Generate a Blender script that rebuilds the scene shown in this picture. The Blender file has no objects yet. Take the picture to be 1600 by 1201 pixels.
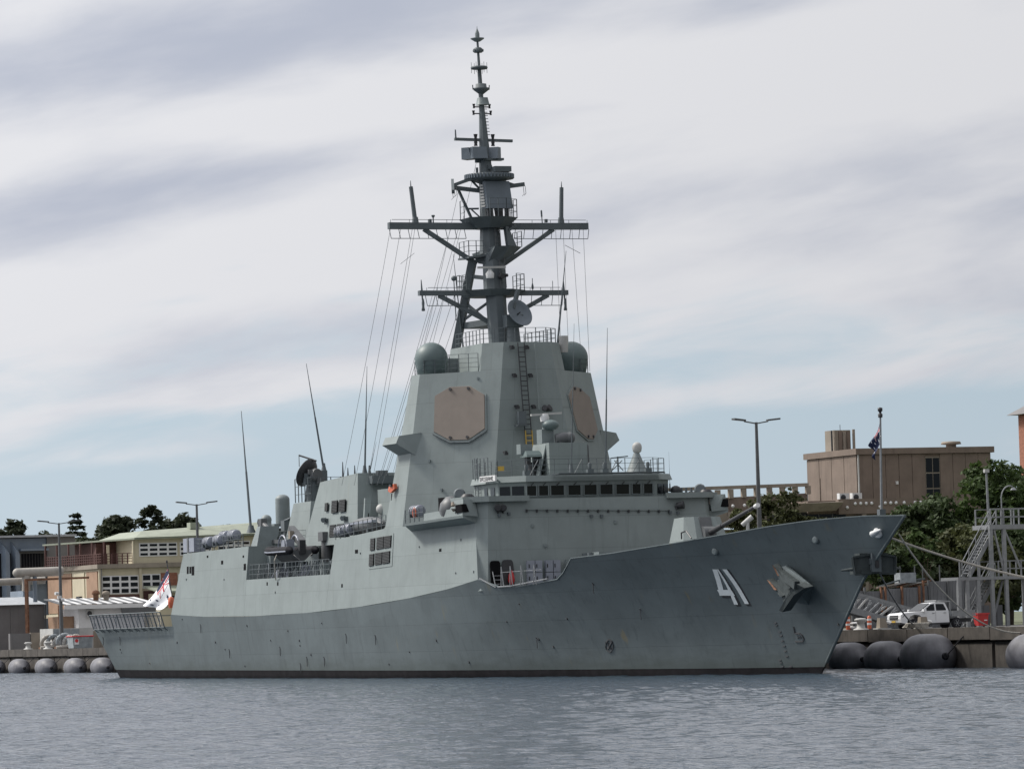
import bpy, bmesh, math, random
import numpy as np
from mathutils import Vector, Matrix
random.seed(7)
rng = np.random.default_rng(7)
D = bpy.data
scene = bpy.context.scene
C = scene.collection
R = math.radians

# ------------------------------------------------------------------ camera
# world = the ship's own frame: X forward from the stern, Y to port, Z up from the waterline, metres
cam_d = D.cameras.new('camera'); cam_o = D.objects.new('camera', cam_d); C.objects.link(cam_o)
cam_d.sensor_width = 36.0; cam_d.lens = 165.0; cam_d.clip_start = 1.0; cam_d.clip_end = 12000.0
yaw, pitch, roll = 2.7726, 0.0513, 0.0301
dv = Vector((math.cos(yaw) * math.cos(pitch), math.sin(yaw) * math.cos(pitch), math.sin(pitch)))
rv = dv.cross(Vector((0, 0, 1))).normalized(); uv = rv.cross(dv)
xr = rv * math.cos(roll) - uv * math.sin(roll); xu = rv * math.sin(roll) + uv * math.cos(roll)
cam_o.matrix_world = Matrix(((xr.x, xu.x, -dv.x, 401.2), (xr.y, xu.y, -dv.y, -123.2), (xr.z, xu.z, -dv.z, 3.55), (0, 0, 0, 1)))
scene.camera = cam_o
scene.render.resolution_x, scene.render.resolution_y = 1024, 768

# ------------------------------------------------------------------ light
SUN_AZ, SUN_EL = R(228), R(46)                # sun high over the starboard quarter, behind thin cloud
sun_d = D.lights.new('sun', 'SUN'); sun_d.energy = 3.7; sun_d.angle = R(10); sun_d.color = (1.0, 0.95, 0.87)
sun_o = D.objects.new('sun', sun_d); C.objects.link(sun_o)
sv = Vector((math.cos(SUN_AZ) * math.cos(SUN_EL), math.sin(SUN_AZ) * math.cos(SUN_EL), math.sin(SUN_EL)))
sun_o.rotation_euler = sv.to_track_quat('Z', 'Y').to_euler()
sun_o.location = (60, -60, 150)
vs = scene.view_settings
vs.view_transform = 'Standard'; vs.look = 'None'; vs.exposure = 0.0; vs.gamma = 1.0; vs.use_curve_mapping = False

class NT:                                      # small node-tree helper
    def __init__(s, tree): s.t = tree; s.n = tree.nodes; s.l = tree.links
    def new(s, typ, **kw):
        n = s.n.new(typ)
        for k, v in kw.items(): setattr(n, k, v)
        return n
    def link(s, a, b): s.l.new(a, b)
    def put(s, sock, v):
        if isinstance(v, bpy.types.NodeSocket): s.l.new(v, sock)
        else: sock.default_value = v
    def math(s, op, a, b=0.0, c=None, clamp=False):
        n = s.new('ShaderNodeMath', operation=op, use_clamp=clamp)
        s.put(n.inputs[0], a); s.put(n.inputs[1], b)
        if c is not None: s.put(n.inputs[2], c)
        return n.outputs[0]
    def mix(s, fac, a, b, blend='MIX'):
        n = s.new('ShaderNodeMix', data_type='RGBA', blend_type=blend)
        s.put(n.inputs[0], fac); s.put(n.inputs[6], a); s.put(n.inputs[7], b)
        return n.outputs[2]
    def noise(s, vec, scale, detail=4, rough=0.5, dist=0.0):
        n = s.new('ShaderNodeTexNoise'); n.inputs['Scale'].default_value = scale; n.inputs['Detail'].default_value = detail
        n.inputs['Roughness'].default_value = rough; n.inputs['Distortion'].default_value = dist
        if vec is not None: s.link(vec, n.inputs['Vector'])
        return n.outputs['Fac']
    def ramp(s, v, lo, hi, a=0.0, b=1.0):
        n = s.new('ShaderNodeMapRange', interpolation_type='SMOOTHSTEP', clamp=True)
        s.put(n.inputs[0], v)
        for i, q in enumerate((lo, hi, a, b)): n.inputs[1 + i].default_value = q
        return n.outputs[0]
    def mapping(s, vec, scale=(1, 1, 1), rot=(0, 0, 0), loc=(0, 0, 0)):
        n = s.new('ShaderNodeMapping'); s.link(vec, n.inputs[0])
        n.inputs['Scale'].default_value = scale; n.inputs['Rotation'].default_value = rot; n.inputs['Location'].default_value = loc
        return n.outputs[0]

world = D.worlds.new('World'); scene.world = world; world.use_nodes = True
w = NT(world.node_tree); w.n.clear()
w_out = w.new('ShaderNodeOutputWorld'); w_bg = w.new('ShaderNodeBackground'); w.link(w_bg.outputs[0], w_out.inputs[0])
w_bg.inputs['Strength'].default_value = 0.1
sky_t = w.new('ShaderNodeTexSky', sky_type='NISHITA', sun_disc=False, sun_elevation=SUN_EL, sun_rotation=math.pi / 2 - SUN_AZ, air_density=1.0, dust_density=1.5, ozone_density=1.5)
tc = w.new('ShaderNodeTexCoord'); sep = w.new('ShaderNodeSeparateXYZ'); w.link(tc.outputs['Generated'], sep.inputs[0])
fx, fy = math.cos(yaw), math.sin(yaw)
a_f = w.math('ADD', w.math('MULTIPLY', sep.outputs[0], fx), w.math('MULTIPLY', sep.outputs[1], fy))
a_r = w.math('ADD', w.math('MULTIPLY', sep.outputs[0], fy), w.math('MULTIPLY', sep.outputs[1], -fx))
az = w.math('MULTIPLY', w.math('ARCTAN2', a_r, a_f), 57.2958)          # degrees of bearing (seam far behind)
el = w.math('MULTIPLY', w.math('ARCSINE', sep.outputs[2]), 57.2958)     # degrees above the horizon
comb = w.new('ShaderNodeCombineXYZ'); w.link(az, comb.inputs[0])
w.link(w.math('SUBTRACT', el, w.math('MULTIPLY', az, 0.15)), comb.inputs[1])
cl = comb.outputs[0]
soft = w.noise(w.mapping(cl, (0.16, 0.62, 1), loc=(3.1, 7.7, 0)), 1.0, 5, 0.5, 0.25)
fine = w.noise(w.mapping(cl, (0.5, 1.7, 1), loc=(11.3, 2.4, 0)), 1.0, 6, 0.55, 0.15)
wisp = w.noise(w.mapping(cl, (0.3, 1.25, 1), loc=(1.3, 5.4, 3)), 1.0, 6, 0.55, 0.35)
def blob(a0, e0, ra, re, tilt=0.15):           # a cloud bank at a bearing and height of its own
    da = w.math('SUBTRACT', az, a0)
    de = w.math('SUBTRACT', w.math('SUBTRACT', el, e0), w.math('MULTIPLY', da, tilt))
    q = w.math('ADD', w.math('POWER', w.math('ABSOLUTE', w.math('DIVIDE', da, ra)), 2.0), w.math('POWER', w.math('ABSOLUTE', w.math('DIVIDE', de, re)), 2.0))
    return w.math('POWER', 2.71828, w.math('MULTIPLY', q, -1.0))
grey = w.math('MULTIPLY', w.ramp(soft, 0.38, 0.66), 0.42)
GREY_BANKS = [(-4.4, 7.25, 4.8, 0.62, 0.75), (-4.3, 5.4, 3.4, 0.42, 0.62), (2.8, 7.45, 2.6, 0.32, 0.5), (4.6, 4.7, 3.4, 0.6, 0.28), (-2.3, 3.75, 2.6, 0.3, 0.3), (1.4, 5.2, 1.6, 0.35, 0.2)]
for a0, e0, ra, re, k in GREY_BANKS:
    grey = w.math('ADD', grey, w.math('MULTIPLY', blob(a0, e0, ra, re), k))
WHITE_BANKS = [(-2.6, 6.35, 4.2, 0.36, 0.45), (3.9, 6.2, 3.6, 0.7, 0.4), (-4.4, 4.5, 3.2, 0.4, 0.35)]
for a0, e0, ra, re, k in WHITE_BANKS:
    grey = w.math('SUBTRACT', grey, w.math('MULTIPLY', blob(a0, e0, ra, re), k))
grey = w.math('ADD', grey, w.math('MULTIPLY', w.math('SUBTRACT', fine, 0.5), 0.75), clamp=True)
grey = w.ramp(grey, -0.05, 1.0)
cloud_c = w.mix(grey, (7.4, 7.45, 7.75, 1), (4.5, 4.85, 5.75, 1))
edge = w.math('ADD', w.math('ADD', w.math('MULTIPLY', el, 0.62), -1.75), w.math('ADD', w.math('MULTIPLY', w.math('SUBTRACT', wisp, 0.5), 2.3), w.math('MULTIPLY', w.math('SUBTRACT', fine, 0.5), 0.9)))
for a0, e0, ra, re, k in [(-3.4, 2.95, 3.2, 0.26, 0.95), (4.2, 2.9, 2.4, 0.26, 0.7), (-5.2, 2.15, 1.8, 0.14, 0.45), (0.6, 2.5, 1.6, 0.16, 0.5)]:   # low wisps
    edge = w.math('ADD', edge, w.math('MULTIPLY', blob(a0, e0, ra, re, 0.1), k))
cover = w.ramp(edge, -0.3, 0.75)
clear = w.mix(0.8, sky_t.outputs[0], (5.15, 6.4, 7.55, 1))
low = w.mix(w.ramp(el, 0.0, 3.5, 0.45, 0.0), clear, (6.2, 7.1, 7.8, 1))
col = w.mix(cover, low, cloud_c)
# thin cloud is brighter towards the sun and duller away from it
dsun = w.new('ShaderNodeVectorMath', operation='DOT_PRODUCT'); w.link(tc.outputs['Generated'], dsun.inputs[0]); dsun.inputs[1].default_value = sv
cs = dsun.outputs['Value']
fwd = w.math('ADD', w.math('ADD', 0.80, w.math('MULTIPLY', cs, 0.56)), w.math('MULTIPLY', w.math('POWER', w.math('MAXIMUM', cs, 0.0), 3.0), 1.0))
sc = w.new('ShaderNodeVectorMath', operation='SCALE'); w.link(col, sc.inputs[0]); w.link(fwd, sc.inputs['Scale'])
w.link(sc.outputs[0], w_bg.inputs['Color'])

# ------------------------------------------------------------------ materials
def material(name, col, rough=0.6, var=0.12, vscale=3.0, bump=0.0, bscale=20.0, metal=0.0, streak=0.0, rust=0.0, seams=None, spec=0.5, tide=0.0):
    m = D.materials.new(name); m.use_nodes = True
    t = NT(m.node_tree); b = t.n['Principled BSDF']
    b.inputs['Roughness'].default_value = rough; b.inputs['Metallic'].default_value = metal; b.inputs['Specular IOR Level'].default_value = spec
    tc = t.new('ShaderNodeTexCoord'); v = tc.outputs['Object']
    c = col + (1,) if len(col) == 3 else col
    n = t.noise(v, vscale, 5, 0.6)
    lo = tuple(x * (1 - var) for x in c[:3]) + (1,); hi = tuple(min(1, x * (1 + var)) for x in c[:3]) + (1,)
    out = t.mix(t.ramp(n, 0.3, 0.7), lo, hi)
    if streak:                                 # run-off dirt, long in Z
        s1 = t.noise(t.mapping(v, (2.2, 2.2, 0.12)), 1.0, 5, 0.6)
        out = t.mix(t.math('MULTIPLY', t.ramp(s1, 0.52, 0.75), streak), out, tuple(x * 0.55 for x in c[:3]) + (1,))
    if rust:
        s2 = t.noise(t.mapping(v, (1.1, 1.1, 0.07), loc=(4, 9, 2)), 1.0, 3, 0.5)
        s3 = t.noise(v, 0.16, 2, 0.5)
        out = t.mix(t.math('MULTIPLY', t.math('MULTIPLY', t.ramp(s2, 0.63, 0.74), t.ramp(s3, 0.48, 0.62)), rust), out, (0.21, 0.17, 0.085, 1))
    if tide:                                   # grime and scuffs left by water and fenders low on the plating
        sz = t.new('ShaderNodeSeparateXYZ'); t.link(v, sz.inputs[0])
        g1 = t.noise(t.mapping(v, (0.35, 0.35, 1.6), loc=(2, 3, 1)), 1.0, 6, 0.65)
        lowz = t.ramp(t.math('ADD', sz.outputs[2], t.math('MULTIPLY', t.math('SUBTRACT', g1, 0.5), 2.2)), 0.3, 1.9, 1.0, 0.0)
        out = t.mix(t.math('MULTIPLY', lowz, tide), out, (c[0] * 0.5, c[1] * 0.5, c[2] * 0.42, 1))
        g2 = t.noise(t.mapping(v, (0.12, 0.12, 0.3), loc=(7, 1, 4)), 1.0, 3, 0.5)
        out = t.mix(t.ramp(g2, 0.52, 0.58, 0.0, 0.14), out, tuple(x * 1.5 for x in c[:3]) + (1,))
    h = None
    if seams:                                  # plates of (length, height), in the X-Z plane
        br = t.new('ShaderNodeTexBrick'); br.offset = 0.37; br.inputs['Scale'].default_value = 1.0
        br.inputs['Brick Width'].default_value = seams[0]; br.inputs['Row Height'].default_value = seams[1]
        br.inputs['Mortar Size'].default_value = 0.025; br.inputs['Mortar Smooth'].default_value = 0.6; br.inputs['Bias'].default_value = 0.0
        br.inputs['Color1'].default_value = (0.45, 0.45, 0.45, 1); br.inputs['Color2'].default_value = (0.55, 0.55, 0.55, 1); br.inputs['Mortar'].default_value = (0.2, 0.2, 0.2, 1)
        sp = t.new('ShaderNodeSeparateXYZ'); t.link(v, sp.inputs[0]); cb = t.new('ShaderNodeCombineXYZ')
        t.link(t.math('ADD', sp.outputs[0], sp.outputs[1]), cb.inputs[0]); t.link(sp.outputs[2], cb.inputs[1])
        t.link(cb.outputs[0], br.inputs['Vector'])
        out = t.mix(0.3, out, br.outputs['Color'], 'OVERLAY')
        dents = t.noise(t.mapping(v, (0.9, 0.9, 1.3)), 1.0, 2, 0.5)
        h = t.math('ADD', t.math('MULTIPLY', br.outputs['Fac'], -0.25), dents)
    t.link(out, b.inputs['Base Color'])
    if bump or h is not None:
        bp = t.new('ShaderNodeBump'); bp.inputs['Distance'].default_value = 0.02
        bp.inputs['Strength'].default_value = bump if bump else 0.6
        if h is None: h = t.noise(v, bscale, 4, 0.6)
        t.link(h, bp.inputs['Height']); t.link(bp.outputs[0], b.inputs['Normal'])
    return m
M = {}
M['paint'] = material('ship_paint', (0.212, 0.245, 0.244), 0.6, 0.06, 0.5, spec=0.3, streak=0.25, seams=(6.0, 2.2), rust=0.12)
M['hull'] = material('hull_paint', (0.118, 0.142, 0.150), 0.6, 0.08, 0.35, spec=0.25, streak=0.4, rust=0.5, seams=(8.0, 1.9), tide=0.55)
M['anchor'] = material('anchor_paint', (0.055, 0.066, 0.068), 0.7, 0.15, 3.0, streak=0.3, spec=0.2)
M['boot'] = material('boot_topping', (0.016, 0.015, 0.017), 0.75, 0.25, 1.2, streak=0.2, spec=0.08)
M['gear'] = material('ship_gear_paint', (0.175, 0.205, 0.21), 0.55, 0.08, 2.0)
M['mast'] = material('mast_paint', (0.092, 0.110, 0.120), 0.6, 0.08, 1.5, streak=0.2)
M['dark'] = material('dark_fitting', (0.025, 0.026, 0.03), 0.5, 0.2, 4.0)
M['deck'] = material('deck_coating', (0.10, 0.105, 0.105), 0.85, 0.15, 1.0)
M['void'] = material('dark_opening', (0.008, 0.008, 0.009), 0.8, 0.2, 3.0, spec=0.05)
M['radome'] = material('radome_paint', (0.105, 0.142, 0.143), 0.5, 0.05, 1.0)
M['array'] = material('array_face', (0.215, 0.183, 0.158), 0.75, 0.06, 0.8, streak=0.12)
M['radar'] = material('radar_panel', (0.115, 0.14, 0.165), 0.5, 0.06, 2.0)
M['white'] = material('white_paint', (0.66, 0.66, 0.66), 0.5, 0.05, 2.0, streak=0.1)
M['offwhite'] = material('weathered_white', (0.42, 0.42, 0.41), 0.6, 0.1, 1.0, streak=0.3)
M['raft'] = material('raft_shell', (0.25, 0.27, 0.32), 0.45, 0.06, 2.0)
M['orange'] = material('orange_plastic', (0.5, 0.11, 0.05), 0.5, 0.12, 5.0)
M['red'] = material('red_paint', (0.45, 0.03, 0.03), 0.5, 0.1, 3.0)
M['yellow'] = material('yellow_paint', (0.50, 0.33, 0.06), 0.6, 0.15, 5.0)
M['rubber'] = material('black_rubber', (0.022, 0.022, 0.026), 0.8, 0.25, 2.0, bump=0.3, bscale=6, spec=0.15)
M['fender'] = material('fender_rubber', (0.135, 0.135, 0.15), 0.55, 0.3, 1.0, bump=0.35, bscale=5, streak=0.5)
M['steel'] = material('galvanised_steel', (0.25, 0.26, 0.27), 0.5, 0.12, 3.0, metal=0.35)
M['lampgrey'] = material('lamp_post_paint', (0.10, 0.105, 0.11), 0.5, 0.1, 2.0)
M['rope'] = material('mooring_rope', (0.42, 0.40, 0.36), 0.9, 0.2, 8.0)
M['wire'] = material('rigging_wire', (0.16, 0.17, 0.18), 0.7, 0.1, 3.0)
M['concrete'] = material('quay_concrete', (0.068, 0.06, 0.053), 0.9, 0.35, 0.8, bump=0.5, bscale=3, streak=0.7)
M['apron'] = material('quay_apron', (0.17, 0.165, 0.16), 0.9, 0.2, 0.2, bump=0.2, bscale=8)
M['ground'] = material('ground', (0.10, 0.11, 0.06), 0.95, 0.3, 0.05)
M['bunker'] = material('precast_concrete', (0.19, 0.148, 0.122), 0.9, 0.12, 0.6, bump=0.3, bscale=4, streak=0.45)
M['slab'] = material('pale_concrete', (0.26, 0.225, 0.185), 0.9, 0.15, 0.5, bump=0.2, bscale=4, streak=0.6)
M['cream'] = material('cream_render', (0.50, 0.45, 0.33), 0.8, 0.07, 0.5, streak=0.2)
M['brick'] = material('red_brick_wall', (0.27, 0.115, 0.075), 0.9, 0.2, 4.0, bump=0.3, bscale=12)
M['maroon'] = material('maroon_panel', (0.095, 0.045, 0.04), 0.8, 0.15, 3.0)
M['tan'] = material('tan_panel', (0.31, 0.20, 0.135), 0.85, 0.1, 1.0, streak=0.2)
M['greenroof'] = material('green_roof_sheet', (0.26, 0.285, 0.225), 0.6, 0.1, 0.7, streak=0.15)
M['greywall'] = material('grey_cladding', (0.165, 0.16, 0.16), 0.8, 0.08, 0.5, streak=0.25)
M['bluegrey'] = material('blue_grey_cladding', (0.18, 0.22, 0.27), 0.5, 0.08, 0.7)
M['roofgrey'] = material('grey_roof_sheet', (0.36, 0.38, 0.40), 0.55, 0.1, 1.0)
M['rusty'] = material('rusty_steel', (0.17, 0.085, 0.05), 0.9, 0.35, 2.5, bump=0.2)
M['pipe'] = material('pipe_lagging', (0.34, 0.32, 0.29), 0.6, 0.12, 1.0, streak=0.4)
M['bark'] = material('tree_bark', (0.075, 0.055, 0.04), 0.95, 0.3, 3.0, bump=0.5)
M['carpaint'] = material('white_car_paint', (0.7, 0.71, 0.73), 0.28, 0.02, 1.0)
M['skip'] = material('skip_steel', (0.26, 0.29, 0.31), 0.7, 0.2, 2.0, streak=0.4)
M['sheetgrey'] = material('corrugated_hoarding', (0.16, 0.165, 0.175), 0.7, 0.15, 0.8, streak=0.4)
M['navy'] = material('navy_flag_cloth', (0.012, 0.018, 0.06), 0.85, 0.1, 4.0)
M['flagwhite'] = material('white_flag_cloth', (0.78, 0.79, 0.82), 0.85, 0.03, 4.0)
M['flagred'] = material('red_flag_cloth', (0.42, 0.02, 0.035), 0.85, 0.1, 4.0)
M['pennant'] = material('pale_grey_lettering', (0.72, 0.76, 0.77), 0.6, 0.05, 2.0)
def glass(name, col, rough=0.08):
    m = D.materials.new(name); m.use_nodes = True; b = m.node_tree.nodes['Principled BSDF']
    b.inputs['Base Color'].default_value = col + (1,); b.inputs['Roughness'].default_value = rough; b.inputs['Specular IOR Level'].default_value = 0.22
    t = NT(m.node_tree); bp = t.new('ShaderNodeBump'); bp.inputs['Strength'].default_value = 0.05
    tc = t.new('ShaderNodeTexCoord'); t.link(t.noise(tc.outputs['Object'], 1.5, 1), bp.inputs['Height']); t.link(bp.outputs[0], b.inputs['Normal'])
    return m
M['glass'] = glass('dark_glass', (0.012, 0.014, 0.017))
M['louvre'] = material('louvre_slats', (0.026, 0.029, 0.031), 0.7, 0.1, 2.0)
def foliage(name, dark, light, scale=0.35):
    m = D.materials.new(name); m.use_nodes = True; t = NT(m.node_tree); b = t.n['Principled BSDF']
    tc = t.new('ShaderNodeTexCoord'); oi = t.new('ShaderNodeObjectInfo')
    n = t.noise(tc.outputs['Object'], scale, 4, 0.6); n2 = t.noise(tc.outputs['Object'], 7.0, 2)
    f = t.math('ADD', t.math('MULTIPLY', n, 0.7), t.math('MULTIPLY', n2, 0.3))
    t.link(t.mix(t.ramp(f, 0.36, 0.66), dark + (1,), light + (1,)), b.inputs['Base Color'])
    b.inputs['Roughness'].default_value = 0.7; b.inputs['Specular IOR Level'].default_value = 0.25
    tr = t.new('ShaderNodeBsdfTranslucent'); tr.inputs[0].default_value = tuple(x * 1.2 for x in light) + (1,)
    ms = t.new('ShaderNodeMixShader'); ms.inputs[0].default_value = 0.2
    out = t.n['Material Output']
    t.link(b.outputs[0], ms.inputs[1]); t.link(tr.outputs[0], ms.inputs[2]); t.link(ms.outputs[0], out.inputs[0])
    return m
M['leaf'] = foliage('dense_foliage', (0.022, 0.032, 0.014), (0.05, 0.078, 0.026))
M['leafbright'] = foliage('bright_foliage', (0.03, 0.047, 0.017), (0.068, 0.108, 0.03))
M['leafolive'] = foliage('olive_foliage', (0.038, 0.044, 0.018), (0.078, 0.088, 0.032))
M['leafdark'] = foliage('dark_pine_foliage', (0.024, 0.032, 0.02), (0.05, 0.062, 0.034))

# ------------------------------------------------------------------ mesh helpers
ORG = {}                                       # world origin of every object built here
class MB:
    def __init__(s): s.v = []; s.f = []; s.smooth = []
    def add(s, vs, fs, smooth=False):
        o = len(s.v); s.v += [tuple(p) for p in vs]; s.f += [tuple(i + o for i in f) for f in fs]; s.smooth += [smooth] * len(fs); return s
    def poly(s, pts): return s.add(pts, [tuple(range(len(pts)))])
    def box(s, c, d, rot=0.0, m=None):
        x, y, z = d[0] / 2, d[1] / 2, d[2] / 2
        vs = [Vector(p) for p in ((-x, -y, -z), (x, -y, -z), (x, y, -z), (-x, y, -z), (-x, -y, z), (x, -y, z), (x, y, z), (-x, y, z))]
        mt = m if m is not None else Matrix.Rotation(rot, 3, 'Z')
        vs = [mt @ p + Vector(c) for p in vs]
        return s.add(vs, [(3, 2, 1, 0), (4, 5, 6, 7), (0, 1, 5, 4), (1, 2, 6, 5), (2, 3, 7, 6), (3, 0, 4, 7)])
    def span(s, a, b):                         # box from corner to corner
        return s.box([(p + q) / 2 for p, q in zip(a, b)], [abs(q - p) for p, q in zip(a, b)])
    def prism(s, lo, hi, cap=True):            # two loops with the same number of points
        n = len(lo); fs = [(i, (i + 1) % n, n + (i + 1) % n, n + i) for i in range(n)]
        if cap: fs += [tuple(range(n - 1, -1, -1)), tuple(range(n, 2 * n))]
        return s.add(list(lo) + list(hi), fs)
    def slab(s, pts, off):                     # polygon thickened along a vector
        return s.prism(pts, [tuple(Vector(p) + Vector(off)) for p in pts])
    def tube(s, a, b, r0, r1=None, n=8, cap=True):
        a, b = Vector(a), Vector(b); r1 = r0 if r1 is None else r1
        z = (b - a).normalized(); x = z.orthogonal().normalized(); y = z.cross(x)
        vs = [p + (x * math.cos(2 * math.pi * i / n) + y * math.sin(2 * math.pi * i / n)) * r for p, r in ((a, r0), (b, r1)) for i in range(n)]
        fs = [(i, (i + 1) % n, n + (i + 1) % n, n + i) for i in range(n)]
        s.add(vs, fs, n > 6)
        if cap: s.add(vs, [tuple(range(n - 1, -1, -1)), tuple(range(n, 2 * n))])
        return s
    def path(s, pts, r, n=6):
        for a, b in zip(pts, pts[1:]): s.tube(a, b, r, r, n)
        return s
    def bar(s, a, b, wd, ht, up=(0, 0, 1)):     # square-section bar between two points
        a, b = Vector(a), Vector(b); z = (b - a).normalized(); x = z.cross(Vector(up))
        if x.length < 1e-4: x = z.orthogonal()
        x.normalize(); y = z.cross(x)
        vs = [p + x * sx * wd / 2 + y * sy * ht / 2 for p in (a, b) for sx, sy in ((-1, -1), (1, -1), (1, 1), (-1, 1))]
        return s.add(vs, [(3, 2, 1, 0), (4, 5, 6, 7), (0, 1, 5, 4), (1, 2, 6, 5), (2, 3, 7, 6), (3, 0, 4, 7)])
    def lathe(s, c, prof, n=24, axis=(0, 0, 1)):
        z = Vector(axis).normalized(); x = z.orthogonal().normalized(); y = z.cross(x); c = Vector(c); vs = []
        for r, h in prof:
            for i in range(n):
                a = 2 * math.pi * i / n; vs.append(c + z * h + (x * math.cos(a) + y * math.sin(a)) * r)
        fs = [(k * n + i, k * n + (i + 1) % n, (k + 1) * n + (i + 1) % n, (k + 1) * n + i) for k in range(len(prof) - 1) for i in range(n)]
        s.add(vs, fs, True)
        if prof[0][0] > 1e-3: s.add(vs[:n], [tuple(range(n - 1, -1, -1))])
        if prof[-1][0] > 1e-3: s.add(vs[-n:], [tuple(range(n))])
        return s
    def ball(s, c, r, n=20, m=12, sq=(1, 1, 1)):
        vs = []; c = Vector(c)
        for j in range(m + 1):
            t = math.pi * j / m
            for i in range(n):
                a = 2 * math.pi * i / n
                vs.append(c + Vector((math.sin(t) * math.cos(a) * r * sq[0], math.sin(t) * math.sin(a) * r * sq[1], math.cos(t) * r * sq[2])))
        return s.add(vs, [(j * n + i, (j + 1) * n + i, (j + 1) * n + (i + 1) % n, j * n + (i + 1) % n) for j in range(m) for i in range(n)], True)
    def rail(s, pts, h=1.05, step=1.5, wires=3, r=0.022, closed=False, lean=(0, 0, 0)):
        pts = [Vector(p) for p in pts]; L = Vector(lean)
        if closed: pts.append(pts[0])
        for a, b in zip(pts, pts[1:]):
            k = max(1, round((b - a).length / step))
            for i in range(k + 1):
                p = a.lerp(b, i / k); s.tube(p, p + Vector((0, 0, h)) + L, r * 1.3, r * 1.3, 5)
            for q in range(wires):
                z = h * (q + 1) / wires; s.tube(a + Vector((0, 0, z)) + L * (z / h), b + Vector((0, 0, z)) + L * (z / h), r * 0.8, r * 0.8, 4)
        return s
    def ladder(s, a, b, wdir, wd=0.45, step=0.32, r=0.03):
        a, b, W = Vector(a), Vector(b), Vector(wdir).normalized() * wd / 2
        s.tube(a - W, b - W, r, r, 5); s.tube(a + W, b + W, r, r, 5)
        n = int((b - a).length / step)
        for i in range(1, n): p = a.lerp(b, i / n); s.tube(p - W, p + W, r * 0.8, r * 0.8, 5)
        return s
    def build(s, name, mat, parent=None, loc=None):
        me = D.meshes.new(name); o = D.objects.new(name, me); C.objects.link(o)
        if parent is not None: org = ORG[parent.name]
        elif loc is not None: org = Vector(loc)
        else:
            xs = list(zip(*s.v)); org = Vector(((min(xs[0]) + max(xs[0])) / 2, (min(xs[1]) + max(xs[1])) / 2, min(xs[2])))
        me.from_pydata([tuple(Vector(p) - org) for p in s.v], [], s.f)
        me.polygons.foreach_set('use_smooth', s.smooth)
        mats = mat if isinstance(mat, (list, tuple)) else [mat]
        for q in mats: me.materials.append(M[q] if isinstance(q, str) else q)
        me.validate(); me.update()
        bm = bmesh.new(); bm.from_mesh(me); bmesh.ops.recalc_face_normals(bm, faces=bm.faces); bm.to_mesh(me); bm.free()
        o.parent = parent
        if parent is None: o.location = org
        ORG[o.name] = org
        return o
def thing(name, label, cat, loc, group=None):
    o = D.objects.new(name, None); C.objects.link(o); o.location = loc; o.empty_display_size = 0.5
    ORG[o.name] = Vector(loc); return tag(o, label, cat, group)
def tag(o, label, cat, group=None):
    o['label'] = label; o['category'] = cat
    if group: o['group'] = group
    return o
def struct(o): o['kind'] = 'structure'; return o
def stuff(o): o['kind'] = 'stuff'; return o
def copy_thing(src, loc, rotz=None, label=None, scale=None):
    def rec(o, par):
        c = o.copy(); C.objects.link(c)
        if par is not None: c.parent = par
        ORG[c.name] = ORG[o.name]
        for ch in list(o.children): rec(ch, c)
        return c
    r = rec(src, None); r.location = loc
    if rotz is not None: r.rotation_euler = (0, 0, rotz)
    if scale is not None: r.scale = scale
    if label: r['label'] = label
    return r
V = Vector

# ------------------------------------------------------------------ water
def water_material():
    m = D.materials.new('harbour_water'); m.use_nodes = True; t = NT(m.node_tree); b = t.n['Principled BSDF']
    b.inputs['Base Color'].default_value = (0.034, 0.055, 0.078, 1); b.inputs['Roughness'].default_value = 0.07; b.inputs['IOR'].default_value = 1.33
    tc = t.new('ShaderNodeTexCoord'); v = tc.outputs['Object']
    n1 = t.noise(t.mapping(v, (1.0, 0.75, 1), rot=(0, 0, 0.4)), 3.4, 4, 0.62, 0.3)
    n2 = t.noise(t.mapping(v, (1.0, 0.7, 1), rot=(0, 0, -0.5)), 11.0, 3, 0.6)
    h = t.math('ADD', t.math('MULTIPLY', n1, 0.75), t.math('MULTIPLY', n2, 0.2))
    bp = t.new('ShaderNodeBump'); bp.inputs['Strength'].default_value = 1.0; bp.inputs['Distance'].default_value = 0.26
    t.link(h, bp.inputs['Height']); t.link(bp.outputs[0], b.inputs['Normal'])
    return m
M['water'] = water_material()
WX0, WX1, WY0, WY1, ST = -140.0, 316.0, -112.0, 12.9, 0.3
nx, ny = int((WX1 - WX0) / ST) + 1, int((WY1 - WY0) / ST) + 1
gx, gy = np.meshgrid(np.linspace(WX0, WX1, nx), np.linspace(WY0, WY1, ny), indexing='ij')
gz = np.zeros_like(gx)
for i in range(60):                             # wind chop: many short wave trains of different headings
    lam = 0.85 + 2.4 * (i / 60) ** 1.5 if i < 52 else 3.5 + 4.0 * rng.random()
    th = R(205) + rng.normal(0, 0.6); k = 2 * math.pi / lam
    amp = 0.0040 * lam ** 0.35 if i < 52 else 0.004
    mod = 1 + 0.7 * np.sin(gx * rng.normal(0, 0.09) + gy * rng.normal(0, 0.09) + rng.random() * 6.28)
    gz += amp * mod * np.sin(k * (gx * math.cos(th) + gy * math.sin(th)) + rng.random() * 6.28 + 0.8 * np.sin(0.21 * gx + 0.27 * gy + i))
edge_d = np.minimum(np.minimum(gx - WX0, WX1 - gx), np.minimum(gy - WY0, WY1 - gy))
gz *= np.clip(edge_d / 4.0, 0, 1)
idx = np.arange(nx * ny).reshape(nx, ny)
quads = np.stack([idx[:-1, :-1], idx[1:, :-1], idx[1:, 1:], idx[:-1, 1:]], -1).reshape(-1, 4)
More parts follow.
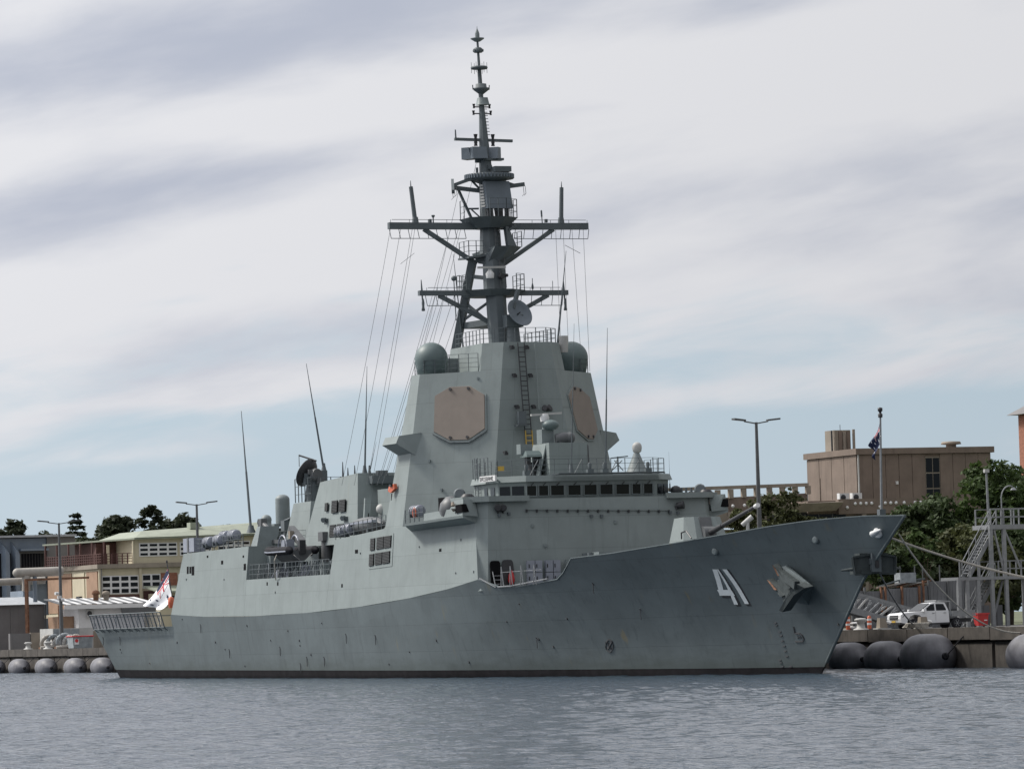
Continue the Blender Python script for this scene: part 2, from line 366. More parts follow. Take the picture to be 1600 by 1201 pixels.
me = D.meshes.new('water'); me.vertices.add(nx * ny); me.vertices.foreach_set('co', np.stack([gx, gy, gz], -1).astype(np.float32).ravel())
me.loops.add(quads.size); me.loops.foreach_set('vertex_index', quads.astype(np.int32).ravel())
me.polygons.add(len(quads)); me.polygons.foreach_set('loop_start', np.arange(0, quads.size, 4, dtype=np.int32))
me.polygons.foreach_set('use_smooth', np.ones(len(quads), dtype=bool))
me.update(); me.validate(); me.materials.append(M['water'])
water = D.objects.new('water', me); C.objects.link(water); struct(water)
far = MB()
B = 5000.0
for x0, x1, y0, y1 in ((-B, WX0, -B, 12.9), (WX1, B, -B, 12.9), (WX0, WX1, -B, WY0)):
    far.poly([(x0, y0, 0), (x1, y0, 0), (x1, y1, 0), (x0, y1, 0)])
struct(far.build('water', 'water', loc=(0, 0, 0)))

# ------------------------------------------------------------------ quay and land
QZ = 2.45
g = MB(); g.poly([(-B, 46, QZ - 0.03), (B, 46, QZ - 0.03), (B, B, QZ - 0.03), (-B, B, QZ - 0.03)])
struct(g.build('ground', 'ground', loc=(0, 46, 0)))
q = MB()
q.poly([(-900, 12.7, QZ), (900, 12.7, QZ), (900, 46, QZ), (-900, 46, QZ)])
quay = struct(q.build('quay', 'apron', loc=(0, 12, 0)))
qw = MB(); qw.poly([(-900, 12.75, -1.5), (900, 12.75, -1.5), (900, 12.75, QZ), (-900, 12.75, QZ)])
qw.build('quay_wall', 'concrete', quay)
x = -136.0
i = 0
while x < 172:                                  # cap beam segments with open joints, face panels below
    if x < -66 or x > 92:
        ln = 5.9
        qw = MB(); qw.span((x, 12.1, 1.75 + 0.02 * (i % 3)), (x + ln, 13.2, QZ + 0.1 + 0.015 * ((i * 7) % 3))); qw.build('cap_beam', 'concrete', quay)
        qw = MB(); qw.span((x + 0.15, 12.32 + 0.03 * (i % 2), -1.2), (x + ln - 0.15, 12.75, 1.62)); qw.build('face_panel', 'concrete', quay)
    x += 6.0; i += 1

# ------------------------------------------------------------------ hull form
def lerp_tab(tab, x):
    if x <= tab[0][0]: return tab[0][1]
    for (x0, y0), (x1, y1) in zip(tab, tab[1:]):
        if x <= x1: return y0 + (y1 - y0) * (x - x0) / (x1 - x0)
    return tab[-1][1]
def smooth_tab(tab, x):                       # monotone-ish cubic through the table
    n = len(tab)
    if x <= tab[0][0]: return tab[0][1]
    if x >= tab[-1][0]: return tab[-1][1]
    for i in range(n - 1):
        if x <= tab[i + 1][0]: break
    x0, y0 = tab[i]; x1, y1 = tab[i + 1]; h = x1 - x0
    def sl(j):
        if j <= 0 or j >= n - 1:
            a, b = (0, 1) if j <= 0 else (n - 2, n - 1)
            return (tab[b][1] - tab[a][1]) / (tab[b][0] - tab[a][0])
        d0 = (tab[j][1] - tab[j - 1][1]) / (tab[j][0] - tab[j - 1][0]); d1 = (tab[j + 1][1] - tab[j][1]) / (tab[j + 1][0] - tab[j][0])
        return 0 if d0 * d1 <= 0 else 2 * d0 * d1 / (d0 + d1)
    m0, m1 = sl(i), sl(i + 1); t = (x - x0) / h
    return ((2*t**3 - 3*t**2 + 1) * y0 + (t**3 - 2*t**2 + t) * h * m0 + (-2*t**3 + 3*t**2) * y1 + (t**3 - t**2) * h * m1)
# top edge of the hull plating (height over the water) along the ship, its half breadth, and the half breadth at the waterline
SHEER = [(-1.06, 4.28), (11.6, 4.33), (25.4, 4.36), (25.5, 5.32), (35.2, 5.04), (49.1, 4.92), (62, 5.0), (73.8, 5.27), (84.9, 5.74), (92.8, 6.24), (98.74, 6.79),
         (101.85, 6.16), (104.6, 6.16), (107.7, 6.35), (110.4, 6.54), (111.6, 6.94), (113.7, 7.86), (118.5, 8.02), (122.3, 8.24), (126.7, 8.5), (131.5, 8.86), (135.5, 9.18),
         (139.1, 9.4), (142.2, 9.5), (144.5, 9.51), (147.2, 9.42)]
BEAM = [(-1.06, 8.3), (5, 8.5), (25, 9.0), (60, 9.3), (98, 9.2), (106, 8.9), (113, 8.3), (120, 7.3), (127, 6.0), (134, 4.2), (140, 2.5), (144, 1.15), (146.3, 0.42), (147.2, 0.04)]
WATER = [(2.4, 6.8), (10, 7.6), (30, 8.3), (60, 8.6), (80, 8.3), (95, 7.1), (110, 5.0), (120, 3.3), (130, 1.1), (134.62, 0.04)]
STEM = [(-2, 133.6), (0, 134.62), (5.55, 140.95), (6.1, 141.75), (9.42, 147.2)]
def zk(X): return lerp_tab(SHEER, X)
def yk(X): return smooth_tab(BEAM, X)
SMOOTH = [(-1.06, 5.3), (25.5, 5.3), (35.2, 5.04), (49.1, 4.92), (62, 5.0), (73.8, 5.27), (84.9, 5.74), (92.8, 6.24), (98.74, 6.79), (105, 7.28), (113.7, 7.86), (118.5, 8.04), (122.3, 8.24), (126.7, 8.52), (131.5, 8.88), (135.5, 9.18), (139.1, 9.4), (142.2, 9.5), (144.5, 9.51), (147.2, 9.42)]
def zs(X): return smooth_tab(SMOOTH, X)         # the sheer line as if the notch and the flight deck were not cut into it
def bz(X): return lerp_tab([(0, 0.74), (60, 0.62), (135, 0.42)], X)
def stem(z): return lerp_tab(STEM, z)
def stern(z): return 2.5 - 3.56 * z / 4.28
def level_x(Xs, z):                             # a station's place along the ship at height z
    x = Xs
    if Xs > 100: x -= (stem(zs(Xs)) - stem(z)) * ((Xs - 100) / 47.2) ** 1.0
    if Xs < 30: x += (stern(z) - stern(4.3)) * max(0, (30 - Xs) / 31.06)
    return x
def hull_vert(Xs, z):                           # half breadth at station Xs, height z
    x = level_x(Xs, z); top = zs(Xs); t = max(0.0, z) / top
    x0 = level_x(Xs, 0)
    yw = smooth_tab(WATER, x0)
    p = 1 + 0.55 * min(1, max(0, (Xs - 92) / 30))
    y = yw + (yk(Xs) - yw) * t ** p
    if z < 0: y = yw * (1 + 0.1 * z)
    return x, y
def hull_y(X, z):                               # half breadth at place X, height z
    Xs = X
    for i in range(40):
        x, y = hull_vert(min(147.2, max(-1.06, Xs)), z); Xs += (X - x)
        Xs = min(147.2, max(-1.06, Xs))
    return hull_vert(Xs, z)[1]
def side_y(X, z): return yk(X) - (z - zs(X)) * 0.105

ship = thing('warship', 'large grey warship with a tall stepped mast and number 41 on its bow', 'warship', (73, 0, 0))
def nrm(pts):
    p = [Vector(q) for q in pts]; n = Vector((0, 0, 0))
    for a, b in zip(p, p[1:] + p[:1]): n += a.cross(b)
    return n.normalized()
CAMSIDE = Vector((0.85, -0.5, 0.2))
def outward(pts):
    n = nrm(pts)
    return n if n.dot(CAMSIDE) > 0 else -n
def plate(name, mat, pts, parent, th=0.05, sink=0.02):
    n = outward(pts); lo = [Vector(p) - n * sink for p in pts]
    m = MB(); m.slab(lo, n * (th + sink)); return m.build(name, mat, parent)
def bilerp(q, u, v): a, b, c, d = [Vector(p) for p in q]; return a.lerp(b, u).lerp(d.lerp(c, u), v)
def louvre(q, parent, n=7, name='louvre', frame='paint'):     # q = top-left, top-right, bottom-right, bottom-left
    nn = outward(q); m = MB()
    m.slab([Vector(p) - nn * 0.04 for p in q], nn * 0.05)
    o = m.build(name, 'void', parent)
    s = MB()
    for i in range(n):
        a, b = bilerp(q, 0, (i + 0.1) / n), bilerp(q, 1, (i + 0.1) / n); c, d = bilerp(q, 1, (i + 0.8) / n), bilerp(q, 0, (i + 0.8) / n)
        s.slab([a + nn * 0.03, b + nn * 0.03, c + nn * 0.035, d + nn * 0.035], nn * 0.02)
    stuff(s.build('slats', 'louvre', o))
    return o
sx = sorted(set([round(v, 3) for v in list(np.linspace(-1.06, 25.4, 14)) + [25.5] + list(np.linspace(28, 98.74, 26)) + [100.3, 101.85, 103.2, 104.6, 106.2, 107.7, 109, 110.4, 111.6, 112.7, 113.7] + list(np.linspace(115, 144, 22)) + [144.8, 145.6, 146.3, 146.8, 147.2]]))
T = [0.12, 0.24, 0.36, 0.48, 0.6, 0.72, 0.82, 0.9, 1.0]
def hull_mesh(z_levels):
    m = MB(); rows = []
    for X in sx:
        rows.append([hull_vert(X, z) + (z,) for z in z_levels(X)])
    k = len(rows[0])
    for sgn in (-1, 1):
        vs = [(x, sgn * y, z) for r in rows for x, y, z in r]
        fs = [(i * k + j, (i + 1) * k + j, (i + 1) * k + j + 1, i * k + j + 1) for i in range(len(rows) - 1) for j in range(k - 1)]
        m.add(vs, fs, True)
    a = rows[0]
    for j in range(k - 1):                     # transom
        m.add([(a[j][0], -a[j][1], a[j][2]), (a[j][0], a[j][1], a[j][2]), (a[j + 1][0], a[j + 1][1], a[j + 1][2]), (a[j + 1][0], -a[j + 1][1], a[j + 1][2])], [(0, 1, 2, 3)])
    return m
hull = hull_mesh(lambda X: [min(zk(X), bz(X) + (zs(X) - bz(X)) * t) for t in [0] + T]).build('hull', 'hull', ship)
boot = hull_mesh(lambda X: [-1.6, -0.6, 0, 0.3, bz(X) - 0.01]).build('boot_topping', 'boot', ship)
for nm in (hull,):
    sm = nm.modifiers.new('edges', 'EDGE_SPLIT'); sm.split_angle = R(35)
m = MB()                                        # weather deck, a little below the plating edge forward
prev = None
for X in [x for x in sx if x < 146.9]:
    z = zk(X) - 0.03 if X < 25.45 else (zk(X) - 0.02 if 101 < X < 110.6 else (4.9 if X < 99 else zk(X) - 0.95))
    xx, y = X, hull_y(X, z) - 0.1
    if prev: m.poly([(prev[0], -prev[1], prev[2]), (xx, -y, z), (xx, y, z), (prev[0], prev[1], prev[2])])
    prev = (xx, y, z)
m.build('weather_deck', 'deck', ship)
m = MB()                                        # bulwark capping rail and edge bar along the foredeck
for sgn in (-1, 1):
    pts = [(X, sgn * (hull_vert(X, zk(X))[1] - 0.04), zk(X) + 0.02) for X in sx if X >= 98.74]
    for a, b in zip(pts, pts[1:]): m.bar(a, b, 0.12, 0.06)
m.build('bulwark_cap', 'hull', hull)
m = MB()                                        # stem bar
for za, zb in ((0.7, 5.55), (5.55, 6.1), (6.1, 9.42)):
    m.tube((stem(za) - 0.02, 0, za), (stem(zb) - 0.02, 0, zb), 0.1, 0.1, 8)
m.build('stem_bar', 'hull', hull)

# side casing above the knuckle: leans inwards
def side_block(name, X0b, X0t, X1b, X1t, zt, n=24, roof='deck', parent=ship):
    m = MB(); rows = []
    for i in range(n + 1):
        s = i / n; Xb = X0b + s * (X1b - X0b); Xt = X0t + s * (X1t - X0t); z = zt(Xt)
        rows.append(((Xb, yk(Xb), zk(Xb) + 0.004), (Xt, side_y(Xt, z), z)))
    for sg in (-1, 1):
        vs = [(x, sg * y, z) for r in rows for x, y, z in r]
        m.add(vs, [(2 * i, 2 * i + 2, 2 * i + 3, 2 * i + 1) for i in range(n)])
    for r in (rows[0], rows[-1]):
        (x0, y0, z0), (x1, y1, z1) = r; m.poly([(x0, -y0, z0), (x0, y0, z0), (x1, y1, z1), (x1, -y1, z1)])
    o = m.build(name, 'paint', parent)
    d = MB()
    for a, b in zip(rows, rows[1:]):
        d.poly([(a[1][0], -a[1][1], a[1][2]), (b[1][0], -b[1][1], b[1][2]), (b[1][0], b[1][1], b[1][2]), (a[1][0], a[1][1], a[1][2])])
    d.build('roof_deck', roof, o)
    return o
hangar = side_block('hangar', 25.55, 27.9, 46.0, 46.0, lambda X: 10.33 + 0.008 * (X - 28))
sill = side_block("boat_bay_bulwark", 46.02, 46.02, 66.25, 66.80, lambda X: 7.82)
mid = side_block('midship_casing', 66.27, 67.35, 98.74, 97.45, lambda X: lerp_tab([(67, 10.36), (79, 10.92), (98, 10.86)], X))
# boat bay core, between the bulwarks
m = MB(); m.span((46.05, -4.4, 7.7), (66.2, 4.4, 10.3)); m.span((46.03, -7.2, 7.9), (47.0, 7.2, 10.2)); m.build('boat_bay_bulkhead', 'gear', ship)
# small openings and fittings on the sides
SIDE_PORTS = [
    ((29.21, -8.63, 9.23), (29.69, -8.64, 9.24), (29.84, -8.70, 8.65), (29.36, -8.70, 8.64)), ((29.95, -8.64, 9.21), (30.43, -8.64, 9.22), (30.57, -8.70, 8.66), (30.10, -8.70, 8.65)),
    ((30.58, -8.65, 9.22), (31.30, -8.65, 9.23), (31.49, -8.73, 8.49), (30.76, -8.72, 8.49)), ((38.84, -8.70, 9.50), (39.37, -8.70, 9.51), (39.44, -8.73, 9.21), (38.92, -8.73, 9.20)),
    ((45.06, -8.79, 9.10), (45.63, -8.79, 9.12), (45.76, -8.85, 8.61), (45.18, -8.85, 8.60)), ((34.70, -8.60, 10.01), (35.10, -8.60, 10.02), (35.14, -8.62, 9.83), (34.75, -8.62, 9.83)),
    ((44.62, -8.72, 9.78), (44.96, -8.72, 9.78), (45.00, -8.74, 9.61), (44.66, -8.74, 9.61)), ((72.23, -8.84, 9.52), (72.86, -8.84, 9.53), (72.92, -8.87, 9.26), (72.29, -8.87, 9.25)),
    ((51.43, -9.00, 7.53), (51.69, -9.00, 7.54), (51.75, -9.03, 7.28), (51.49, -9.03, 7.27)), ((54.11, -9.02, 7.48), (54.43, -9.02, 7.49), (54.49, -9.05, 7.23), (54.17, -9.05, 7.22)),
    ((69.61, -9.09, 7.04), (69.93, -9.09, 7.05), (69.99, -9.12, 6.79), (69.67, -9.12, 6.78)), ((90.49, -8.91, 9.12), (90.94, -8.91, 9.13), (90.98, -8.94, 8.92), (90.53, -8.94, 8.91))]
for q in SIDE_PORTS: plate('side_port', 'void', q, ship, 0.02)
WIN = [((75.78, -8.77, 10.25), (76.71, -8.76, 10.27), (76.79, -8.86, 9.39), (75.86, -8.86, 9.36)), ((77.16, -8.76, 10.29), (78.68, -8.76, 10.33), (78.75, -8.85, 9.46), (77.24, -8.86, 9.41)), ((78.82, -8.76, 10.33), (80.29, -8.76, 10.36), (80.33, -8.85, 9.50), (78.89, -8.85, 9.46)),
       ((75.77, -8.89, 9.10), (76.73, -8.88, 9.13), (76.80, -8.98, 8.26), (75.84, -8.98, 8.22)), ((77.04, -8.88, 9.16), (78.58, -8.88, 9.19), (78.62, -8.97, 8.33), (77.11, -8.97, 8.28)), ((78.72, -8.88, 9.20), (80.22, -8.88, 9.24), (80.29, -8.97, 8.37), (78.79, -8.97, 8.33))]
plate('louvre_surround', 'paint', ((75.52, -8.78, 10.42), (80.62, -8.78, 10.51), (80.76, -9.03, 8.12), (75.69, -9.03, 8.00)), mid, 0.004)
for q in WIN: louvre([V(p) + V((0, -0.07, 0)) for p in q], mid, 8)
# hull marks: eyebrows, discharges, fairleads
DISCH = [(1.27, -7.93, 3.63), (6.75, -7.98, 2.53), (6.93, -7.92, 2.25), (7.57, -8.25, 3.59), (26.03, -8.67, 3.01), (28.71, -9.00, 4.91), (33.71, -9.01, 4.43), (37.21, -8.84, 2.94), (39.55, -8.79, 2.35), (40.62, -8.80, 2.34), (46.52, -9.13, 4.19), (52.02, -9.00, 2.98), (54.01, -8.94, 2.46), (59.14, -9.01, 2.92), (59.10, -8.96, 2.53), (60.19, -8.83, 1.64), (61.35, -8.86, 1.83), (65.08, -9.17, 4.18), (64.24, -8.81, 1.62), (16.04, -8.12, 1.27), (44.21, -8.64, 0.99), (58.40, -8.76, 1.15), (92.52, -7.68, 1.10), (78.13, -8.52, 1.03), (76.33, -8.91, 3.16), (88.09, -8.45, 2.68), (103.36, -7.99, 5.02), (103.62, -6.91, 2.68), (103.89, -6.83, 2.59), (114.41, -6.98, 6.13), (118.16, -5.27, 4.39), (108.80, -6.68, 3.92), (100.47, -7.81, 3.83), (114.38, -7.02, 6.18), (137.64, -0.16, 3.03), (82.69, -8.55, 1.89), (70.02, -9.01, 3.31), (105.42, -6.38, 2.05), (56.72, -9.12, 3.68)]
for i, p in enumerate(DISCH):
    y = -hull_y(p[0], p[2]); m = MB(); r = 0.035 + 0.03 * ((i * 5) % 3)
    m.tube((p[0], y + 0.1, p[2]), (p[0], y - 0.05, p[2]), r, r * 0.9, 8)
    if i % 3 == 0: m.tube((p[0] + 0.05, y + 0.0, p[2]), (p[0] + 0.25, y - 0.05, p[2] - 0.7), 0.03, 0.03, 5)
    m.build('discharge_pipe', 'dark', hull)
def hull_patch(name, mat, pts2d, off=0.025, parent=None):   # painted mark laid on the plating: outline in (X, Z)
    m = MB(); m.poly([(x, -(hull_y(x, z) + off), z) for x, z in pts2d])
    return m.build(name, mat, parent or hull)
def xz(l): return [(p[0], p[2]) for p in l]
def hstrip(name, mat, a, b, c, d, n=6, off=0.025):         # quad a-b-c-d cut into n strips along a->b / d->c so that it follows the flare
    m = MB()
    P = lambda u, v: tuple((1 - v) * ((1 - u) * a[i] + u * b[i]) + v * ((1 - u) * d[i] + u * c[i]) for i in (0, 2))
    vs = []
    for i in range(n + 1):
        for v in (0, 1):
            x, z = P(i / n, v); vs.append((x, -(hull_y(x, z) + off), z))
    m.add(vs, [(2 * i, 2 * i + 2, 2 * i + 3, 2 * i + 1) for i in range(n)])
    return m.build(name, mat, hull)
# the figures 4 1 with their black shadow
for dx, mat, off in ((0, 'pennant', 0.035), (1, 'dark', 0.02)):
    if dx == 0:
        hstrip('hull_number', mat, (128.15, -4.35, 6.74), (127.36, -3.57, 5.07), (127.85, -3.43, 5.06), (128.58, -4.22, 6.72), 6, off)
        hstrip('hull_number', mat, (128.58, -4.22, 6.72), (128.36, -3.01, 4.47), (128.74, -2.91, 4.46), (128.70, -4.18, 6.72), 8, off)
        hstrip('hull_number', mat, (127.39, -3.75, 5.44), (127.45, -3.54, 5.07), (128.83, -3.16, 5.03), (128.74, -3.36, 5.40), 4, off)
        hstrip('hull_number', mat, (129.08, -4.07, 6.71), (129.42, -2.75, 4.49), (129.82, -2.64, 4.48), (129.46, -3.95, 6.70), 8, off)
    else:
        hstrip('hull_number_shadow', mat, (128.64, -4.20, 6.72), (128.71, -2.90, 4.42), (128.98, -2.80, 4.35), (128.81, -4.15, 6.72), 8, off)
        hstrip('hull_number_shadow', mat, (127.48, -3.53, 5.07), (127.54, -3.44, 4.90), (128.59, -3.14, 4.87), (128.52, -3.24, 5.04), 4, off)
        hstrip('hull_number_shadow', mat, (128.39, -3.02, 4.51), (128.53, -2.91, 4.34), (128.96, -2.80, 4.33), (128.83, -2.91, 4.50), 3, off)
        hstrip('hull_number_shadow', mat, (129.40, -3.96, 6.70), (129.73, -2.65, 4.44), (129.97, -2.54, 4.33), (129.63, -3.89, 6.69), 8, off)
        hstrip('hull_number_shadow', mat, (129.43, -2.75, 4.51), (129.54, -2.65, 4.34), (129.97, -2.54, 4.33), (129.83, -2.64, 4.50), 3, off)
# the bulbous bow mark, draught marks, thruster mark
def hline(name, mat, pts, wd=0.1, off=0.03):
    m = MB(); q = [V((p[0], -(hull_y(p[0], p[2]) + off), p[2])) for p in pts]
    for a, b in zip(q, q[1:]): m.bar(a, b, wd, 0.02, (0.3, -1, 0.1))
    return m.build(name, mat, hull)
hline('sonar_dome_mark', 'dark', [(133.30, -1.20, 2.97), (133.20, -1.08, 2.55), (133.67, -0.97, 2.54), (133.86, -0.88, 2.41), (133.92, -0.81, 2.21), (133.71, -0.80, 2.03), (132.98, -0.98, 2.04)], 0.1)
hline('sonar_dome_mark', 'dark', [(133.34, -1.00, 2.38), (133.46, -0.94, 2.30), (133.29, -0.96, 2.22)], 0.05)
hline('sonar_dome_mark', 'dark', [(133.65, -0.92, 2.38), (133.53, -0.93, 2.30), (133.61, -0.88, 2.22), (133.72, -0.88, 2.30)], 0.05)
hline('thruster_mark', 'dark', [(112.86, -5.33, 2.48), (113.11, -5.23, 2.34), (113.07, -5.13, 2.09), (112.77, -5.07, 1.79), (112.34, -5.08, 1.62), (112.03, -5.18, 1.76), (112.06, -5.27, 2.01), (112.37, -5.34, 2.31), (112.86, -5.33, 2.48)], 0.1)
hline('thruster_mark', 'dark', [(112.53, -5.32, 2.31), (112.65, -5.09, 1.79)], 0.16); hline('thruster_mark', 'dark', [(113.05, -5.23, 2.32), (112.16, -5.18, 1.82)], 0.16)
for p in ((131.63, -1.68, 3.22), (131.63, -1.63, 3.06), (131.76, -1.46, 2.65), (131.76, -1.38, 2.41), (131.72, -1.28, 2.08), (131.72, -1.19, 1.76), (131.69, -1.10, 1.43), (131.70, -1.00, 1.11), (130.88, -1.12, 0.88), (130.91, -1.08, 0.71), (130.96, -1.00, 0.47), (131.80, -0.81, 0.46)):
    hline('draught_mark', 'dark', [(p[0] - 0.12, p[1], p[2]), (p[0] + 0.14, p[1], p[2] + 0.02)], 0.08)
for p in ((129.53, -4.73, 7.84), (138.95, -2.09, 8.25)):
    m = MB(); y = -hull_y(p[0], p[2]); m.lathe((p[0], y - 0.02, p[2]), [(0.22, -0.05), (0.26, 0.0), (0.2, 0.12), (0.1, 0.12)], 14, (0.3, -1, -0.2)); fa = m.build('fairlead', 'gear', hull)
m = MB(); p = (144.46, -0.50, 8.49); y = -hull_y(p[0], p[2]); m.lathe((p[0], y - 0.02, p[2]), [(0.3, -0.1), (0.34, 0.0), (0.28, 0.14), (0.16, 0.14)], 14, (0.5, -1, -0.3)); m.build('fairlead', 'white', hull)
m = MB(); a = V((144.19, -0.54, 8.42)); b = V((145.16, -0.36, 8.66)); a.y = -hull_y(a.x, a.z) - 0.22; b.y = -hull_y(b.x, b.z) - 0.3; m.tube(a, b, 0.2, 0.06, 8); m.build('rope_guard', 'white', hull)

# ---- side anchor in its bolster pocket
m = MB()
tl, tr, br, bl = [V(p) for p in ((134.52, -2.43, 6.63), (135.13, -2.27, 6.65), (135.84, -1.10, 4.54), (133.81, -1.50, 4.19))]
def push(p, d): p = V(p); return V((p.x + 0.25 * d, p.y - d, p.z - 0.1 * d))
A0, A1, A2, A3 = V((134.62, -2.47, 6.75)), V((134.88, -2.37, 6.70)), V((136.56, -1.15, 5.21)), V((135.57, -1.07, 4.27))
outer = [V(p) for p in ((135.06, -2.67, 6.70), (135.42, -2.57, 6.71), (138.32, -2.29, 5.56), (137.42, -2.67, 5.23), (136.40, -2.68, 5.17))]
inner = [V(p) for p in ((134.26, -2.48, 6.76), (135.01, -2.30, 6.82), (136.43, -1.16, 5.41), (135.29, -1.03, 4.23), (133.17, -1.72, 4.60))]
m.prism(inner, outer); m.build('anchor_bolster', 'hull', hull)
m = MB()
sh0, sh1 = V((134.90, -2.96, 6.44)), V((137.42, -2.88, 5.39))
m.bar(V((135.38, -2.88, 6.26)), V((137.74, -2.93, 5.51)), 0.5, 0.35, (0, -1, 0))
crown = [V(p) for p in ((136.39, -2.85, 5.10), (137.92, -3.01, 5.58), (138.50, -2.77, 5.33), (137.38, -3.01, 4.89), (134.63, -2.58, 3.89), (134.39, -2.68, 4.01))]
m.slab(crown, (0.25, 0.5, 0.1))
fl1 = [V(p) for p in ((134.95, -3.23, 6.84), (135.17, -3.08, 6.51), (136.80, -2.94, 5.37), (136.40, -3.03, 5.30))]; m.slab(fl1, (0.1, 0.35, 0.1))
fl2 = [V(p) for p in ((133.44, -2.95, 5.95), (133.97, -2.87, 5.70), (135.61, -2.90, 4.91), (135.13, -2.90, 4.84))]; m.slab(fl2, (0.1, 0.35, 0.1))
m.slab([V(p) for p in ((134.67, -2.87, 5.88), (135.73, -2.83, 5.98), (137.42, -2.88, 5.39), (135.24, -2.75, 4.52))], (0.1, 0.3, 0.1))
an = m.build('side_anchor', 'anchor', hull)
m = MB(); m.slab([V(p) + V((0.03, -0.05, 0)) for p in ((135.02, -3.26, 6.84), (135.15, -3.15, 6.63), (135.57, -3.01, 6.14), (135.27, -3.05, 6.15))], (0.02, -0.03, 0)); m.slab([V(p) + V((0.05, -0.07, 0)) for p in ((133.51, -2.98, 5.95), (133.91, -2.93, 5.78), (134.74, -2.88, 5.28), (134.50, -2.95, 5.29))], (0.02, -0.03, 0)); m.build('rust_patch', 'rusty', an)
# ---- bow anchor on the stem: a cradle with two flukes folded against the plating
m = MB(); cx, cz = 142.15, 6.05
m.span((cx - 0.9, -0.95, cz + 0.0), (cx + 0.75, 0.95, cz + 0.22)); m.span((cx - 0.2, -0.95, cz + 0.2), (cx + 0.55, 0.95, cz + 1.25)); st = m.build('bow_anchor', 'anchor', hull)
for s in (-1, 1):
    m = MB()
    m.slab([(cx + 0.62, s * 0.3, cz + 0.05), (cx + 0.62, s * 1.32, cz + 0.0), (cx + 0.5, s * 1.42, cz + 1.0), (cx + 0.55, s * 0.35, cz + 1.2)], (-0.25, 0, 0))
    m.bar((cx + 0.65, s * 0.3, cz), (cx + 0.65, s * 1.35, cz - 0.03), 0.12, 0.12); m.bar((cx + 0.65, s * 0.3, cz + 1.18), (cx + 0.55, s * 1.42, cz + 1.02), 0.12, 0.12); m.bar((cx + 0.65, s * 1.35, cz), (cx + 0.55, s * 1.45, cz + 1.02), 0.14, 0.14)
    m.tube((cx + 0.55, s * 1.4, cz + 0.3), (cx + 0.1, s * 2.0, cz + 0.25), 0.12, 0.05); m.build('anchor_fluke', 'anchor', st)
m = MB(); m.span((cx + 0.6, -0.3, cz + 0.1), (cx + 0.95, 0.3, cz + 1.32)); m.tube((cx + 0.7, -0.35, cz + 0.75), (cx + 0.7, 0.35, cz + 0.75), 0.2, 0.2, 12); m.build('anchor_shank', 'mast', st)
m = MB(); m.span((cx + 0.95, -0.12, cz + 0.35), (cx + 1.02, 0.12, cz + 0.8)); m.build('shackle', 'dark', st)

# ---- helideck safety nets along the stern, both sides, each frame with its mesh
for s in (-1, 1):
    for i in range(10):
        x0 = 1.2 + i * 2.36; x1 = x0 + 2.28
        def E(X, up, out): return V((X, s * (yk(X) + out), 4.3 + up))
        m = MB(); a, b, c, d = E(x0, 0.02, 0.35), E(x1, 0.02, 0.35), E(x1 + 0.1, 1.28, 0.75), E(x0 + 0.1, 1.28, 0.75)
        m.path([a, b, c, d, a], 0.05, 6)
        m.path([a.lerp(b, 0.5), d.lerp(c, 0.5)], 0.03, 5)
        m.bar(E(x0 + 0.3, -0.25, 0.0), E(x0 + 0.3, 0.02, 0.38), 0.08, 0.08); m.bar(E(x1 - 0.3, -0.25, 0.0), E(x1 - 0.3, 0.02, 0.38), 0.08, 0.08)
        f = m.build('safety_net', 'mast', ship)
        n = MB()
        for k in range(1, 9): n.tube(a.lerp(b, k / 9), d.lerp(c, k / 9), 0.012, 0.012, 3)
        for k in range(1, 6): n.tube(a.lerp(d, k / 6), b.lerp(c, k / 6), 0.012, 0.012, 3)
        stuff(n.build('netting', 'raft', f))
m = MB()
for k in range(9): y = -8 + k * 2; m.tube((-0.95, y, 4.3), (-1.2, y, 5.4), 0.05, 0.05, 5)
m.bar((-1.2, -8, 5.4), (-1.2, 8, 5.4), 0.08, 0.08); m.build('transom_rail', 'mast', ship)

# ------------------------------------------------------------------ forward superstructure
def mir(p): return (p[0], -p[1], p[2])
def ring(pts, z): return [(x, y, z) for x, y in pts]
def oct_plan(xf, hw, d, xa, ha):                # front edge, 45-degree faces, sides, back edge
    return [(xf, -hw), (xf - d, -hw - d), (xa + ha * 0.6, -hw - d), (xa, -ha), (xa, ha), (xa + ha * 0.6, hw + d), (xf - d, hw + d), (xf, hw)]
# deckhouse under the bridge: front leans back, corners cut
m = MB()
lo = [(99.1, -8.6, 6.0), (98.66, -8.95, 6.0), (94.0, -8.7, 6.0), (94, 8.7, 6.0), (98.66, 8.95, 6.0), (99.1, 8.6, 6.0)]
hi = [(98.32, -8.1, 12.3), (97.45, -8.85, 12.3), (94.0, -8.6, 12.3), (94, 8.6, 12.3), (97.45, 8.85, 12.3), (98.32, 8.1, 12.3)]
m.prism(lo, hi); deckhouse = m.build('bridge_deckhouse', 'paint', ship)
m = MB()
for s in (-1, 1):                               # bridge wings: coaming proud of the front
    m.slab([(98.75, s * 5.2, 12.14), (98.75, s * 8.2, 12.14), (97.3, s * 9.6, 12.14), (94.2, s * 9.6, 12.14), (94.2, s * 8.7, 12.14), (97.0, s * 8.3, 12.14), (98.3, s * 7.6, 12.14), (98.3, s * 5.2, 12.14)], (0, 0, 0.38))
m.build('bridge_wing', 'paint', ship)
m = MB(); m.bar(V((98.50, -5.38, 11.58)), V((98.53, 5.28, 11.33)), 0.08, 0.1)
a, b = V((98.42, -5.35, 11.58)), V((98.45, 5.31, 11.33))
m2 = MB()
for i in range(15): p = a.lerp(b, i / 14); m2.box(p + V((0.12, 0, -0.12)), (0.14, 0.1, 0.2))
r_ = m.build('washdown_pipe', 'paint', deckhouse); stuff(m2.build('spray_nozzle', 'dark', r_))
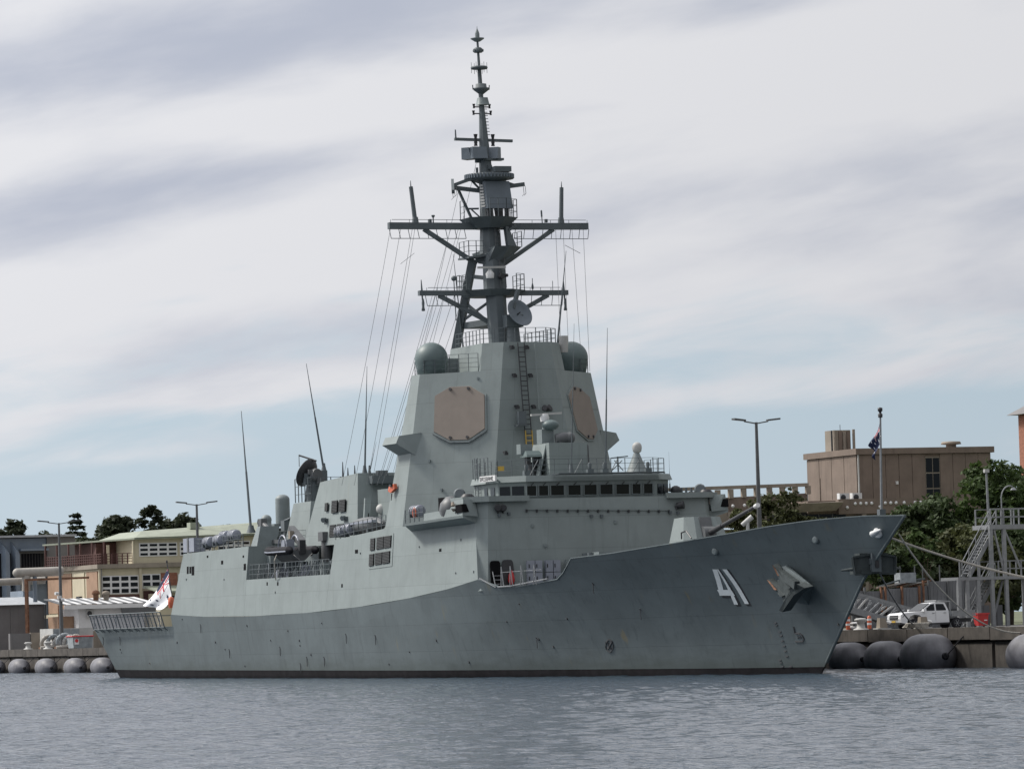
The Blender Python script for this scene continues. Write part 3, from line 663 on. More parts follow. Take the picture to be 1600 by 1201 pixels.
for p in ((98.65, -7.52, 11.70), (98.65, -7.14, 11.69)): m = MB(); m.lathe(p, [(0.24, -0.1), (0.26, 0.12), (0.2, 0.14)], 12, (1, -0.3, 0)); m.tube(V(p) + V((-0.3, 0, -0.1)), V(p) + V((0, 0, -0.35)), 0.06); m.build('floodlight', 'dark', deckhouse)
m = MB(); p = V((98.71, 6.19, 11.62)); m.lathe(p, [(0.2, -0.3), (0.28, 0.2), (0.2, 0.22)], 12, (0.6, 0.8, 0.1)); m.bar(p + V((-0.3, -0.3, -0.2)), p, 0.12, 0.3); m.build('floodlight', 'dark', deckhouse)
for p in ((98.60, -0.56, 10.99), (98.60, 0.20, 10.98), (98.58, -7.41, 11.17), (98.56, -6.69, 11.29), (98.58, 5.40, 11.14), (98.59, 5.98, 11.09)): m = MB(); m.box(p, (0.3, 0.16, 0.2)); m.build('deck_light', 'mast', deckhouse)
# doors, hose and gear in the notch at the foot of the deckhouse
m = MB()
def door(cx, w_, z0, z1, mat, name):
    pts = []
    for k in range(24):
        t = 2 * math.pi * k / 24; ux, uz = math.cos(t), math.sin(t)
        ex = math.copysign(abs(ux) ** 0.35, ux) * w_ / 2; ez = math.copysign(abs(uz) ** 0.35, uz) * (z1 - z0) / 2
        z = (z0 + z1) / 2 + ez; pts.append((99.1 - 0.143 * (z - 6.8) * 0.9 + 0.05, cx + ex, z))
    return plate(name, mat, pts, deckhouse, 0.05)
door(-8.0, 0.78, 6.2, 8.05, 'void', 'doorway'); door(-7.08, 0.84, 6.2, 8.1, 'dark', 'watertight_door')
m = MB(); m.ladder((99.75, -7.95, 6.15), (99.2, -7.95, 7.3), (0, 1, 0), 0.62, 0.3, 0.035); m.build('access_ladder', 'steel', ship)
m = MB(); m.lathe((99.5, -7.0, 6.9), [(0.14, -0.5), (0.24, -0.25), (0.2, 0.1), (0.1, 0.45)], 10); m.build('hose_bundle', 'red', ship)
for cx, n in ((-5.75, 2), (-4.4, 2), (-2.9, 2)):
    for k in range(n):
        for zz in (6.35, 7.2):
            m = MB(); m.span((99.15, cx + k * 0.56, zz), (99.5, cx + k * 0.56 + 0.5, zz + 0.8)); o = m.build('locker', 'raft' if cx < -3.1 else 'gear', deckhouse)
            m = MB(); m.span((99.5, cx + k * 0.56 + 0.05, zz + 0.3), (99.53, cx + k * 0.56 + 0.12, zz + 0.55)); m.build('handle', 'dark', o)
m = MB(); m.tube((99.4, -1.35, 6.6), (99.2, -1.35, 8.4), 0.22, 0.22, 12); m.build('vent_pipe', 'mast', deckhouse)
m = MB(); m.tube((101, 2.0, 7.0), (101, 2.0, 8.45), 0.16, 0.16, 12); m.build('vent_pipe', 'mast', ship)
m = MB(); m.tube((105.0, -3.3, 7.0), (105.0, -3.3, 8.35), 0.22, 0.22, 12); m.build('vent_pipe', 'mast', ship)
m = MB(); m.span((103.6, -2.6, 6.6), (104.8, -1.3, 8.4)); m.build('deck_locker', 'gear', ship)
m = MB()
for X0 in (101.9, 103.6, 105.6, 108):
    m.path([(X0, -8.7, 6.25), (X0 + 0.25, -8.75, 7.6), (X0 + 0.5, -8.7, 6.25)], 0.035, 5)
m.path([(102, -8.75, 7.2), (109, -8.5, 7.25)], 0.02, 4); m.build('guard_rail', 'steel', ship)
m = MB(); m.bar((99.02, -9.18, 6.88), (101.16, -8.79, 6.21), 0.1, 0.06); m.build('edge_bar', 'steel', hull)
m = MB(); pts = [V(q) + V((0, -0.02, 0.06)) for q in ((101.49, -8.73, 6.18), (103.55, -8.54, 6.20), (106.58, -8.32, 6.40), (109.06, -8.08, 6.56))]
for a, b in zip(pts, pts[1:]): m.bar(a, b, 0.14, 0.08)
m.build('deck_edge', 'steel', hull)

# bridge
BX, BH, BD = 97.42, 4.9, 1.5
def bridge_loop(z, g=0.0):
    return [(BX + g, -BH - g * 0.4, z), (BX - BD + g * 0.6, -BH - BD - g, z), (91.2, -BH - BD - g, z), (89, -4, z), (89, 4, z), (91.2, BH + BD + g, z), (BX - BD + g * 0.6, BH + BD + g, z), (BX + g, BH + g * 0.4, z)]
m = MB(); m.prism(bridge_loop(12.2, -0.02), bridge_loop(13.5, 0.05)); bridge = m.build('bridge', 'paint', ship)
m = MB(); m.prism(bridge_loop(13.5, 0.3), bridge_loop(13.92, 0.16)); m.build('bridge_roof', 'paint', bridge)
m = MB(); m.slab([(BX + 0.3, -3.1, 13.92), (BX + 0.95, -2.8, 13.97), (BX + 0.95, 5.1, 13.97), (BX + 0.3, 5.5, 13.92)], (0, 0, 0.06)); m.build('roof_visor', 'mast', bridge)
ZW0, ZW1 = 12.52, 13.2
def front_win(y0, y1):
    f = 0.055; q = [(BX + 0.02, y0, ZW1), (BX + 0.02, y1, ZW1), (BX + 0.0, y1, ZW0), (BX + 0.0, y0, ZW0)]
    o = plate('bridge_window', 'glass', [V(p) + V((0.05, 0, 0)) for p in q], bridge, 0.015)
    m = MB(); m.path([(BX + 0.1, y0 - 0.03, ZW0 - 0.03), (BX + 0.12, y0 - 0.03, ZW1 + 0.03), (BX + 0.12, y1 + 0.03, ZW1 + 0.03), (BX + 0.1, y1 + 0.03, ZW0 - 0.03), (BX + 0.1, y0 - 0.03, ZW0 - 0.03)], 0.035, 5); m.build('window_frame', 'gear', o)
    m = MB(); m.tube((BX + 0.16, (y0 + y1) / 2 + 0.15, ZW1 + 0.2), (BX + 0.14, (y0 + y1) / 2 - 0.12, ZW1 - 0.05), 0.03, 0.03, 5); m.build('wiper', 'dark', o)
for x0, x1 in ((824, 838), (842.5, 856.5), (861, 881), (888, 907), (913, 932), (938, 957), (963, 983), (988.5, 1001), (1006.5, 1020)):
    k = lambda px: -5.03 + (px - 820) / (1023 - 820) * 9.78 - 0.04
    front_win(k(x0), k(x1))
for s in (-1, 1):                               # windows of the cut corners and sides
    a = V((BX + 0.03, s * BH, 0)); b = V((BX - BD + 0.03, s * (BH + BD + 0.02), 0)); n = V((0.7, 0.7 * s, 0)) * 0.05
    for u0, u1 in ((0.08, 0.5), (0.58, 0.94)):
        p0, p1 = a.lerp(b, u0) + n, a.lerp(b, u1) + n
        o = plate('bridge_window', 'glass', [(p0.x, p0.y, ZW1), (p1.x, p1.y, ZW1), (p1.x, p1.y, ZW0), (p0.x, p0.y, ZW0)], bridge, 0.015)
    for X0, X1 in ((95.3, 94.5), (93.9, 93.3)):
        o = plate('bridge_window' if X0 > 94 else 'bridge_door', 'glass', [(X0, s * 6.44, ZW1), (X1, s * 6.44, ZW1), (X1, s * 6.42, ZW0), (X0, s * 6.42, ZW0)], bridge, 0.03)
m = MB(); m.span((94.0, -7.05, 13.62), (97.0, -6.92, 14.02)); nb = m.build('name_board', 'white', bridge)
m = MB(); m.bar((94.3, -6.95, 13.8), (94.3, -6.3, 13.5), 0.1, 0.1); m.bar((96.6, -6.95, 13.8), (96.2, -6.3, 13.5), 0.1, 0.1); m.build('bracket', 'gear', nb)
FONT5 = {'B': '11110 10001 11110 10001 11110', 'R': '11110 10001 11110 10010 10001', 'I': '111 010 010 010 111', 'S': '01111 10000 01110 00001 11110', 'A': '01110 10001 11111 10001 10001', 'N': '10001 11001 10101 10011 10001', 'E': '11111 10000 11110 10000 11111'}
m = MB(); cx = 94.12; s_ = 0.055
for chh in 'BRISBANE':
    rows = FONT5[chh].split()
    for r, row in enumerate(rows):
        for c_, bit in enumerate(row):
            if bit == '1': m.span((cx + c_ * s_, -7.065, 13.95 - (r + 1) * s_), (cx + (c_ + 1) * s_ * 0.99, -7.052, 13.95 - r * s_))
    cx += (len(rows[0]) + 1.2) * s_
stuff(m.build('lettering', 'dark', nb))

# sponson along the starboard side of the tower (and its twin to port)
for s in (-1, 1):
    k = lambda p: (p[0], p[1] * (-s), p[2])
    m = MB()
    lo = [(84.25, -8.72, 10.52), (97.75, -8.72, 10.66), (98.25, -9.95, 11.08), (86.4, -9.95, 10.86)]
    hi = [(84.6, -8.3, 11.0), (97.7, -8.3, 11.2), (98.25, -10.0, 11.26), (86.4, -10.0, 11.04)]
    m.prism([k(p) for p in lo], [k(p) for p in hi]); sp = m.build('sponson', 'paint', ship)
    m = MB()
    m.slab([k(p) for p in ((90.4, -10.0, 11.1), (98.25, -10.0, 11.24), (98.1, -9.85, 12.36), (96.3, -9.85, 12.3), (95.6, -9.93, 11.75), (90.4, -9.95, 11.62))], (0, s * -0.08 * 1, 0))
    m.slab([k(p) for p in ((98.25, -10.0, 11.24), (98.1, -8.8, 11.15), (97.6, -8.8, 12.36), (98.1, -9.85, 12.36))], (-0.08, 0, 0)); m.build('bulwark', 'paint', sp)
    plate('fairlead_port', 'void', [k(p) for p in ((97.2, -10.03, 12.0), (98.2, -10.0, 12.02), (98.28, -10.0, 11.46), (97.05, -10.04, 11.42))], sp, 0.03)
    plate('fairlead_port', 'void', [k(p) for p in ((98.22, -10.0, 12.02), (98.0, -9.45, 12.02), (98.1, -9.4, 11.46), (98.3, -10.0, 11.46))], sp, 0.03)
    m = MB(); m.rail([k(p) for p in ((90.3, -9.95, 11.12), (86.5, -9.95, 11.05))], 0.95, 0.9, 3, 0.03); m.build('guard_rail', 'mast', sp)
    m = MB(); m.lathe(k((94.3, -9.25, 11.2)), [(0.75, 0), (0.95, 0.5), (0.85, 1.0), (0.45, 1.45), (0.1, 1.5)], 9); m.slab([k(p) for p in ((91.5, -9.5, 11.2), (93.6, -9.6, 11.2), (93.9, -9.5, 12.3), (93.0, -9.4, 12.2))], (0, 0.5 * s * -1, 0)); m.build('covered_gun', 'lampgrey', sp)
    m = MB(); m.box(k((90.9, -8.55, 12.1)), (1.3, 0.5, 1.2)); m.build('open_hatch', 'void', sp)
    m = MB(); m.tube(k((95.5, -9.0, 11.9)), k((95.5, -9.0, 12.5)), 0.18, 0.18); m.lathe(k((95.4, -9.1, 12.75)), [(0.25, -0.35), (0.42, -0.15), (0.42, 0.2), (0.3, 0.35)], 12, (0.9, -0.4, 0.3)); m.build('sight_director', 'mast', sp)
    m = MB(); m.lathe(k((96.7, -9.0, 12.35)), [(0.55, -0.3), (0.55, 0.15), (0.3, 0.4)], 12); m.build('winch', 'dark', sp)
m = MB(); m.tube((96.55, -10.06, 12.2), (96.65, -10.07, 11.95), 0.1, 0.16, 8); m.tube((96.7, -10.06, 11.75), (96.7, -10.07, 11.55), 0.2, 0.05, 8); m.build('ship_crest', 'slab', ship)
m = MB(); m.span((87.3, -9.6, 11.4), (87.6, -9.4, 11.75)); m.lathe((88.0, -9.8, 11.75), [(0.3, -0.05), (0.38, 0), (0.3, 0.06), (0.2, 0.0)], 14, (0, -1, 0)); m.build('lifebuoy', 'orange', ship)
# tower: eight-sided, array faces at 45 degrees
def tower_loop(z):
    f = lambda z0, a, z1, b: a + (b - a) * (z - z0) / (z1 - z0)
    xf, hw, h45 = f(10.9, 87.15, 21.95, 86.05), f(10.9, 3.62, 21.95, 2.07), f(10.9, 8.62, 21.95, 6.7)
    d = h45 - hw; xa2 = f(10.9, 78.35, 21.95, 79.7); xa = f(10.9, 73.8, 21.95, 75.6)
    h = [(xf, hw), (xf - d, h45), (xa2, h45), (xa, f(10.9, 4.6, 21.95, 3.0))]
    return [(x, -y, z) for x, y in h] + [(x, y, z) for x, y in reversed(h)]
m = MB(); m.prism(tower_loop(10.5), tower_loop(21.95)); tower = m.build('radar_tower', 'paint', ship)
for s in (-1, 1):                               # jamming-antenna sponsons
    lo = [(79.2, s * 7.3, 15.9), (82.2, s * 7.2, 15.9), (82.2, s * 7.0, 17.7), (79.0, s * 7.0, 17.7)]
    hi = [(78.6, s * 8.75, 16.95), (81.6, s * 8.75, 16.95), (81.6, s * 8.5, 17.5), (78.6, s * 8.5, 17.5)]
    m = MB(); m.prism(lo, hi); m.build('side_sponson', 'paint', tower)
ARR = [(83.28, -5.06, 20.90), (84.41, -3.93, 20.90), (85.36, -3.16, 20.19), (85.78, -3.37, 17.73), (84.98, -4.36, 16.97), (83.92, -5.42, 17.00), (82.90, -6.26, 17.68), (82.53, -5.96, 20.30)]
ARL = [(84.36, 4.01, 20.81), (83.59, 4.79, 20.73), (82.57, 5.98, 20.10), (82.66, 6.51, 17.66), (83.49, 5.85, 16.95), (84.24, 5.11, 16.93), (85.33, 3.86, 17.56), (85.32, 3.23, 20.09)]
for arr, s in ((ARR, -1), (ARL, 1)):
    n = V((0.69, 0.69 * s, 0.176)).normalized(); c = sum((V(p) for p in arr), V()) / 8
    m = MB(); big = [c + (V(p) - c) * 1.06 for p in arr]; m.prism([p - n * 0.02 for p in big], [p + n * 0.07 for p in big]); fr = m.build('array_frame', 'paint', tower)
    m = MB(); m.prism([V(p) + n * 0.06 for p in arr], [c + (V(p) - c) * 0.985 + n * 0.13 for p in arr]); m.build('radar_array', 'array', tower)
    m = MB()
    for i in (0, 1, 4, 5):
        p = c + (V(arr[i]) - c) * 0.9 + n * 0.14; m.tube(p, p + n * 0.08, 0.11, 0.11, 8)
    m.build('array_bolt', 'dark', tower)
    if s < 0:
        m = MB(); m.tube((82.95, -6.39, 17.54), (84.03, -5.48, 16.85), 0.045, 0.045, 6); m.tube((84.03, -5.48, 16.85), (85.15, -4.37, 16.83), 0.045, 0.045, 6); m.tube((85.15, -4.37, 16.83), (85.95, -3.37, 17.58), 0.045, 0.045, 6); m.build('drip_rail', 'mast', tower)
# upper column of the tower, carrying the mast
def col_loop(z):
    t = (z - 16.4) / (24.0 - 16.4); xf = 86.64 + t * (85.8 - 86.64); hw = 2.87 + t * (1.78 - 2.87)
    return [(xf, -hw, z), (xf - 1.2, -hw - 1.2, z), (78.0, -hw - 1.2, z), (76.5, -1.5, z), (76.5, 1.5, z), (78, hw + 1.2, z), (xf - 1.2, hw + 1.2, z), (xf, hw, z)]
m = MB(); m.prism(col_loop(21.9), col_loop(23.98)); column = m.build('tower_head', 'paint', tower)
m = MB(); m.ladder((86.05, -0.54, 23.92), (87.00, -0.51, 16.25), (0, 1, 0), 0.5, 0.34, 0.04); m.build('ladder', 'dark', tower)
m = MB(); m.ladder((86.90, -0.48, 17.54), (87.05, -0.49, 16.06), (0, 1, 0), 0.5, 0.34, 0.045); m.build('ladder_guard', 'yellow', tower)
for q in ((86.00, -1.27, 23.65), (86.00, -0.13, 23.65), (86.30, -1.26, 21.60), (86.30, -0.02, 21.59), (86.60, -1.25, 19.32), (86.60, 0.04, 19.31), (87.20, -2.47, 15.99), (83.50, 4.06, 21.02)):
    m = MB(); m.box(q, (0.5, 0.16, 0.14)); m.box(V(q) + V((0.2, 0, -0.12)), (0.22, 0.26, 0.2)); m.build('bracket_light', 'dark', tower)
m = MB(); p = V((86.90, -1.05, 18.33)); m.box(p + V((0.1, 0, -0.45)), (0.7, 0.9, 0.08)); m.box(p + V((0.15, 0, 0.1)), (0.35, 0.6, 0.95)); m.build('signal_lamp_box', 'mast', tower)
m = MB(); p = V((86.80, 1.19, 19.10)); m.lathe(p, [(0.1, -0.3), (0.28, 0.1), (0.2, 0.14)], 10, (0.8, 0.5, 0.4)); m.lathe(p + V((0.1, -0.35, 0)), [(0.1, -0.3), (0.24, 0.1), (0.18, 0.14)], 10, (0.8, -0.5, 0.2)); m.bar(p + V((-0.4, 0, -0.1)), p, 0.1, 0.1); m.build('searchlight', 'dark', tower)
plate('conduit', 'paint', ((86.10, 0.46, 23.87), (86.10, 0.53, 23.87), (86.75, 0.47, 19.02), (86.75, 0.37, 19.02)), tower, 0.05)
m = MB()
m.slab([(79.2, -8.3, 14.0), (80.0, -8.2, 14.1), (80.1, -8.2, 13.75), (79.6, -8.35, 13.45), (79.2, -8.4, 13.6)], (0, -0.22, 0)); m.build('emergency_marker', 'orange', tower)
m = MB(); m.tube((79.7, -8.5, 13.4), (79.8, -8.6, 12.9), 0.05, 0.03, 5); m.box((79.6, -8.5, 14.0), (0.4, 0.2, 0.15)); m.build('marker_lanyard', 'dark', tower)
# domes on the tower shoulders
for s in (-1, 1):
    m = MB(); c = V((80.7, s * 5.5, 23.1))
    m.lathe(c, [(0.85, -1.3), (1.02, -1.2), (1.14, -0.6)] + [(1.22 * math.cos(t), 1.22 * math.sin(t)) for t in np.linspace(-0.22, math.pi / 2, 12)], 32); m.build('radome', 'radome', tower)
    m = MB(); m.rail([(82.3, s * 5.0, 21.95), (81.6, s * 6.4, 21.95), (79.9, s * 6.5, 21.95)], 1.0, 0.8, 3, 0.025); m.build('guard_rail', 'mast', tower)
m = MB(); m.span((78.6, -4.4, 21.95), (79.8, -3.0, 23.2)); m.build('equipment_box', 'gear', tower)
m = MB(); m.rail([(84.5, -3.3, 21.97), (82.8, -4.9, 21.97), (82.0, -4.9, 21.97)], 1.3, 0.7, 4, 0.022); m.build('guard_rail', 'mast', tower)
m = MB(); m.rail([(x, y, 23.98) for x, y in ((78.4, -2.7), (84.4, -2.8), (85.6, -1.6), (85.6, 1.6), (84.4, 2.8), (78.4, 2.7))], 1.05, 0.8, 3, 0.028); m.build('guard_rail', 'mast', tower)
for s, q in ((1, (84.2, 3.5, 23.3)),): m = MB(); m.lathe(q, [(0.3, 0), (0.34, 0.5), (0.34, 1.2)], 14); m.build('white_canister', 'offwhite', tower)
m = MB(); p = V((83.7, 3.3, 23.6)); m.box(p, (0.4, 0.5, 0.5)); m.lathe(p, [(0.1, 0), (0.3, 0.4), (0.2, 0.5)], 8, (0.7, -0.3, 0.6)); m.build('signal_lamp', 'dark', tower)

# bridge roof fittings
m = MB(); m.rail([V(p) for p in ((92, -6.3, 13.95), (95.6, -6.3, 13.95), (97.2, -4.8, 13.95), (97.2, 4.8, 13.95), (95.6, 6.3, 13.95), (92, 6.3, 13.95))], 1.1, 1.1, 3, 0.024)
for y in (-4.5, -1.2, 1.5, 3.2): m.tube((97.2, y, 13.95), (97.0, y + 0.7, 15.0), 0.03, 0.03, 5)
m.build('guard_rail', 'mast', bridge)
m = MB(); m.span((94.2, -5.8, 14.4), (94.3, -5.3, 14.75)); m.build('warning_plate', 'yellow', bridge)
m = MB(); m.span((90.4, -1.55, 13.9), (93.5, 1.35, 16.35)); m.slab([(90.4, -2.2, 13.9), (92.9, -2.2, 13.9), (92.9, -1.55, 16.3), (90.4, -1.55, 16.3)], (0, 0.1, 0)); house = m.build('director_house', 'paint', bridge)
m = MB(); c = V((92.00, -2.30, 15.05))
m.box(c + V((0, 0, 0.42)), (1.3, 1.25, 0.12)); m.slab([c + V(p) for p in ((0.75, -0.65, 0.36), (0.75, 0.65, 0.36), (0.2, 0.5, 0.8), (0.2, -0.5, 0.8))], (-0.9, 0, 0)); m.build('sensor_cowl', 'radome', bridge)
m = MB(); m.box(c + V((0.1, -0.35, 0.1)), (0.5, 0.3, 0.5)); m.box(c + V((0.1, 0.25, 0.05)), (0.5, 0.35, 0.6)); m.tube(c + V((0, 0, -1.0)), c + V((0, 0, 0)), 0.35, 0.3, 12); m.build('sensor_head', 'dark', bridge)
m = MB(); m.rail([c + V(p) for p in ((0.9, -0.9, -1.0), (0.9, 0.9, -1.0), (-0.4, 0.9, -1.0))], 1.1, 0.7, 3, 0.022); m.build('guard_rail', 'mast', bridge)
m = MB(); m.box(c + V((-0.6, -0.3, 0.95)), (0.8, 0.9, 0.7)); m.build('sensor_mount', 'gear', bridge)
m = MB(); m.tube(V((91.50, -1.21, 14.14)), V((91.50, -1.09, 16.41)), 0.42, 0.42, 14); m.box(V((91.50, -1.03, 16.87)), (1.0, 0.9, 1.0)); m.tube(V((91.50, -1.00, 16.05)), V((91.50, -0.98, 18.09)), 0.28, 0.22, 12); pdst = m.build('director_pedestal', 'gear', bridge)
m = MB(); c = V((92.00, -0.81, 17.66)); m.ball(c, 0.62, 18, 12, (0.95, 1.0, 0.62)); m.build('director_dome', 'radome', pdst)
m = MB(); m.lathe(V((91.60, -1.07, 18.18)) - V((0, 0, 0.25)), [(0.3, 0), (0.33, 0.3), (0.24, 0.55)], 16); m.build('radar_gearbox', 'white', pdst)
m = MB(); m.bar(V((91.60, -2.11, 18.40)), V((91.60, 0.21, 18.53)), 0.22, 0.14); m.build('navigation_radar', 'offwhite', pdst)
m = MB(); c = V((92.50, -0.06, 16.71)); m.lathe(c, [(0.35, -0.55), (0.42, 0), (0.35, 0.55)], 14, (0.2, 1, 0.1)); m.box(c + V((0, 0, -0.2)), (0.5, 0.8, 0.45)); m.ball(c + V((0.1, 0.45, 0)), 0.42, 12, 8); m.build('covered_director', 'lampgrey', house)
m = MB(); m.slab([V(p) for p in ((92.80, 1.22, 16.27), (92.80, 1.47, 16.41), (92.80, 1.73, 16.13), (92.80, 1.77, 15.04), (92.80, 1.65, 14.22), (92.80, 1.37, 14.77))], (-0.7, 0.1, 0)); m.build('canvas_cover', 'lampgrey', house)
def whip(p0, p1, r0, parent, base=0.14):
    m = MB(); a, b = V(p0), V(p1); m.tube(a, a.lerp(b, 0.5), r0, r0 * 0.75, 6); m.tube(a.lerp(b, 0.5), b, r0 * 0.6, r0 * 0.2, 5); m.lathe(a, [(base * 1.6, 0), (base, 0.35), (base * 0.8, 0.6)], 10); return m.build('whip_antenna', 'mast', parent)
whip((95.00, -0.53, 14.17), (95.00, 0.04, 24.67), 0.055, bridge); whip((95.00, 2.07, 14.17), (95.00, 2.56, 24.34), 0.075, bridge)
whip((95.00, 6.97, 12.68), (95.00, 6.97, 15.54), 0.02, bridge, 0.05)
m = MB(); c = V((93.00, 5.32, 14.20)); top = V((93.00, 5.37, 15.57))
m.lathe(c, [(0.78, 0), (0.72, 0.1), (0.3, 1.1), (0.2, top.z - c.z)], 14); pd = m.build('antenna_pedestal', 'gear', bridge)
m = MB(); m.lathe(top, [(0.2, 0), (0.3, 0.08), (0.34, 0.3)] + [(0.34 * math.cos(t), 0.42 + 0.34 * math.sin(t)) for t in np.linspace(0, math.pi / 2, 7)], 16); m.build('small_radome', 'offwhite', pd)
m = MB(); m.bar((94.00, 2.95, 15.17), (94.00, 4.23, 15.29), 0.08, 0.08); m.tube((94.00, 3.46, 14.19), (94.00, 3.45, 15.28), 0.06, 0.06); m.tube((94.00, 2.97, 14.29), (94.00, 3.78, 15.00), 0.035, 0.035); m.tube((94.00, 3.85, 14.27), (94.00, 3.19, 15.01), 0.035, 0.035); m.build('direction_finder', 'mast', bridge)
for q in ((96, 4.9), (95, -3.9), (95.5, 1.8), (96.2, 0.4)):
    m = MB(); m.box((q[0], q[1], 14.15), (0.4, 0.45, 0.4)); m.lathe((q[0], q[1], 14.3), [(0.1, 0), (0.16, 0.35), (0.08, 0.5)], 8); m.build('pelorus', 'mast', bridge)
m = MB(); m.lathe(V((97.00, 6.56, 12.75)) - V((0, 0, 0.2)), [(0.25, -0.1), (0.42, 0.1), (0.3, 0.4), (0.1, 0.5)], 10); m.build('wing_winch', 'dark', ship)
for x in (1068, 1075, 1083):
    m = MB(); p = V((97, 7.0 + (x - 1068) * 0.05, 12.5)); m.tube(p, p + V((0, 0, 0.4)), 0.1, 0.08); m.build('wing_repeater', 'mast', ship)
# awning rails by the name board
m = MB(); m.ladder((92.2, -6.6, 12.3), (92.2, -6.6, 15.4), (1, 0, 0), 0.5, 0.4, 0.03); m.rail([(91.0, -6.4, 13.95), (94, -6.4, 13.95)], 1.4, 0.8, 3, 0.025); m.build('access_ladder', 'mast', bridge)

# ------------------------------------------------------------------ gun on the foredeck
gx0 = 116.4
m = MB()
lo = [(gx0 + 2.1, -1.0, 7.1), (gx0 + 1.2, -1.9, 7.1), (gx0 - 1.9, -1.9, 7.1), (gx0 - 2.4, -1.2, 7.1), (gx0 - 2.4, 1.2, 7.1), (gx0 - 1.9, 1.9, 7.1), (gx0 + 1.2, 1.9, 7.1), (gx0 + 2.1, 1.0, 7.1)]
hi = [(gx0 + 0.6, -0.75, 10.35), (gx0 + 0.2, -1.3, 10.35), (gx0 - 1.4, -1.3, 10.3), (gx0 - 1.8, -0.9, 10.3), (gx0 - 1.8, 0.9, 10.3), (gx0 - 1.4, 1.3, 10.3), (gx0 + 0.2, 1.3, 10.35), (gx0 + 0.6, 0.75, 10.35)]
m.prism(lo, hi); gun = m.build('gun_mount', 'paint', ship)
m = MB(); m.slab([(gx0 + 1.75, -0.42, 7.3), (gx0 + 1.75, 0.42, 7.3), (gx0 + 0.5, 0.42, 10.25), (gx0 + 0.5, -0.42, 10.25)], (0.2, 0, 0.08)); m.lathe((gx0 + 1.1, -0.4, 9.15), [(0.55, 0), (0.55, 0.8)], 14, (0, 1, 0)); m.build('gun_cradle', 'lampgrey', gun)
b0, b1 = V((gx0 + 1.2, 0.0, 9.2)), V((gx0 + 8.8, 0.1, 10.75))
m = MB(); m.tube(b0, b0.lerp(b1, 0.3), 0.2, 0.17, 14); m.tube(b0.lerp(b1, 0.3), b1, 0.14, 0.11, 14); barrel = m.build('gun_barrel', 'dark', gun)
m = MB(); m.tube(b0.lerp(b1, 0.985), b0.lerp(b1, 1.04), 0.15, 0.15, 14); m.build('muzzle_cover', 'white', barrel)
m = MB(); p = V((126.25, -1.00, 9.81)); m.lathe(p, [(0.15, -0.45), (0.18, 0.4)], 12, (0.4, 0.8, 0.7)); m.tube(p + V((0, 0, -1.2)), p, 0.12); m.build('covered_winch', 'offwhite', ship)
m = MB(); p = V((127.12, -6.00, 8.71)); m.path([p, p + V((0, 0, 0.4)), p + V((1.0, -0.1, 0.5)), p + V((1.8, -0.1, 0.0))], 0.05, 6); m.build('boom_fitting', 'dark', ship)

# ------------------------------------------------------------------ jack staff
js0, js1 = V((143.98, 0.00, 9.42)), V((144.28, 0.00, 15.46))
m = MB(); m.tube(js0, js1, 0.085, 0.06, 10); staff = m.build('jack_staff', 'steel', ship)
m = MB(); p = js1; m.lathe(p, [(0.13, 0), (0.15, 0.2), (0.08, 0.25), (0.08, 0.35), (0.15, 0.4), (0.15, 0.58), (0.03, 0.62)], 12); m.build('anchor_light', 'dark', staff)
m = MB(); m.box(js0 + V((0, 0, 0.25)), (0.4, 0.4, 0.5)); m.build('staff_step', 'mast', staff)

# small fittings over the plating
SIDE_FIT = [(86.31, -8.90, 9.36), (94.84, -8.90, 9.63), (73.51, -8.89, 9.23), (53.84, -9.12, 6.69), (40.03, -8.89, 7.96), (29.33, -8.77, 8.17), (94.26, -9.14, 7.33), (97.86, -9.15, 7.34)]
for i, p in enumerate(SIDE_FIT): m = MB(); m.box(p, (0.1, 0.06, 0.12 + 0.05 * (i % 2))); m.build('junction_box', 'mast', mid if p[0] > 67 else ship)
for p in ((83.01, -6.72, 15.60), (84.79, -3.45, 21.43), (84.04, -6.23, 13.47)): m = MB(); m.box(p, (0.14, 0.14, 0.18), 0.785); m.build('junction_box', 'gear', tower)
for p in ((98.59, 1.25, 10.55), (98.61, -4.98, 10.41), (98.81, -4.16, 9.02)): m = MB(); m.box(p, (0.1, 0.2, 0.2)); m.build('junction_box', 'gear', deckhouse)

# ------------------------------------------------------------------ mast
def ax(z): return 79.4 + (28.05 - z) * 0.094
def zy(y): return 28.05 + (457 - y) * 0.0479           # heights taken up the mast
def seg(name, z0, w0, d0, z1, w1, d1, parent, mat='mast', dx=0.0, dy=0.0, ch=0.28):
    def lp(z, w_, d_):
        x, c = ax(z) + dx, min(w_, d_) * ch
        return [(x + d_ / 2, dy - w_ / 2 + c, z), (x + d_ / 2 - c, dy - w_ / 2, z), (x - d_ / 2 + c, dy - w_ / 2, z), (x - d_ / 2, dy - w_ / 2 + c, z), (x - d_ / 2, dy + w_ / 2 - c, z), (x - d_ / 2 + c, dy + w_ / 2, z), (x + d_ / 2 - c, dy + w_ / 2, z), (x + d_ / 2, dy + w_ / 2 - c, z)]
    m = MB(); m.prism(lp(z0, w0, d0), lp(z1, w1, d1)); return m.build(name, mat, parent)
mast = seg('mast', 23.9, 1.35, 1.45, 28.0, 1.35, 1.45, ship, dx=0.45, ch=0.3)
seg('mast_house', 28.02, 1.55, 1.6, 30.9, 1.35, 1.5, mast, dx=0.35)
seg('mast_trunk', 30.92, 1.55, 1.5, 33.1, 1.2, 1.3, mast)
seg('mast_trunk', 33.12, 0.95, 1.0, 36.6, 0.75, 0.8, mast, dx=-0.35)
seg('mast_trunk', 36.62, 0.9, 0.9, 38.1, 0.8, 0.8, mast)
seg('topmast', 38.12, 0.78, 0.72, 42.0, 0.36, 0.36, mast)
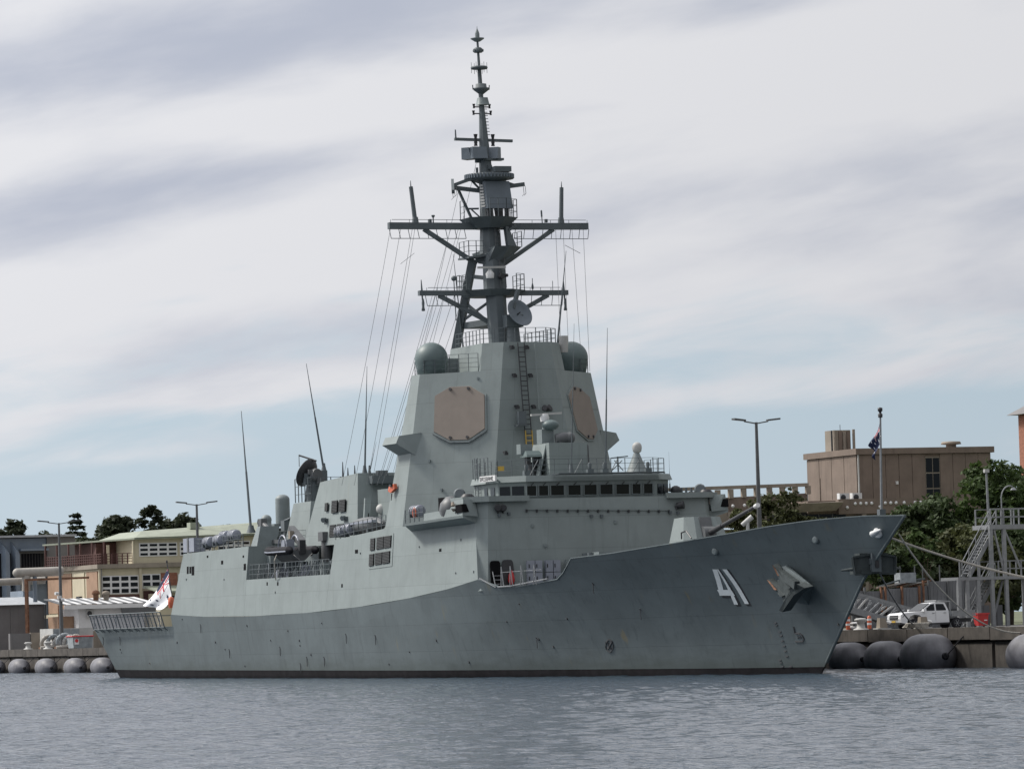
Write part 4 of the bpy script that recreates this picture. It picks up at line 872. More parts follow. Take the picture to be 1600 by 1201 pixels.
seg('topmast', 42.02, 0.34, 0.34, 44.8, 0.26, 0.26, mast); seg('topmast', 44.82, 0.2, 0.2, 47.0, 0.14, 0.14, mast)
# after legs of the tripod and their braces
la0, la1 = V((76.16, -2.30, 22.32)), V((77.32, -0.75, 30.68))
m = MB()
for s in (1, -1): m.bar((la0.x, la0.y * s, la0.z), (la1.x, la1.y * s, la1.z), 0.55, 0.55)
m.build('mast_leg', 'mast', mast)
kz = 26.0; t = (kz - la0.z) / (la1.z - la0.z); kp = la0.lerp(la1, t)
m = MB(); m.slab([(kp.x, kp.y, kz), (kp.x, -kp.y, kz), (ax(kz), 0.6, kz + 0.1), (ax(kz), -0.6, kz + 0.1)], (0, 0, -0.45)); m.build('mast_bracket', 'mast', mast)
m = MB()
for s in (1, -1):
    p = la0.lerp(la1, 0.62); m.bar((p.x, p.y * s, p.z), (ax(p.z - 1.9) + 0.2, 0.5 * s, p.z - 2.6), 0.2, 0.2)
    p = la0.lerp(la1, 0.45); m.bar((p.x, p.y * s, p.z), (ax(p.z) + 0.1, 0.5 * s, p.z + 1.9), 0.16, 0.16)
    p = la0.lerp(la1, 0.85); m.bar((p.x, p.y * s, p.z), (ax(p.z), 0.5 * s, p.z - 0.4), 0.25, 0.3)
m.build('mast_brace', 'mast', mast)
m = MB(); m.tube((76.96, -2.40, 22.13), (76.93, -2.20, 23.36), 0.05); m.span((76.5, -2.9, 22.0), (77.6, -1.6, 23.1)); m.build('cable_trunk', 'mast', tower)
def platform(z, loop, th, name='mast_platform', under=0.75):
    m = MB(); m.prism([(ax(z) + x * under, y * under, z - th) for x, y in loop], [(ax(z) + x, y, z) for x, y in loop]); return m.build(name, 'mast', mast)
def prail(z, pts, h=1.1, parent=None):
    m = MB(); m.rail([(ax(z) + x, y, z) for x, y in pts], h, 0.75, 3, 0.028); return m.build('guard_rail', 'mast', parent or mast)
P1 = [(1.7, -0.9), (0.4, -2.3), (-1.9, -2.3), (-2.6, -1), (-2.6, 1), (-1.9, 2.4), (0.4, 2.4), (1.7, 0.9)]
p1 = platform(28.2, P1, 0.45)
prail(28.2, [(-1.0, -2.25), (0.4, -2.25)], 1.15, p1); prail(28.2, [(0.9, 1.5), (0.4, 2.3), (-1.9, 2.3)], 1.2, p1); prail(28.2, [(-2.4, -1.2), (-1.6, -2.25), (-1.0, -2.25)], 1.2, p1)
# second platform: a fin-like wedge facing forward and to port
m = MB(); zt = 31.35
m.prism([(ax(30) + 0.6, -0.6, 30.05), (ax(30) + 0.9, 0.1, 30.0), (ax(30) + 0.9, 0.6, 30.1), (ax(30) - 0.8, 0.8, 30.1), (ax(30) - 1.2, -0.6, 30.3)],
        [(ax(zt) + 2.0, -0.4, zt), (ax(zt) + 2.2, 0.7, zt), (ax(zt) + 1.2, 2.0, zt), (ax(zt) - 1.2, 2.0, zt), (ax(zt) - 1.6, -0.9, zt - 0.3)]); m.build('mast_platform', 'mast', mast)
m = MB(); m.slab([(ax(30.6) + 0.7, -0.2, 30.75), (ax(30.6) + 0.6, -2.0, 30.55), (ax(30.6) - 1.4, -2.1, 30.55), (ax(30.6) - 1.6, -0.4, 30.7)], (0, 0, 0.14)); p2 = m.build('mast_platform', 'mast', mast)
prail(30.7, [(0.6, -0.8), (0.55, -1.95), (-1.3, -2.0)], 1.15, p2); prail(31.35, [(1.2, 2.0), (-0.6, 2.0)], 1.15, p2)
m = MB(); m.slab([(ax(31.4) + 1.3, 0.9, 31.35), (ax(31.4) + 0.9, 1.75, 31.35), (ax(33) + 0.8, 1.2, 32.9), (ax(33) + 1.0, 0.9, 32.9)], (-0.5, 0, 0)); m.bar((ax(33) + 0.9, 1.1, 32.6), (ax(33) + 0.4, 1.9, 33.0), 0.25, 0.2); m.build('mast_fin', 'mast', mast)
P3 = [(2.1, -0.6), (1.1, -1.9), (-1.2, -1.9), (-1.8, -0.8), (-1.8, 0.8), (-1.2, 1.9), (1.1, 1.9), (2.1, 0.6)]
p3 = platform(33.55, P3, 0.75, under=0.6)
prail(33.55, [(-1.0, -1.85), (-0.2, -1.85)], 1.35, p3); prail(33.55, [(1.9, -0.6), (1.9, 0.7), (1.0, 1.85), (-0.4, 1.85)], 1.35, p3)
m = MB(); m.ladder((ax(28.3) + 1.25, 0.35, 28.3), (ax(30.8) + 1.2, 0.35, 30.8), (0, 1, 0), 0.42, 0.36, 0.035); m.ladder((ax(31) + 0.85, 0.3, 30.9), (ax(33) + 0.8, 0.3, 33.0), (0, 1, 0), 0.4, 0.36, 0.035); m.ladder((ax(34) + 0.25, -0.1, 33.6), (ax(37) + 0.2, -0.1, 36.6), (0, 1, 0), 0.4, 0.36, 0.03); m.build('ladder', 'lampgrey', mast)
# yards
def yard(name, z, xo, half, th, braces, nets):
    m = MB(); x = ax(z) + xo
    m.bar((x, -half, z), (x, -1.0, z - 0.02), 0.45, th); m.bar((x, 1.0, z - 0.02), (x, half, z), 0.45, th)
    yd = m.build(name, 'mast', mast)
    m = MB()
    for s in (-1, 1):
        for (y0, zz, y1) in braces: m.bar((x, s * y0, z - th / 2), (x + 0.1, s * y1, zz), 0.3, 0.3)
    m.build('yard_brace', 'mast', yd)
    for s in (-1, 1):
        m = MB(); y0, y1, d = nets
        m.tube((x + 0.25, s * y0, z - d), (x + 0.25, s * y1, z - d), 0.028, 0.028, 5)
        n = int((y1 - y0) / 0.72)
        for i in range(n + 1):
            y = y0 + (y1 - y0) * i / n; m.tube((x + 0.2, s * (y + 0.12), z - th / 2), (x + 0.25, s * y, z - d), 0.026, 0.026, 5)
        m.tube((x + 0.2, s * y0, z + th / 2 + 0.2), (x + 0.2, s * (y1 - 0.1), z + th / 2 + 0.2), 0.022, 0.022, 5)
        for i in range(5): y = y0 + (y1 - y0) * i / 4; m.tube((x + 0.2, s * y, z + th / 2), (x + 0.2, s * y, z + th / 2 + 0.2), 0.02, 0.02, 4)
        m.build('foot_rope', 'mast', yd)
    return yd, x
lower, lx = yard('lower_yard', 28.02, 0.0, 5.85, 0.36, [(4.3, 25.9, 0.5)], (2.0, 5.3, 0.95))
upper, ux = yard('upper_yard', 33.0, -0.1, 7.85, 0.48, [(5.1, 30.2, 1.1)], (1.9, 7.75, 0.95))
for s in (-1, 1):
    m = MB(); m.tube((ux, s * 5.75, 33.2), (ux - 0.2, s * 5.95, 35.9), 0.17, 0.15, 12); m.lathe((ux, s * 5.75, 33.2), [(0.26, 0), (0.2, 0.45)], 12); m.tube((ux - 0.2, s * 5.95, 35.9), (ux - 0.21, s * 5.96, 36.35), 0.05, 0.02, 6); m.build('pole_antenna', 'mast', upper)
    m = MB(); y = s * 5.6; m.tube((lx, y, 28.0), (lx - 0.05, y - 0.02, 29.0), 0.09, 0.03, 8); m.tube((lx, y, 28.0), (lx + 0.03, y + 0.05, 26.8), 0.06, 0.06, 8); m.lathe((lx + 0.03, y + 0.05, 27.1), [(0.06, 0.5), (0.11, 0.2), (0.09, -0.1), (0.14, -0.35), (0.1, -0.4)], 10); m.build('hanging_antenna', 'mast', lower)
m = MB(); m.tube((ux, -4.35, 33.2), (ux, -4.35, 33.75), 0.05); m.lathe((ux, -4.35, 33.6), [(0.05, 0), (0.14, 0.12), (0.12, 0.2)], 10); m.box((ux, -4.6, 33.35), (0.2, 0.2, 0.3)); m.build('gps_antenna', 'mast', upper)
m = MB(); m.tube((ux, 4.25, 33.2), (ux, 4.2, 34.2), 0.04); m.tube((ux, 4.22, 33.7), (ux, 4.2, 34.15), 0.07); m.box((ux, 4.55, 33.4), (0.2, 0.2, 0.25)); m.build('gps_antenna', 'mast', upper)
m = MB(); m.tube((lx, 3.1, 28.2), (lx, 3.1, 29.1), 0.03); m.lathe((lx, 3.1, 28.3), [(0.09, 0), (0.09, 0.2), (0.05, 0.4)], 8); m.tube((lx, 4.7, 28.2), (lx, 4.7, 28.9), 0.025); m.build('gps_antenna', 'mast', lower)
m = MB(); m.tube((lx, -3.0, 26.0), (lx - 0.1, -3.05, 29.0), 0.04); m.ball((lx - 0.1, -3.05, 29.1), 0.2, 10, 8); m.build('whip_mount', 'mast', lower)
# navigation radar on the mast
m = MB(); z = 29.75; x = ax(z) + 1.5; m.lathe((x, -0.75, z - 0.75), [(0.28, 0), (0.32, 0.35), (0.15, 0.55), (0.1, 0.75)], 14); ng = m.build('radar_gearbox', 'white', mast)
m = MB(); m.bar((x + 0.1, -1.75, z + 0.02), (x + 0.1, 0.45, z + 0.06), 0.2, 0.15); m.build('navigation_radar', 'offwhite', ng)
m = MB(); m.lathe((x + 0.0, 0.15, z - 0.6), [(0.2, -0.2), (0.2, 0.2)], 10, (1, 0.2, 0)); m.lathe((x, 0.5, z - 0.55), [(0.13, -0.15), (0.13, 0.15)], 10, (1, 0.2, 0)); m.build('floodlight', 'dark', mast)
# flat panel search radar on the upper platform
m = MB(); zb, zt2 = 34.2, 36.25
m.prism([(ax(zb) + 1.35, -0.55, zb), (ax(zb) + 0.75, -0.75, zb), (ax(zb) + 0.75, 1.45, zb), (ax(zb) + 1.35, 1.45, zb)], [(ax(zt2) + 1.05, -0.5, zt2), (ax(zt2) + 0.75, -0.6, zt2), (ax(zt2) + 0.75, 1.4, zt2), (ax(zt2) + 1.05, 1.4, zt2)]); rp = m.build('search_radar', 'radar', mast)
m = MB()
for i in range(8): zz = zb + 0.12 + i * 0.22; m.slab([(ax(zz) + 1.15 - 0.04 * i, -0.62, zz), (ax(zz) + 0.75, -0.8, zz), (ax(zz) + 0.75, -0.8, zz + 0.14), (ax(zz) + 1.15 - 0.04 * i, -0.62, zz + 0.14)], (0, -0.06, 0))
stuff(m.build('radar_rib', 'offwhite', rp))
m = MB(); m.tube((ax(34) + 0.9, 0.5, 33.55), (ax(34) + 0.9, 0.45, 34.3), 0.3, 0.34, 12); m.box((ax(34) + 0.9, 1.1, 33.9), (0.3, 0.25, 0.6)); m.box((ax(34) + 1.0, -0.3, 33.9), (0.3, 0.3, 0.6)); m.build('radar_pedestal', 'dark', rp)
# ring of receiving horns, its struts and boxes
z = 36.85; m = MB(); m.lathe((ax(z), 0.25, z - 0.42), [(0.6, -0.3), (1.45, 0.0), (1.8, 0.05), (1.8, 0.42), (1.5, 0.45), (0.6, 0.46)], 28); rg = m.build('antenna_ring', 'mast', mast)
m = MB()
for i in range(44):
    a = 2 * math.pi * i / 44; m.box((ax(z) + 1.82 * math.cos(a), 0.25 + 1.82 * math.sin(a), z - 0.17), (0.06, 0.12, 0.3), a)
stuff(m.build('receiver_horn', 'radar', rg))
m = MB(); m.box((ax(z) + 0.9, 0.9, z + 0.3), (0.7, 1.3, 0.4)); m.build('junction_box', 'mast', rg); m = MB(); m.box((ax(z), -0.7, z + 0.25), (0.15, 0.15, 0.5)); m.build('junction_box', 'mast', rg); m = MB(); m.box((ax(z) + 0.4, 0.15, z + 0.5), (0.3, 0.3, 0.3)); m.build('junction_box', 'mast', rg)
m = MB(); zz = 35.95; X = ax(zz)
m.bar((X, -0.3, 35.6), (X - 0.4, -2.6, zz - 0.05), 0.22, 0.3); m.bar((X, -1.4, 36.5), (X - 0.4, -2.5, zz + 0.15), 0.14, 0.14); m.bar((X, -1.2, 36.4), (X, -0.2, 35.4), 0.13, 0.13); m.bar((X + 0.5, -1.1, 36.5), (X + 0.1, -2.7, zz), 0.14, 0.14)
m.bar((X - 0.9, -2.35, zz + 0.5), (X + 0.9, -3.0, zz - 0.5), 0.2, 0.3); m.bar((X, 0.8, 36.5), (X - 0.2, 2.6, zz + 0.05), 0.14, 0.14); m.bar((X, 0.5, 35.8), (X - 0.2, 3.05, zz + 0.2), 0.2, 0.3)
m.bar((X - 0.5, -2.1, zz - 0.1), (ax(33.6) - 0.9, -1.0, 33.6), 0.16, 0.16); m.bar((ax(34.6) - 0.8, -1.35, 34.35), (ax(34.6) - 0.6, -0.5, 34.35), 0.2, 0.12); m.bar((ax(34.6) - 0.8, -1.0, 34.3), (ax(33.6) - 0.7, -0.3, 33.6), 0.1, 0.1)
m.build('outrigger', 'mast', mast)
m = MB()
for y, zq in ((-2.9, 35.6), (-2.75, 35.75), (-2.6, 35.85), (2.7, 35.9), (2.85, 35.95)): m.path([(X + 0.5, y, zq), (X + 0.5, y + 0.05, zq - 0.55), (X + 0.5, y - 0.1, zq - 0.7)], 0.02, 4)
m.build('aerial_hook', 'wire', mast)
zz = 38.45
for (y, dx, tw) in ((-0.75, 0.45, 0.0), (0.85, 0.25, -0.7), (-1.35, -0.3, 0.7)):
    m = MB(); mt = Matrix.Rotation(tw, 3, 'Z'); w_ = 0.55 if y < 0 and dx > 0 else 0.42
    lo = [V(p) for p in ((0.45, -w_ * 1.05, -0.45), (0.45, w_ * 1.05, -0.45), (-0.4, w_, -0.45), (-0.4, -w_, -0.45))]; hi = [V(p) for p in ((0.2, -w_, 0.42), (0.2, w_, 0.42), (-0.4, w_, 0.42), (-0.4, -w_, 0.42))]
    o = V((ax(zz) + dx, y * 0.8 - 0.05, zz - 0.02)); m.prism([mt @ p + o for p in lo], [mt @ p + o for p in hi]); m.build('intercept_antenna', 'radar', mast)
m = MB(); m.box((ax(38) + 0.2, 0.5, 37.95), (0.7, 1.6, 0.16)); m.box((ax(38), -0.5, 37.85), (0.3, 0.5, 0.25)); m.build('antenna_shelf', 'mast', mast)
zz = 39.42; x = ax(zz); m = MB(); m.bar((x, -2.3, zz + 0.05), (x, 2.25, zz - 0.05), 0.26, 0.2); ty = m.build('top_yard', 'mast', mast)
m = MB(); m.tube((x, -2.2, zz), (x, -2.22, zz + 0.75), 0.07, 0.05); m.build('pole_antenna', 'mast', ty)
for s in (-1, 1): m = MB(); m.lathe((x + 0.1, s * 0.68, zz), [(0.15, -0.45), (0.11, -0.3), (0.14, -0.2), (0.08, 0), (0.11, 0.18), (0.16, 0.42)], 10); m.build('dipole', 'dark', ty)
for zz, b in ((41.85, 0.62), (41.35, 0.68)):
    m = MB(); x = ax(zz); m.tube((x, -b, zz + 0.05), (x, b, zz + 0.05), 0.05, 0.05, 6)
    for s in (-1, 1): m.lathe((x, s * b, zz - 0.05), [(0.09, 0), (0.07, 0.12), (0.12, 0.32)], 8)
    m.build('signal_light_arm', 'dark', mast)
zz = 42.35; m = MB(); m.lathe((ax(zz), 0.1, zz), [(0.58, -0.3), (0.55, -0.25), (0.42, 0.25)], 4); m.build('antenna_drum', 'gear', mast)
zz = 43.2; m = MB(); m.lathe((ax(zz), 0.05, zz), [(0.15, -0.35), (0.62, 0), (0.66, 0.12), (0.45, 0.14), (0.42, 0.42), (0.3, 0.45)], 8); m.tube((ax(zz), -0.6, zz), (ax(zz), -0.62, zz + 0.35), 0.04); m.tube((ax(zz), 0.68, zz), (ax(zz), 0.7, zz + 0.35), 0.04); m.build('antenna_platform', 'mast', mast)
zz = 44.85; m = MB(); m.lathe((ax(zz), 0, zz), [(0.3, -0.14), (0.6, -0.1), (0.64, 0), (0.6, 0.1), (0.2, 0.14)], 22)
for i in range(6): a = i * 1.047 + 0.3; m.tube((ax(zz) + 0.58 * math.cos(a), 0.58 * math.sin(a), zz - 0.4), (ax(zz) + 0.58 * math.cos(a), 0.58 * math.sin(a), zz + 0.4), 0.018, 0.018, 4)
m.build('ring_antenna', 'mast', mast)
zz = 46.15; m = MB(); m.lathe((ax(zz), 0, zz), [(0.3, -0.16), (0.34, -0.12), (0.34, 0.12), (0.22, 0.22)], 16)
for i in range(5): a = i * 1.26; m.lathe((ax(zz) + 0.33 * math.cos(a), 0.33 * math.sin(a), zz), [(0.1, -0.08), (0.1, 0.08)], 8, (math.cos(a), math.sin(a), 0))
m.build('camera_drum', 'mast', mast)
zz = 47.02; m = MB(); m.lathe((ax(zz), 0, zz), [(0.2, -0.2), (0.5, 0), (0.52, 0.06), (0.18, 0.1)], 20); m.lathe((ax(zz), 0, zz + 0.1), [(0.17, 0), (0.17, 0.3), (0.1, 0.5), (0.03, 0.66), (0.01, 0.85)], 14); m.build('mast_tip', 'gear', mast)
m = MB()
for i in range(9): zz = 39.8 + i * 0.24; x = ax(zz); m.bar((x + 0.2, 0.15, zz), (x + 0.2, 0.45 - 0.015 * i, zz), 0.05, 0.05)
stuff(m.build('step_iron', 'mast', mast))
# dish on the tower head: tracking director facing forward and to port
m = MB(); c = V((81.90, 0.94, 26.30)); d = V((0.86, 0.30, 0.42)).normalized()
m.lathe(c, [(0.05, -0.2), (0.5, -0.14), (0.9, 0.02), (1.08, 0.16), (1.1, 0.2), (1.06, 0.2), (0.85, 0.06), (0.45, -0.08), (0.01, -0.12)], 34, d); dish = m.build('director_dish', 'radar', ship)
m = MB(); m.tube(c - d * 0.1, c + d * 0.25, 0.06, 0.04, 8); m.build('dish_feed', 'dark', dish)
m = MB(); m.tube(V((c.x - 0.6, c.y - 0.2, 24.0)), V((c.x - 0.7, c.y - 0.2, 25.4)), 0.55, 0.45, 14); m.box(c - d * 0.7 + V((0, 0, -0.2)), (0.9, 1.3, 0.9)); m.bar(c - d * 0.3 + V((0, -0.2, 0.5)), c + V((-0.6, 0.25, 1.75)), 0.22, 0.3); m.build('director_mount', 'mast', dish)
# whip antennas and signal halyards
whip((84.00, 2.97, 22.82), (84.00, 4.01, 30.73), 0.09, ship); whip((77.00, -1.56, 23.54), (77.00, -2.18, 31.09), 0.075, ship, 0.1)
m = MB(); m.lathe((78.00, -0.28, 23.47), [(0.1, -0.4), (0.1, 0.3), (0.06, 0.35)], 8); m.build('deck_light', 'mast', tower)
def wire(a, b, sag=0.0, r=0.016):
    a, b = V(a), V(b); pts = [a.lerp(b, i / 8) + V((0, 0, -sag * 4 * (i / 8) * (1 - i / 8))) for i in range(9)]
    m = MB(); m.path(pts, r, 4); return m.build('signal_halyard', 'wire', mast)
base = V((66.5, -3.5, 15.6))
for y, bx, by in ((-7.7, 66, -7.6), (-6.9, 66, -6.6), (-6.0, 66, -5.6), (-5.8, 66, -5.2), (-3.0, 65.5, -4.6), (-2.4, 65.5, -4.2)): wire((ux, y, 32.8), (bx, by, 14.5), 0.25)
for y, bx, by in ((-4.6, 66, -4.4), (-3.9, 66, -4.0), (-3.1, 66, -3.4), (-2.4, 66, -2.8)): wire((lx, y, 27.8), (bx, by, 15.2), 0.15)
wire((ax(38) , -0.7, 37.7), (68.0, -3.6, 15.4), 0.3); wire((ax(36), -2.2, 35.7), (67.6, -4.0, 15.4), 0.3)
for y, q in ((5.3, (81, 4.6, 22)), (5.9, (81, 5.2, 22)), (7.5, (82, 6.4, 22)), (6.6, (82, 5.8, 22))): wire((ux, y, 32.8), q, 0.2)
m = MB()
for p, q in (((ux, -7.0, 30.2), (ux, -5.9, 31.0)), ((ux, 7.2, 31.0), (ux, 6.0, 31.6))): m.path([p, q], 0.02, 4)
m.build('signal_halyard', 'wire', mast)

# ------------------------------------------------------------------ after superstructure
m = MB()                                        # funnel block: sides lean in, front faces forward
lo = [(63.9, -5.75, 10.2), (51.4, -5.9, 10.2), (51.4, 5.9, 10.2), (63.9, 5.75, 10.2)]
hi = [(62.3, -5.0, 15.55), (53.3, -5.0, 15.2), (53.3, 5.0, 15.2), (62.3, 5.0, 15.55)]
m.prism(lo, hi); funnel = m.build('funnel_block', 'paint', ship)
m = MB(); m.span((62.0, -5.4, 10.25), (76.5, 5.4, 10.9)); m.span((63.9, -4.0, 10.9), (76, 4.0, 14.2)); m.build('uptake_casing', 'paint', ship)
FL = [((57.19, -5.30, 13.62), (58.52, -5.30, 13.62), (58.59, -5.40, 12.69), (57.22, -5.40, 12.66)), ((58.98, -5.30, 13.63), (60.38, -5.30, 13.63), (60.47, -5.40, 12.70), (59.05, -5.40, 12.69)), ((55.55, -5.30, 13.50), (56.20, -5.30, 13.51), (56.34, -5.40, 12.87), (55.67, -5.40, 12.86)),
      ((57.42, -5.60, 11.74), (58.73, -5.60, 11.75), (58.70, -5.65, 10.81), (57.33, -5.65, 10.80)), ((59.10, -5.60, 11.76), (60.64, -5.60, 11.76), (60.61, -5.65, 10.85), (59.07, -5.65, 10.85))]
for q in FL: louvre([V(p) + V((0, -0.09, 0)) for p in q], funnel, 8)
for q in ((56.02, -5.50, 12.13), (60.59, -5.50, 12.13)): m = MB(); m.box(q, (0.9, 0.35, 0.3)); m.lathe(V(q) + V((0.3, -0.3, 0.05)), [(0.15, -0.2), (0.2, 0.15)], 10, (0.5, -0.8, -0.2)); m.build('floodlight', 'mast', funnel)
m = MB(); m.slab([V(p) for p in ((63.60, -5.00, 13.58), (63.60, -4.51, 13.62), (64.20, -4.91, 11.66), (64.20, -5.37, 11.62))], (0.25, 0, 0)); o = m.build('vent_cowl', 'paint', funnel); plate('vent_slot', 'void', [V(p) + V((0.27, 0, 0)) for p in ((63.60, -4.73, 13.19), (63.60, -4.65, 13.19), (64.20, -5.01, 11.76), (64.20, -5.08, 11.76))], o, 0.02)
m = MB(); m.span((62.4, -4.2, 14.7), (63.3, 3.0, 15.3)); m.span((62.4, -3.6, 15.3), (63.0, -2.8, 15.7)); m.span((62.4, -0.6, 15.4), (63.4, 0.6, 15.9)); m.build('exhaust_lip', 'mast', funnel)
for x_, y_, h in ((56.5, -4.2, 1.3), (57.4, -4.1, 0.8), (59.6, -4.3, 0.9), (62, 2.5, 1.6), (61.8, 3.6, 1.2)):
    m = MB(); m.tube((x_, y_, 15.2), (x_, y_, 15.35 + h), 0.1, 0.03, 6); m.build('short_aerial', 'dark', funnel)
m = MB(); p = V((64.50, -3.97, 12.70)); m.ball(p, 0.4, 14, 10); m.tube(p + V((0, 0, -1.4)), p, 0.12); m.box(p + V((0, 0.1, -0.7)), (0.4, 0.5, 0.3)); m.build('small_radome', 'offwhite', ship)
m = MB(); m.rail([(66.6, -8.4, 10.35), (72, -8.45, 10.6), (78, -8.4, 10.85)], 1.05, 1.0, 3, 0.026); m.build('guard_rail', 'mast', mid)
whip((62.00, -4.33, 15.54), (62.00, -3.90, 23.74), 0.085, funnel); whip((62.50, -4.12, 15.52), (62.50, -3.50, 17.91), 0.04, funnel, 0.08); whip((50.00, -3.54, 16.22), (50.00, -4.76, 24.70), 0.095, ship); whip((41.01, -6.80, 11.65), (39.27, -6.80, 21.55), 0.12, hangar, 0.25)
# director tower with its dish
m = MB(); lo = [(46.8, -4.0, 10.3), (41.0, -4.1, 10.3), (41.0, 4.1, 10.3), (46.8, 4.0, 10.3)]; hi = [(46.2, -3.4, 13.95), (41.8, -3.4, 13.9), (41.8, 3.4, 13.9), (46.2, 3.4, 13.95)]
m.prism(lo, hi); dtower = m.build('director_tower', 'paint', ship)
m = MB(); m.ladder((46.85, -1.35, 10.4), (46.35, -1.35, 13.9), (0, 1, 0), 0.6, 0.34, 0.05); m.build('ladder', 'dark', dtower)
m = MB(); m.rail([(42, -3.3, 13.95), (46.1, -3.3, 13.95), (46.1, 3.3, 13.95)], 1.9, 0.8, 3, 0.035); m.build('guard_rail', 'mast', dtower)
m = MB(); m.span((46.9, -3.0, 10.2), (50.8, 3.0, 12.4)); m.span((47.2, -4.6, 7.8), (51.3, 4.4, 10.2)); m.build('uptake_casing', 'gear', ship)
m = MB(); c = V((44.50, -2.55, 15.97)); m.tube((c.x - 0.2, c.y, 13.95), (c.x, c.y, c.z - 0.2), 0.75, 0.5, 16); m.box(c + V((0.0, 0, -0.2)), (0.9, 1.7, 0.9)); m.box(c + V((0.3, 0.7, 0)), (0.7, 0.5, 0.9)); mt_ = m.build('director_mount', 'mast', dtower)
m = MB(); d = V((-0.72, -0.52, 0.45)).normalized(); c2 = c + d * 0.55
m.lathe(c2, [(0.2, -0.3), (0.7, -0.22), (1.05, 0.0), (1.2, 0.2), (1.22, 0.25), (1.15, 0.25), (0.9, 0.08), (0.3, -0.1)], 30, d); ds = m.build('director_dish', 'dark', mt_)
m = MB(); tip = c2 + d * 1.35; m.tube(c2 + d * 0.2 + V((0.7, 0.6, 0.9)), tip + V((0.2, 0.2, 0.9)), 0.07); m.tube(c2 + V((-0.5, -0.6, 0.6)), tip + V((0.2, 0.2, 0.9)), 0.03); m.build('dish_feed', 'dark', ds)
m = MB(); m.box(c + V((0.9, 0.3, -0.4)), (0.5, 0.6, 0.5)); m.box(c + V((0.6, -0.5, 0.35)), (0.3, 0.3, 0.4)); m.lathe(c + V((0.5, 0, 0.1)), [(0.55, 0), (0.5, 0.3)], 12, (1, 0.3, 0)); m.build('waveguide_box', 'lampgrey', mt_)
# close-in gun on the hangar roof
cw = V((33.6, -1.6, 10.4))
m = MB(); m.lathe(cw, [(0.95, 0), (0.9, 0.4), (0.55, 0.5), (0.55, 0.9)], 18); m.box(cw + V((0, 0.75, 1.3)), (1.0, 0.4, 1.6)); m.box(cw + V((0, -0.75, 1.3)), (1.0, 0.4, 1.6)); m.box(cw + V((-0.6, 0, 1.2)), (0.7, 1.5, 1.0)); cg = m.build('close_in_gun', 'gear', ship)
m = MB(); m.lathe(cw + V((-0.1, 0, 1.9)), [(0.56, 0), (0.6, 0.3), (0.6, 2.2)] + [(0.6 * math.cos(t), 2.2 + 0.42 * math.sin(t)) for t in np.linspace(0.2, math.pi / 2, 6)], 20); m.build('gun_radome', 'gear', cg)
m = MB(); m.tube(cw + V((-0.2, -0.2, 1.6)), cw + V((-2.2, -0.6, 1.7)), 0.16, 0.1, 10); m.build('gun_barrel', 'dark', cg)
m = MB(); q = cw + V((-1.5, -1.2, 2.3)); m.box(q, (0.6, 0.5, 0.5)); m.lathe(q, [(0.2, 0), (0.25, 0.5)], 10, (-0.6, -0.8, 0)); m.tube(q + V((0, 0, -1.9)), q, 0.1); m.build('sight_director', 'mast', hangar)
m = MB(); q = cw + V((1.3, -1.9, 0)); m.lathe(q, [(0.95, 0), (0.85, 1.7), (0.42, 1.9), (0.42, 2.3)] + [(0.45 * math.cos(t), 2.4 + 0.45 * math.sin(t)) for t in np.linspace(0, math.pi / 2, 6)], 16); m.build('satellite_dome', 'gear', hangar)
m = MB(); m.tube((38.2, -3.0, 12.6), (40.6, -3.0, 12.9), 0.12, 0.08); m.box((38.8, -3.0, 12.2), (0.9, 0.8, 0.9)); m.tube((38.8, -3, 10.4), (38.8, -3, 12), 0.4, 0.3, 12); m.build('autocannon', 'mast', hangar)
m = MB(); m.slab([(43.8, -7.8, 10.45), (45.8, -7.9, 10.45), (45.6, -7.5, 12.05), (44.5, -7.4, 12.05)], (0, 1.6, 0)); m.build('davit_housing', 'gear', hangar)
m = MB(); m.rail([(29.0, -8.2, 10.36), (43.5, -8.3, 10.45)], 1.05, 1.3, 3, 0.03); m.rail([(40, -6, 10.45), (45.5, -5, 10.45), (46, -3, 10.45)], 1.2, 0.8, 3, 0.03); m.build('guard_rail', 'mast', hangar)
# boat crane
cr = V((56.2, -5.6, 7.8))
m = MB(); m.tube(cr, cr + V((0, 0, 3.0)), 0.45, 0.4, 14); m.box(cr + V((0.0, 0, 3.1)), (1.1, 1.0, 0.7)); crane = m.build('boat_crane', 'lampgrey', ship)
m = MB(); a = V((52.66, -5.80, 9.78)); b = V((48.21, -5.80, 11.67)); m.bar(a, b, 0.5, 0.65); m.build('crane_jib', 'lampgrey', crane)
m = MB(); p = V((49.38, -6.20, 11.24)); m.box(p, (0.45, 0.35, 0.6)); m.tube(p + V((0, 0, -0.4)), p + V((0, 0, -1.6)), 0.05); m.build('hook_block', 'slab', crane)
m = MB(); m.path([(41.37, -6.00, 12.50), (40.10, -6.00, 11.35)], 0.2, 8); m.path([(41.37, -6.00, 12.50), (45.04, -6.00, 11.11)], 0.2, 8); m.path([(38.62, -5.00, 12.41), (40.06, -5.00, 11.64), (42.34, -5.00, 11.26)], 0.15, 8); m.box((41.53, -6.00, 12.39), (0.9, 0.5, 0.7)); m.path([(40.64, -6.00, 11.75), (40.38, -6.00, 10.72)], 0.16, 8); m.build('after_davit', 'lampgrey', ship)
m = MB(); p = V((43.45, -5.50, 10.32)); m.span(p + V((-1.1, -0.5, -1.3)), p + V((1.1, 0.5, 0.9))); m.build('davit_cabinet', 'gear', ship)
m = MB(); m.bar((45.07, -6.50, 10.81), (49.92, -6.50, 10.73), 0.25, 0.3); m.build('davit_beam', 'lampgrey', crane)
m = MB(); r0 = [(46.4, -8.75, 7.84), (66.1, -8.8, 7.84)]; m.rail(r0, 1.15, 0.9, 3, 0.03)
